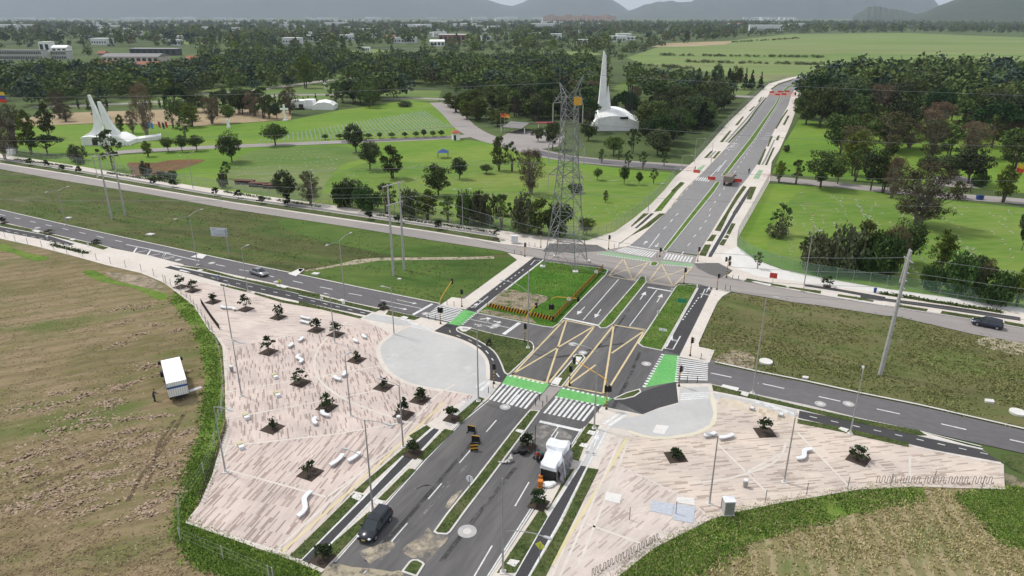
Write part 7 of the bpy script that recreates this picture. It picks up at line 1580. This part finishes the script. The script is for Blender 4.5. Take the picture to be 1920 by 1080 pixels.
# statue and crosses
X,Y=P(429,240); h=PH(429,240,221); stt=thing('statue','white standing statue in robes on the left lawn','statue',(X,Y,0))
MB().tube((0,0,0),(0,0,h*.12),.9,.8,10).build('pedestal',M['whitebench'],stt)
MB().loft([[(a*math.cos(t*math.pi/5),b*math.sin(t*math.pi/5),z_) for t in range(10)] for z_,a,b in((h*.12,.85,.8),(h*.4,.65,.6),(h*.62,.6,.45),(h*.8,.75,.42),(h*.87,.25,.25))]).ball((0,0,h*.92),(.3,.33,.38)).tube((.5,0,h*.78),(1.2,-.3,h*.62),.2,.12,6).tube((-.5,0,h*.78),(-.8,-.2,h*.5),.2,.12,6).build('figure',M['whitepaint'],stt)
def cross(c,ty,label):
    X,Y=P(*c); h=PH(c[0],c[1],ty); r_=thing('stone_cross',label,'cross',(X,Y,0)); MB().box((0,0,h*.5),(h*.11,h*.09,h)).box((0,0,h*.72),(h*.5,h*.088,h*.11)).build('cross',M['whitepaint'],r_); MB().box((0,0,.2),(h*.3,h*.3,.4)).build('pedestal',M['whitebench'],r_)
cross((535,226),196,'large white stone cross standing on the left lawn'); cross((610,166),153,'smaller white stone cross up the hill behind the pavilion')
# pavilion
X,Y=P(590,204); k=pxm(590,204); pv=thing('pavilion','white pavilion with a curved vault roof behind the stone cross','building',(X,Y,0))
MB().box((-26*k,0,3*1.0),(26*k,8,12*k)).build('wall',M['whitepaint'],pv); MB().box((-8*k,1,8*k),(16*k,7,16*k)).build('annex',M['whitepaint'],pv)
MB().loft([[(x,-5,0),(x,-5,z_*.8),(x,0,z_),(x,5,z_*.8),(x,5,0)] for x,z_ in((0,8*k),(10*k,15*k),(22*k,16.5*k),(32*k,14*k),(38*k,9*k))]).build('vault_roof',M['whitepaint'],pv); MB().box((-20*k,-4.1,2),(8*k,.1,2)).build('window',M['glass'],pv)
# gatehouse, canopy, sheds, flags
X,Y=P(855,262); g_=thing('gatehouse','small white gatehouse with a red tiled roof at the cemetery road bend','building',(X,Y,0),.2)
MB().box((0,0,1.5),(3.2,3,3)).build('wall',M['whitepaint'],g_); MB().loft([[(-2,-2,3),(2,-2,3),(2,2,3),(-2,2,3)],[(-.8,-.5,4),(.8,-.5,4),(.8,.5,4),(-.8,.5,4)]]).build('roof',flat('red_tiles',(.34,.10,.06),.8),g_); MB().box((-.6,-1.52,1.1),(.9,.06,2.2)).build('door',M['black'],g_)
X,Y=P(831,296); cn=thing('canopy_tent','small blue canopy tent on the open lawn','tent',(X,Y,0))
MB().loft([[(-2,-2,2.2),(2,-2,2.2),(2,2,2.2),(-2,2,2.2)],[(-.3,-.3,3.3),(.3,-.3,3.3),(.3,.3,3.3),(-.3,.3,3.3)]]).build('canopy',M['blue'],cn)
for a_,b_ in((-1.9,-1.9),(1.9,-1.9),(1.9,1.9),(-1.9,1.9)): MB().tube((a_,b_,0),(a_,b_,2.3),.06,None,5).build('leg',M['black'],cn)
for i,(x,y,L) in enumerate(((460,345,6),(487,350,6),(510,353,5))):
    X,Y=P(x,y); s_=thing('shed',['leftmost low brown shed by the north fence','middle low brown shed by the north fence','rightmost low brown shed by the broad dark tree'][i],'shed',(X,Y,0),-.15); MB().box((0,0,.6),(L,2,1.2)).build('wall',M['rust'],s_); MB().box((0,0,1.25),(L+.4,2.4,.1)).build('roof',flat('brown_roof',(.12,.06,.04),.9),s_)
def flag(c,ty,label,cols,L=2.4,hf=1.6,z=0):
    X,Y=P(*c); h=PH(c[0],c[1],ty); r_=thing('flagpole',label,'flag',(X,Y,0)); MB().tube((0,0,0),(0,0,h),.07,.05,6).build('pole',M['lamphead'],r_)
    m=MB(); n=8
    for j in range(len(cols)):
        za=h-.1-hf*j/len(cols); zb=h-.1-hf*(j+1)/len(cols); vs=[]
        for i in range(n+1): x=L*i/n; y=.25*math.sin(i*1.1); vs+=[(x,y,za-.08*i),(x,y,zb-.08*i)]
        m.add(vs,[(2*i,2*i+2,2*i+3,2*i+1) for i in range(n)],j)
    m.build('flag',[flat('flag_'+c_[0],c_[1],.7,var=.05) for c_ in cols],r_)
YR=[('yellow',(.7,.48,.04)),('red',(.6,.05,.03))]; TRI=[('yellow',(.7,.48,.04)),('blue',(.03,.06,.3)),('red',(.6,.05,.03))]
flag((939,250),212,'red and yellow flag left of the pair at the entrance drive',[('red',(.6,.05,.03)),('orange',(.65,.2,.04))]); flag((946,250),212,'orange flag right of the pair at the entrance drive',[('orange',(.65,.2,.04)),('yellow',(.7,.48,.04))]); flag((1893,365),305,'yellow and red flag at the far right car park',YR,2.2,2.6); flag((-4,232),170,'yellow blue and red flag at the left edge',TRI,7,5)
for i,(x,cn_,nm) in enumerate(((281,(.1,.25,.5),'light blue'),(287,(.1,.25,.5),'second light blue'),(301,(.5,.04,.05),'thin red'),(308,(.02,.1,.1),'dark green'),(314,(.5,.03,.05),'large red'))): flag((x,258),226+(i%2)*2,nm+' flag in the row right of the church',[(nm.replace(' ','_'),cn_)],.9,2.6)
X,Y=P(1022,240); c_=thing('car_park_canopy','red roofed shelter in the car park behind the tower','shelter',(X,Y,0)); MB().box((0,0,2.5),(8,3,.3)).build('roof',flat('crimson_roof',(.45,.03,.08),.6),c_)
for a_ in(-3.7,3.7): MB().tube((a_,0,0),(a_,0,2.5),.08,None,5).build('post',M['steel'],c_)
X,Y=P(975,246); c_=thing('entrance_roof','pale folded roof over the cemetery entrance drive','building',(X,Y,0),-.5)
MB().loft([[(x,-8,2.6),(x,0,4.2),(x,8,2.6),(x,8,2.4),(x,0,3.9),(x,-8,2.4)] for x in(-5,5)]).build('roof',flat('weathered_roof',(.2,.19,.185),.9),c_)
for a_ in(-6,6):
    for b_ in(-7,7): MB().tube((a_,b_,0),(a_,b_,2.6),.15,None,6).build('column',M['whitepaint'],c_)
for i,(x,y) in enumerate(((1834,374),(1839,374))): solo('bin_container',['blue wheeled bin, left of two on the right park kerb','blue wheeled bin, right of two on the right park kerb'][i],'bin',(x,y),.1,lambda m:(m.box((0,0,.6),(1.0,.8,1.1),0,0,1.1),m.box((0,.05,1.2),(1.15,.95,.1))),M['blue'])
solo('electric_box','white electrical box on the north pavement by the tower','cabinet',Z('FF',510,95)[0],.16,lambda m:(m.box((0,0,.9),(1.5,.9,1.7)),m.box((0,0,1.8),(1.6,1.0,.1))),M['whitebench'])
solo('electric_box','white box at the left end of the north fence','cabinet',(22,290),.1,lambda m:(m.box((0,0,1),(2.6,1.4,2)),m.box((0,0,2.05),(2.8,1.6,.12))),M['whitepaint'])
solo('motorcycle','dark motorcycle standing at the edge of the small green island','motorcycle',(916,645),.2,lambda m:(m.tube((-.65,-.06,.3),(-.65,.06,.3),.3,.3,12),m.tube((.65,-.06,.3),(.65,.06,.3),.3,.3,12),m.box((0,0,.5),(.7,.22,.35)),m.box((-.25,0,.8),(.7,.25,.12)),m.tube((.65,0,.3),(.4,0,1.0),.04,None,5),m.tube((.42,-.3,1.0),(.42,.3,1.0),.025,None,5),m.box((.2,0,.82),(.35,.24,.2),0,1),m.tube((-.65,0,.3),(0,0,.4),.05,None,5)),[M['black'],M['rust']],1.2)
# ---------------- far buildings
WIN=None
def facade(name,label,c,L,D_,H_,az,wallmat,roofmat,nw=0,floors=1,z=0,pitched=False,fins=False):
    X,Y=P(*c); r_=thing(name,label,'building',(X,Y,0),az)
    MB().box((0,D_/2,H_/2),(L,D_,H_)).build('wall',wallmat,r_)
    if pitched: MB().loft([[(-L/2-.6,-.8,H_),(L/2+.6,-.8,H_),(L/2+.6,D_+.8,H_),(-L/2-.6,D_+.8,H_)],[(-L/2-.2,D_*.45,H_+3),(L/2+.2,D_*.45,H_+3),(L/2+.2,D_*.55,H_+3),(-L/2-.2,D_*.55,H_+3)]]).build('roof',roofmat,r_)
    else: MB().box((0,D_/2,H_+.2),(L+.8,D_+.8,.4)).build('roof',roofmat,r_)
    first=None
    for f_ in range(floors):
        for i in range(nw):
            x=-L/2+L*(i+.5)/nw; zz=H_*(f_+.52)/floors
            if first is None: first=MB().box((0,0,0),(L/nw*.62,.12,H_/floors*.55)).build('window',M['glass'],r_); first.location=(x,-.04,zz)
            else: q=first.copy(); COL.objects.link(q); q.parent=r_; q.location=(x,-.04,zz)
    if fins:
        m=MB()
        for i in range(nw+1): m.box((-L/2+L*i/nw,-.3,H_/2),(.25,.5,H_))
        m.build('fin',wallmat,r_)
WT_=M['whitepaint']; GR_=flat('grey_roof',(.22,.21,.21),.8); TR_=flat('tile_roof',(.3,.13,.08),.85); BR_=flat('brick_wall',(.33,.17,.12),.85)
k=pxm(60,112)
facade('school_building','long white school facade with rows of windows at far left',(40,113),78*k,12,16*k,-.08,flat('ivory_wall',(.5,.5,.47),.8),GR_,24,2,fins=True); facade('school_wing','right wing of the long white school facade',(112,112),28*k,12,14*k,-.08,flat('ivory_wall',(.5,.5,.47)),GR_,9,2,fins=True)
facade('white_hall','white tower and hall behind the long school facade',(85,98),22*k,14,20*k,0,WT_,WT_,2,1); facade('white_hall','low white vaulted hall right of the school tower',(112,100),30*k,14,11*k,0,WT_,WT_,3,1,pitched=True)
k=pxm(250,118); facade('school_hall','grey roofed school hall with white walls',(245,119),100*k,24,11*k,-.05,flat('cream_wall',(.55,.5,.45),.8),GR_,10,1,pitched=True)
facade('school_block','dark glazed block with a flat pale roof behind the school hall',(288,104),100*k,14,13*k,-.08,flat('dark_block',(.07,.07,.08),.6),M['lamphead'],8,1)
for i,(x,y,w_,lb) in enumerate(((200,124,34,'orange roofed annex left of the school hall'),(275,126,36,'orange roofed annex in front of the school hall'),(360,114,22,'red roofed lodge right of the school hall'),(190,104,16,'small orange roofed block behind the school'))): facade('school_annex',lb,(x,y),w_*k,9,4*k,-.05,flat('cream_wall',(.55,.5,.45)),TR_,4,1,pitched=True)
k=pxm(700,98); facade('glass_house','white frame of an open shed left of the smoke',(685,97),14*k,10,7*k,0,WT_,WT_,4,1)
k=pxm(845,80); facade('warehouse','brick and white warehouse in the middle distance',(848,80),46*k,30,13*k,0,BR_,WT_,6,1); facade('warehouse','white sheds below the brick warehouse',(820,87),22*k,16,7*k,.1,WT_,WT_,4,1,pitched=True); facade('warehouse','long red roofed building left of the warehouse',(735,72),26*k,14,4*k,0,WT_,TR_,5,1,pitched=True)
k=pxm(1182,75); facade('petrol_station','white flat roofed station beyond the spire',(1182,75),25*k,12,5*k,0,WT_,WT_,4,1); facade('farmhouse','red roofed farmhouse above the pastures',(1378,50),22*pxm(1378,50),20,5*pxm(1378,50),0,WT_,TR_,4,1,pitched=True)
# substation gantry
X,Y=P(755,102); g_=thing('substation','grey steel gantries of the substation among the trees','substation',(X,Y,0)); k=pxm(755,102)
for i in range(10): MB().tube(((-35+i*7.5)*k,0,0),((-35+i*7.5)*k,0,11*k),.25,.2,4).build('gantry_post',M['lamphead'],g_)
m=MB().tube((-35*k,0,10*k),(33*k,0,10*k),.2,None,4).tube((-35*k,0,7*k),(33*k,0,7*k),.2,None,4).build('gantry_beam',M['lamphead'],g_)
# town on the horizon
def townbox(L,D_,H_,wall,roof):
    m=MB().box((0,0,H_/2),(L,D_,H_),0,0); m.box((0,0,H_+.4),(L+1,D_+1,.8),0,1)
    n=max(2,int(L/6))
    for f_ in range(max(1,int(H_/7))):
        for i in range(n): m.box((-L/2+L*(i+.5)/n,-D_/2-.05,3.5+f_*6.5),(L/n*.5,.15,2.4),0,2)
    return m
sh=[]
for L,D_,H_ in((40,25,8),(70,30,10),(24,16,7),(110,40,11)):
    o=townbox(L,D_,H_,0,0).build('far_building',[M['whitebench'],WT_,M['glass']]); sh.append([o,False])
spots=[]
for i in range(120):
    x=R.uniform(0,1060) if i<100 else R.uniform(1380,1500); y=R.choice([R.uniform(35.5,40),R.uniform(37,44),R.uniform(40,58)])
    spots.append((x,y))
for i in range(55): spots.append((R.uniform(150,1180),R.uniform(46,86)))
for (x,y) in spots:
    X,Y=P(x,y); e=R.choice(sh) if y<58 else R.choice([sh[0],sh[2]]); sc=(1.0 if y>40 else 1.5) if y<58 else .8
    if not e[1]: o=e[0]; e[1]=True; o.location=(X,Y,0); o.scale=(sc,sc,sc*1.6)
    else: o=copy_tree(e[0],(X,Y,0),R.uniform(-.3,.3),None,(sc,sc,sc*1.6))
    tag(o,'white roofed shed or house of the distant town','building','distant white buildings of the town')
for e in sh:
    if not e[1]: bpy.data.objects.remove(e[0])
ap=[]
m=townbox(60,25,42,0,0); a0=m.build('apartment_block',[flat('apartment_brick',(.6,.38,.27),.85,var=.15,scale=.05),flat('apartment_roof',(.35,.25,.2),.8),M['glass']])
for i in range(16):
    x=1024+i*8.2 if i<13 else 1130+(i-12)*6; X,Y=P(x,39.5+(i%3)*.35); 
    o=a0 if i==0 else a0.copy()
    if i: COL.objects.link(o)
    o.location=(X,Y,0); o.scale=(1,1,1.25 if i%4==1 else 1); tag(o,'brick coloured apartment block in the distant row on the horizon','building','distant brick apartment blocks')
# ---------------- mountains
def ridge(name,prof,distm,depth,mat,seed,base=None):
    """prof: list of (pixel x, pixel y of the skyline); built as real relief at that distance"""
    rs=np.random.RandomState(seed); n=150; xs=np.linspace(prof[0][0],prof[-1][0],n); ys=np.interp(xs,[p[0] for p in prof],[p[1] for p in prof]); m=14
    ph=rs.rand(8)*6.28; vs=[];fs=[]
    for j in range(m+1):
        t=j/m
        for i in range(n):
            d=ray(xs[i],28); u=d[0]/d[1]; H_=(28-ys[i])/F*distm*1.08
            s=math.sin(math.pi*min(1,t*1.0))**.8 if t<=.5 else math.sin(math.pi*t)**.8
            g=1+.16*math.sin(i*.55+ph[0]+t*5)*(1-abs(2*t-1))*(0 if abs(t-.5)<.01 else 1)-.1*abs(math.sin(i*.27+ph[1]+t*3))*(0 if abs(t-.5)<.01 else 1)
            Yd=distm+(t-.5)*depth; vs.append((u*Yd,Yd,max(-5,HC*s+H_*s*g)-5*(1-s)))
    for j in range(m):
        for i in range(n-1): fs.append((j*n+i,j*n+i+1,(j+1)*n+i+1,(j+1)*n+i))
    o=MB().add(vs,fs).build(name,mat,smooth=True); tag(o,kind='structure')
MT=gmat('mountain_scrub',[(.05,.06,.045),(.075,.085,.06)],[(.05,.055,.045),(.085,.09,.065)],.002,.01); MT2=gmat('near_hill_scrub',[(.04,.055,.035),(.065,.08,.045)],[(.035,.05,.03),(.075,.085,.05)],.004,.02)
ridge('mountain',[(-1500,-60),(-600,-70),(0,-50),(600,-45),(800,-22),(880,-2),(905,3),(940,12),(962,15),(985,8),(1000,1),(1010,-12),(1060,-20),(1120,-16),(1132,0),(1150,6),(1165,14),(1175,20),(1195,27)],15500,5000,MT,1)
ridge('mountain',[(1130,30),(1165,24),(1185,20),(1230,8),(1275,9),(1295,8),(1310,3),(1340,2),(1358,5),(1375,0),(1420,-12),(1520,-25),(1650,-18),(1735,-2),(1752,10),(1765,22),(1790,29)],12500,3500,MT,2)
ridge('hill',[(1600,29),(1614,23),(1626,16),(1645,15),(1665,19),(1690,21),(1720,27),(1740,30)],6500,900,MT2,3)
ridge('hill',[(1690,31),(1730,25),(1755,15),(1785,5),(1815,-3),(1880,-20),(1980,-34),(2150,-50),(2600,-60)],5600,2400,MT2,4)
# the air
m,n,b=newmat('haze_air'); n.nodes.remove(b); v=n.nodes.new('ShaderNodeVolumePrincipled'); v.inputs['Density'].default_value=.00006; v.inputs['Color'].default_value=(.74,.86,1,1); v.inputs['Anisotropy'].default_value=.1
n.links.new(v.outputs[0],n.nodes['Material Output'].inputs['Volume'])
hz=MB().box((0,9000,700),(46000,24500,1403)).build('haze',m); tag(hz,'pale bluish haze lying over the whole plain','haze',kind='stuff')
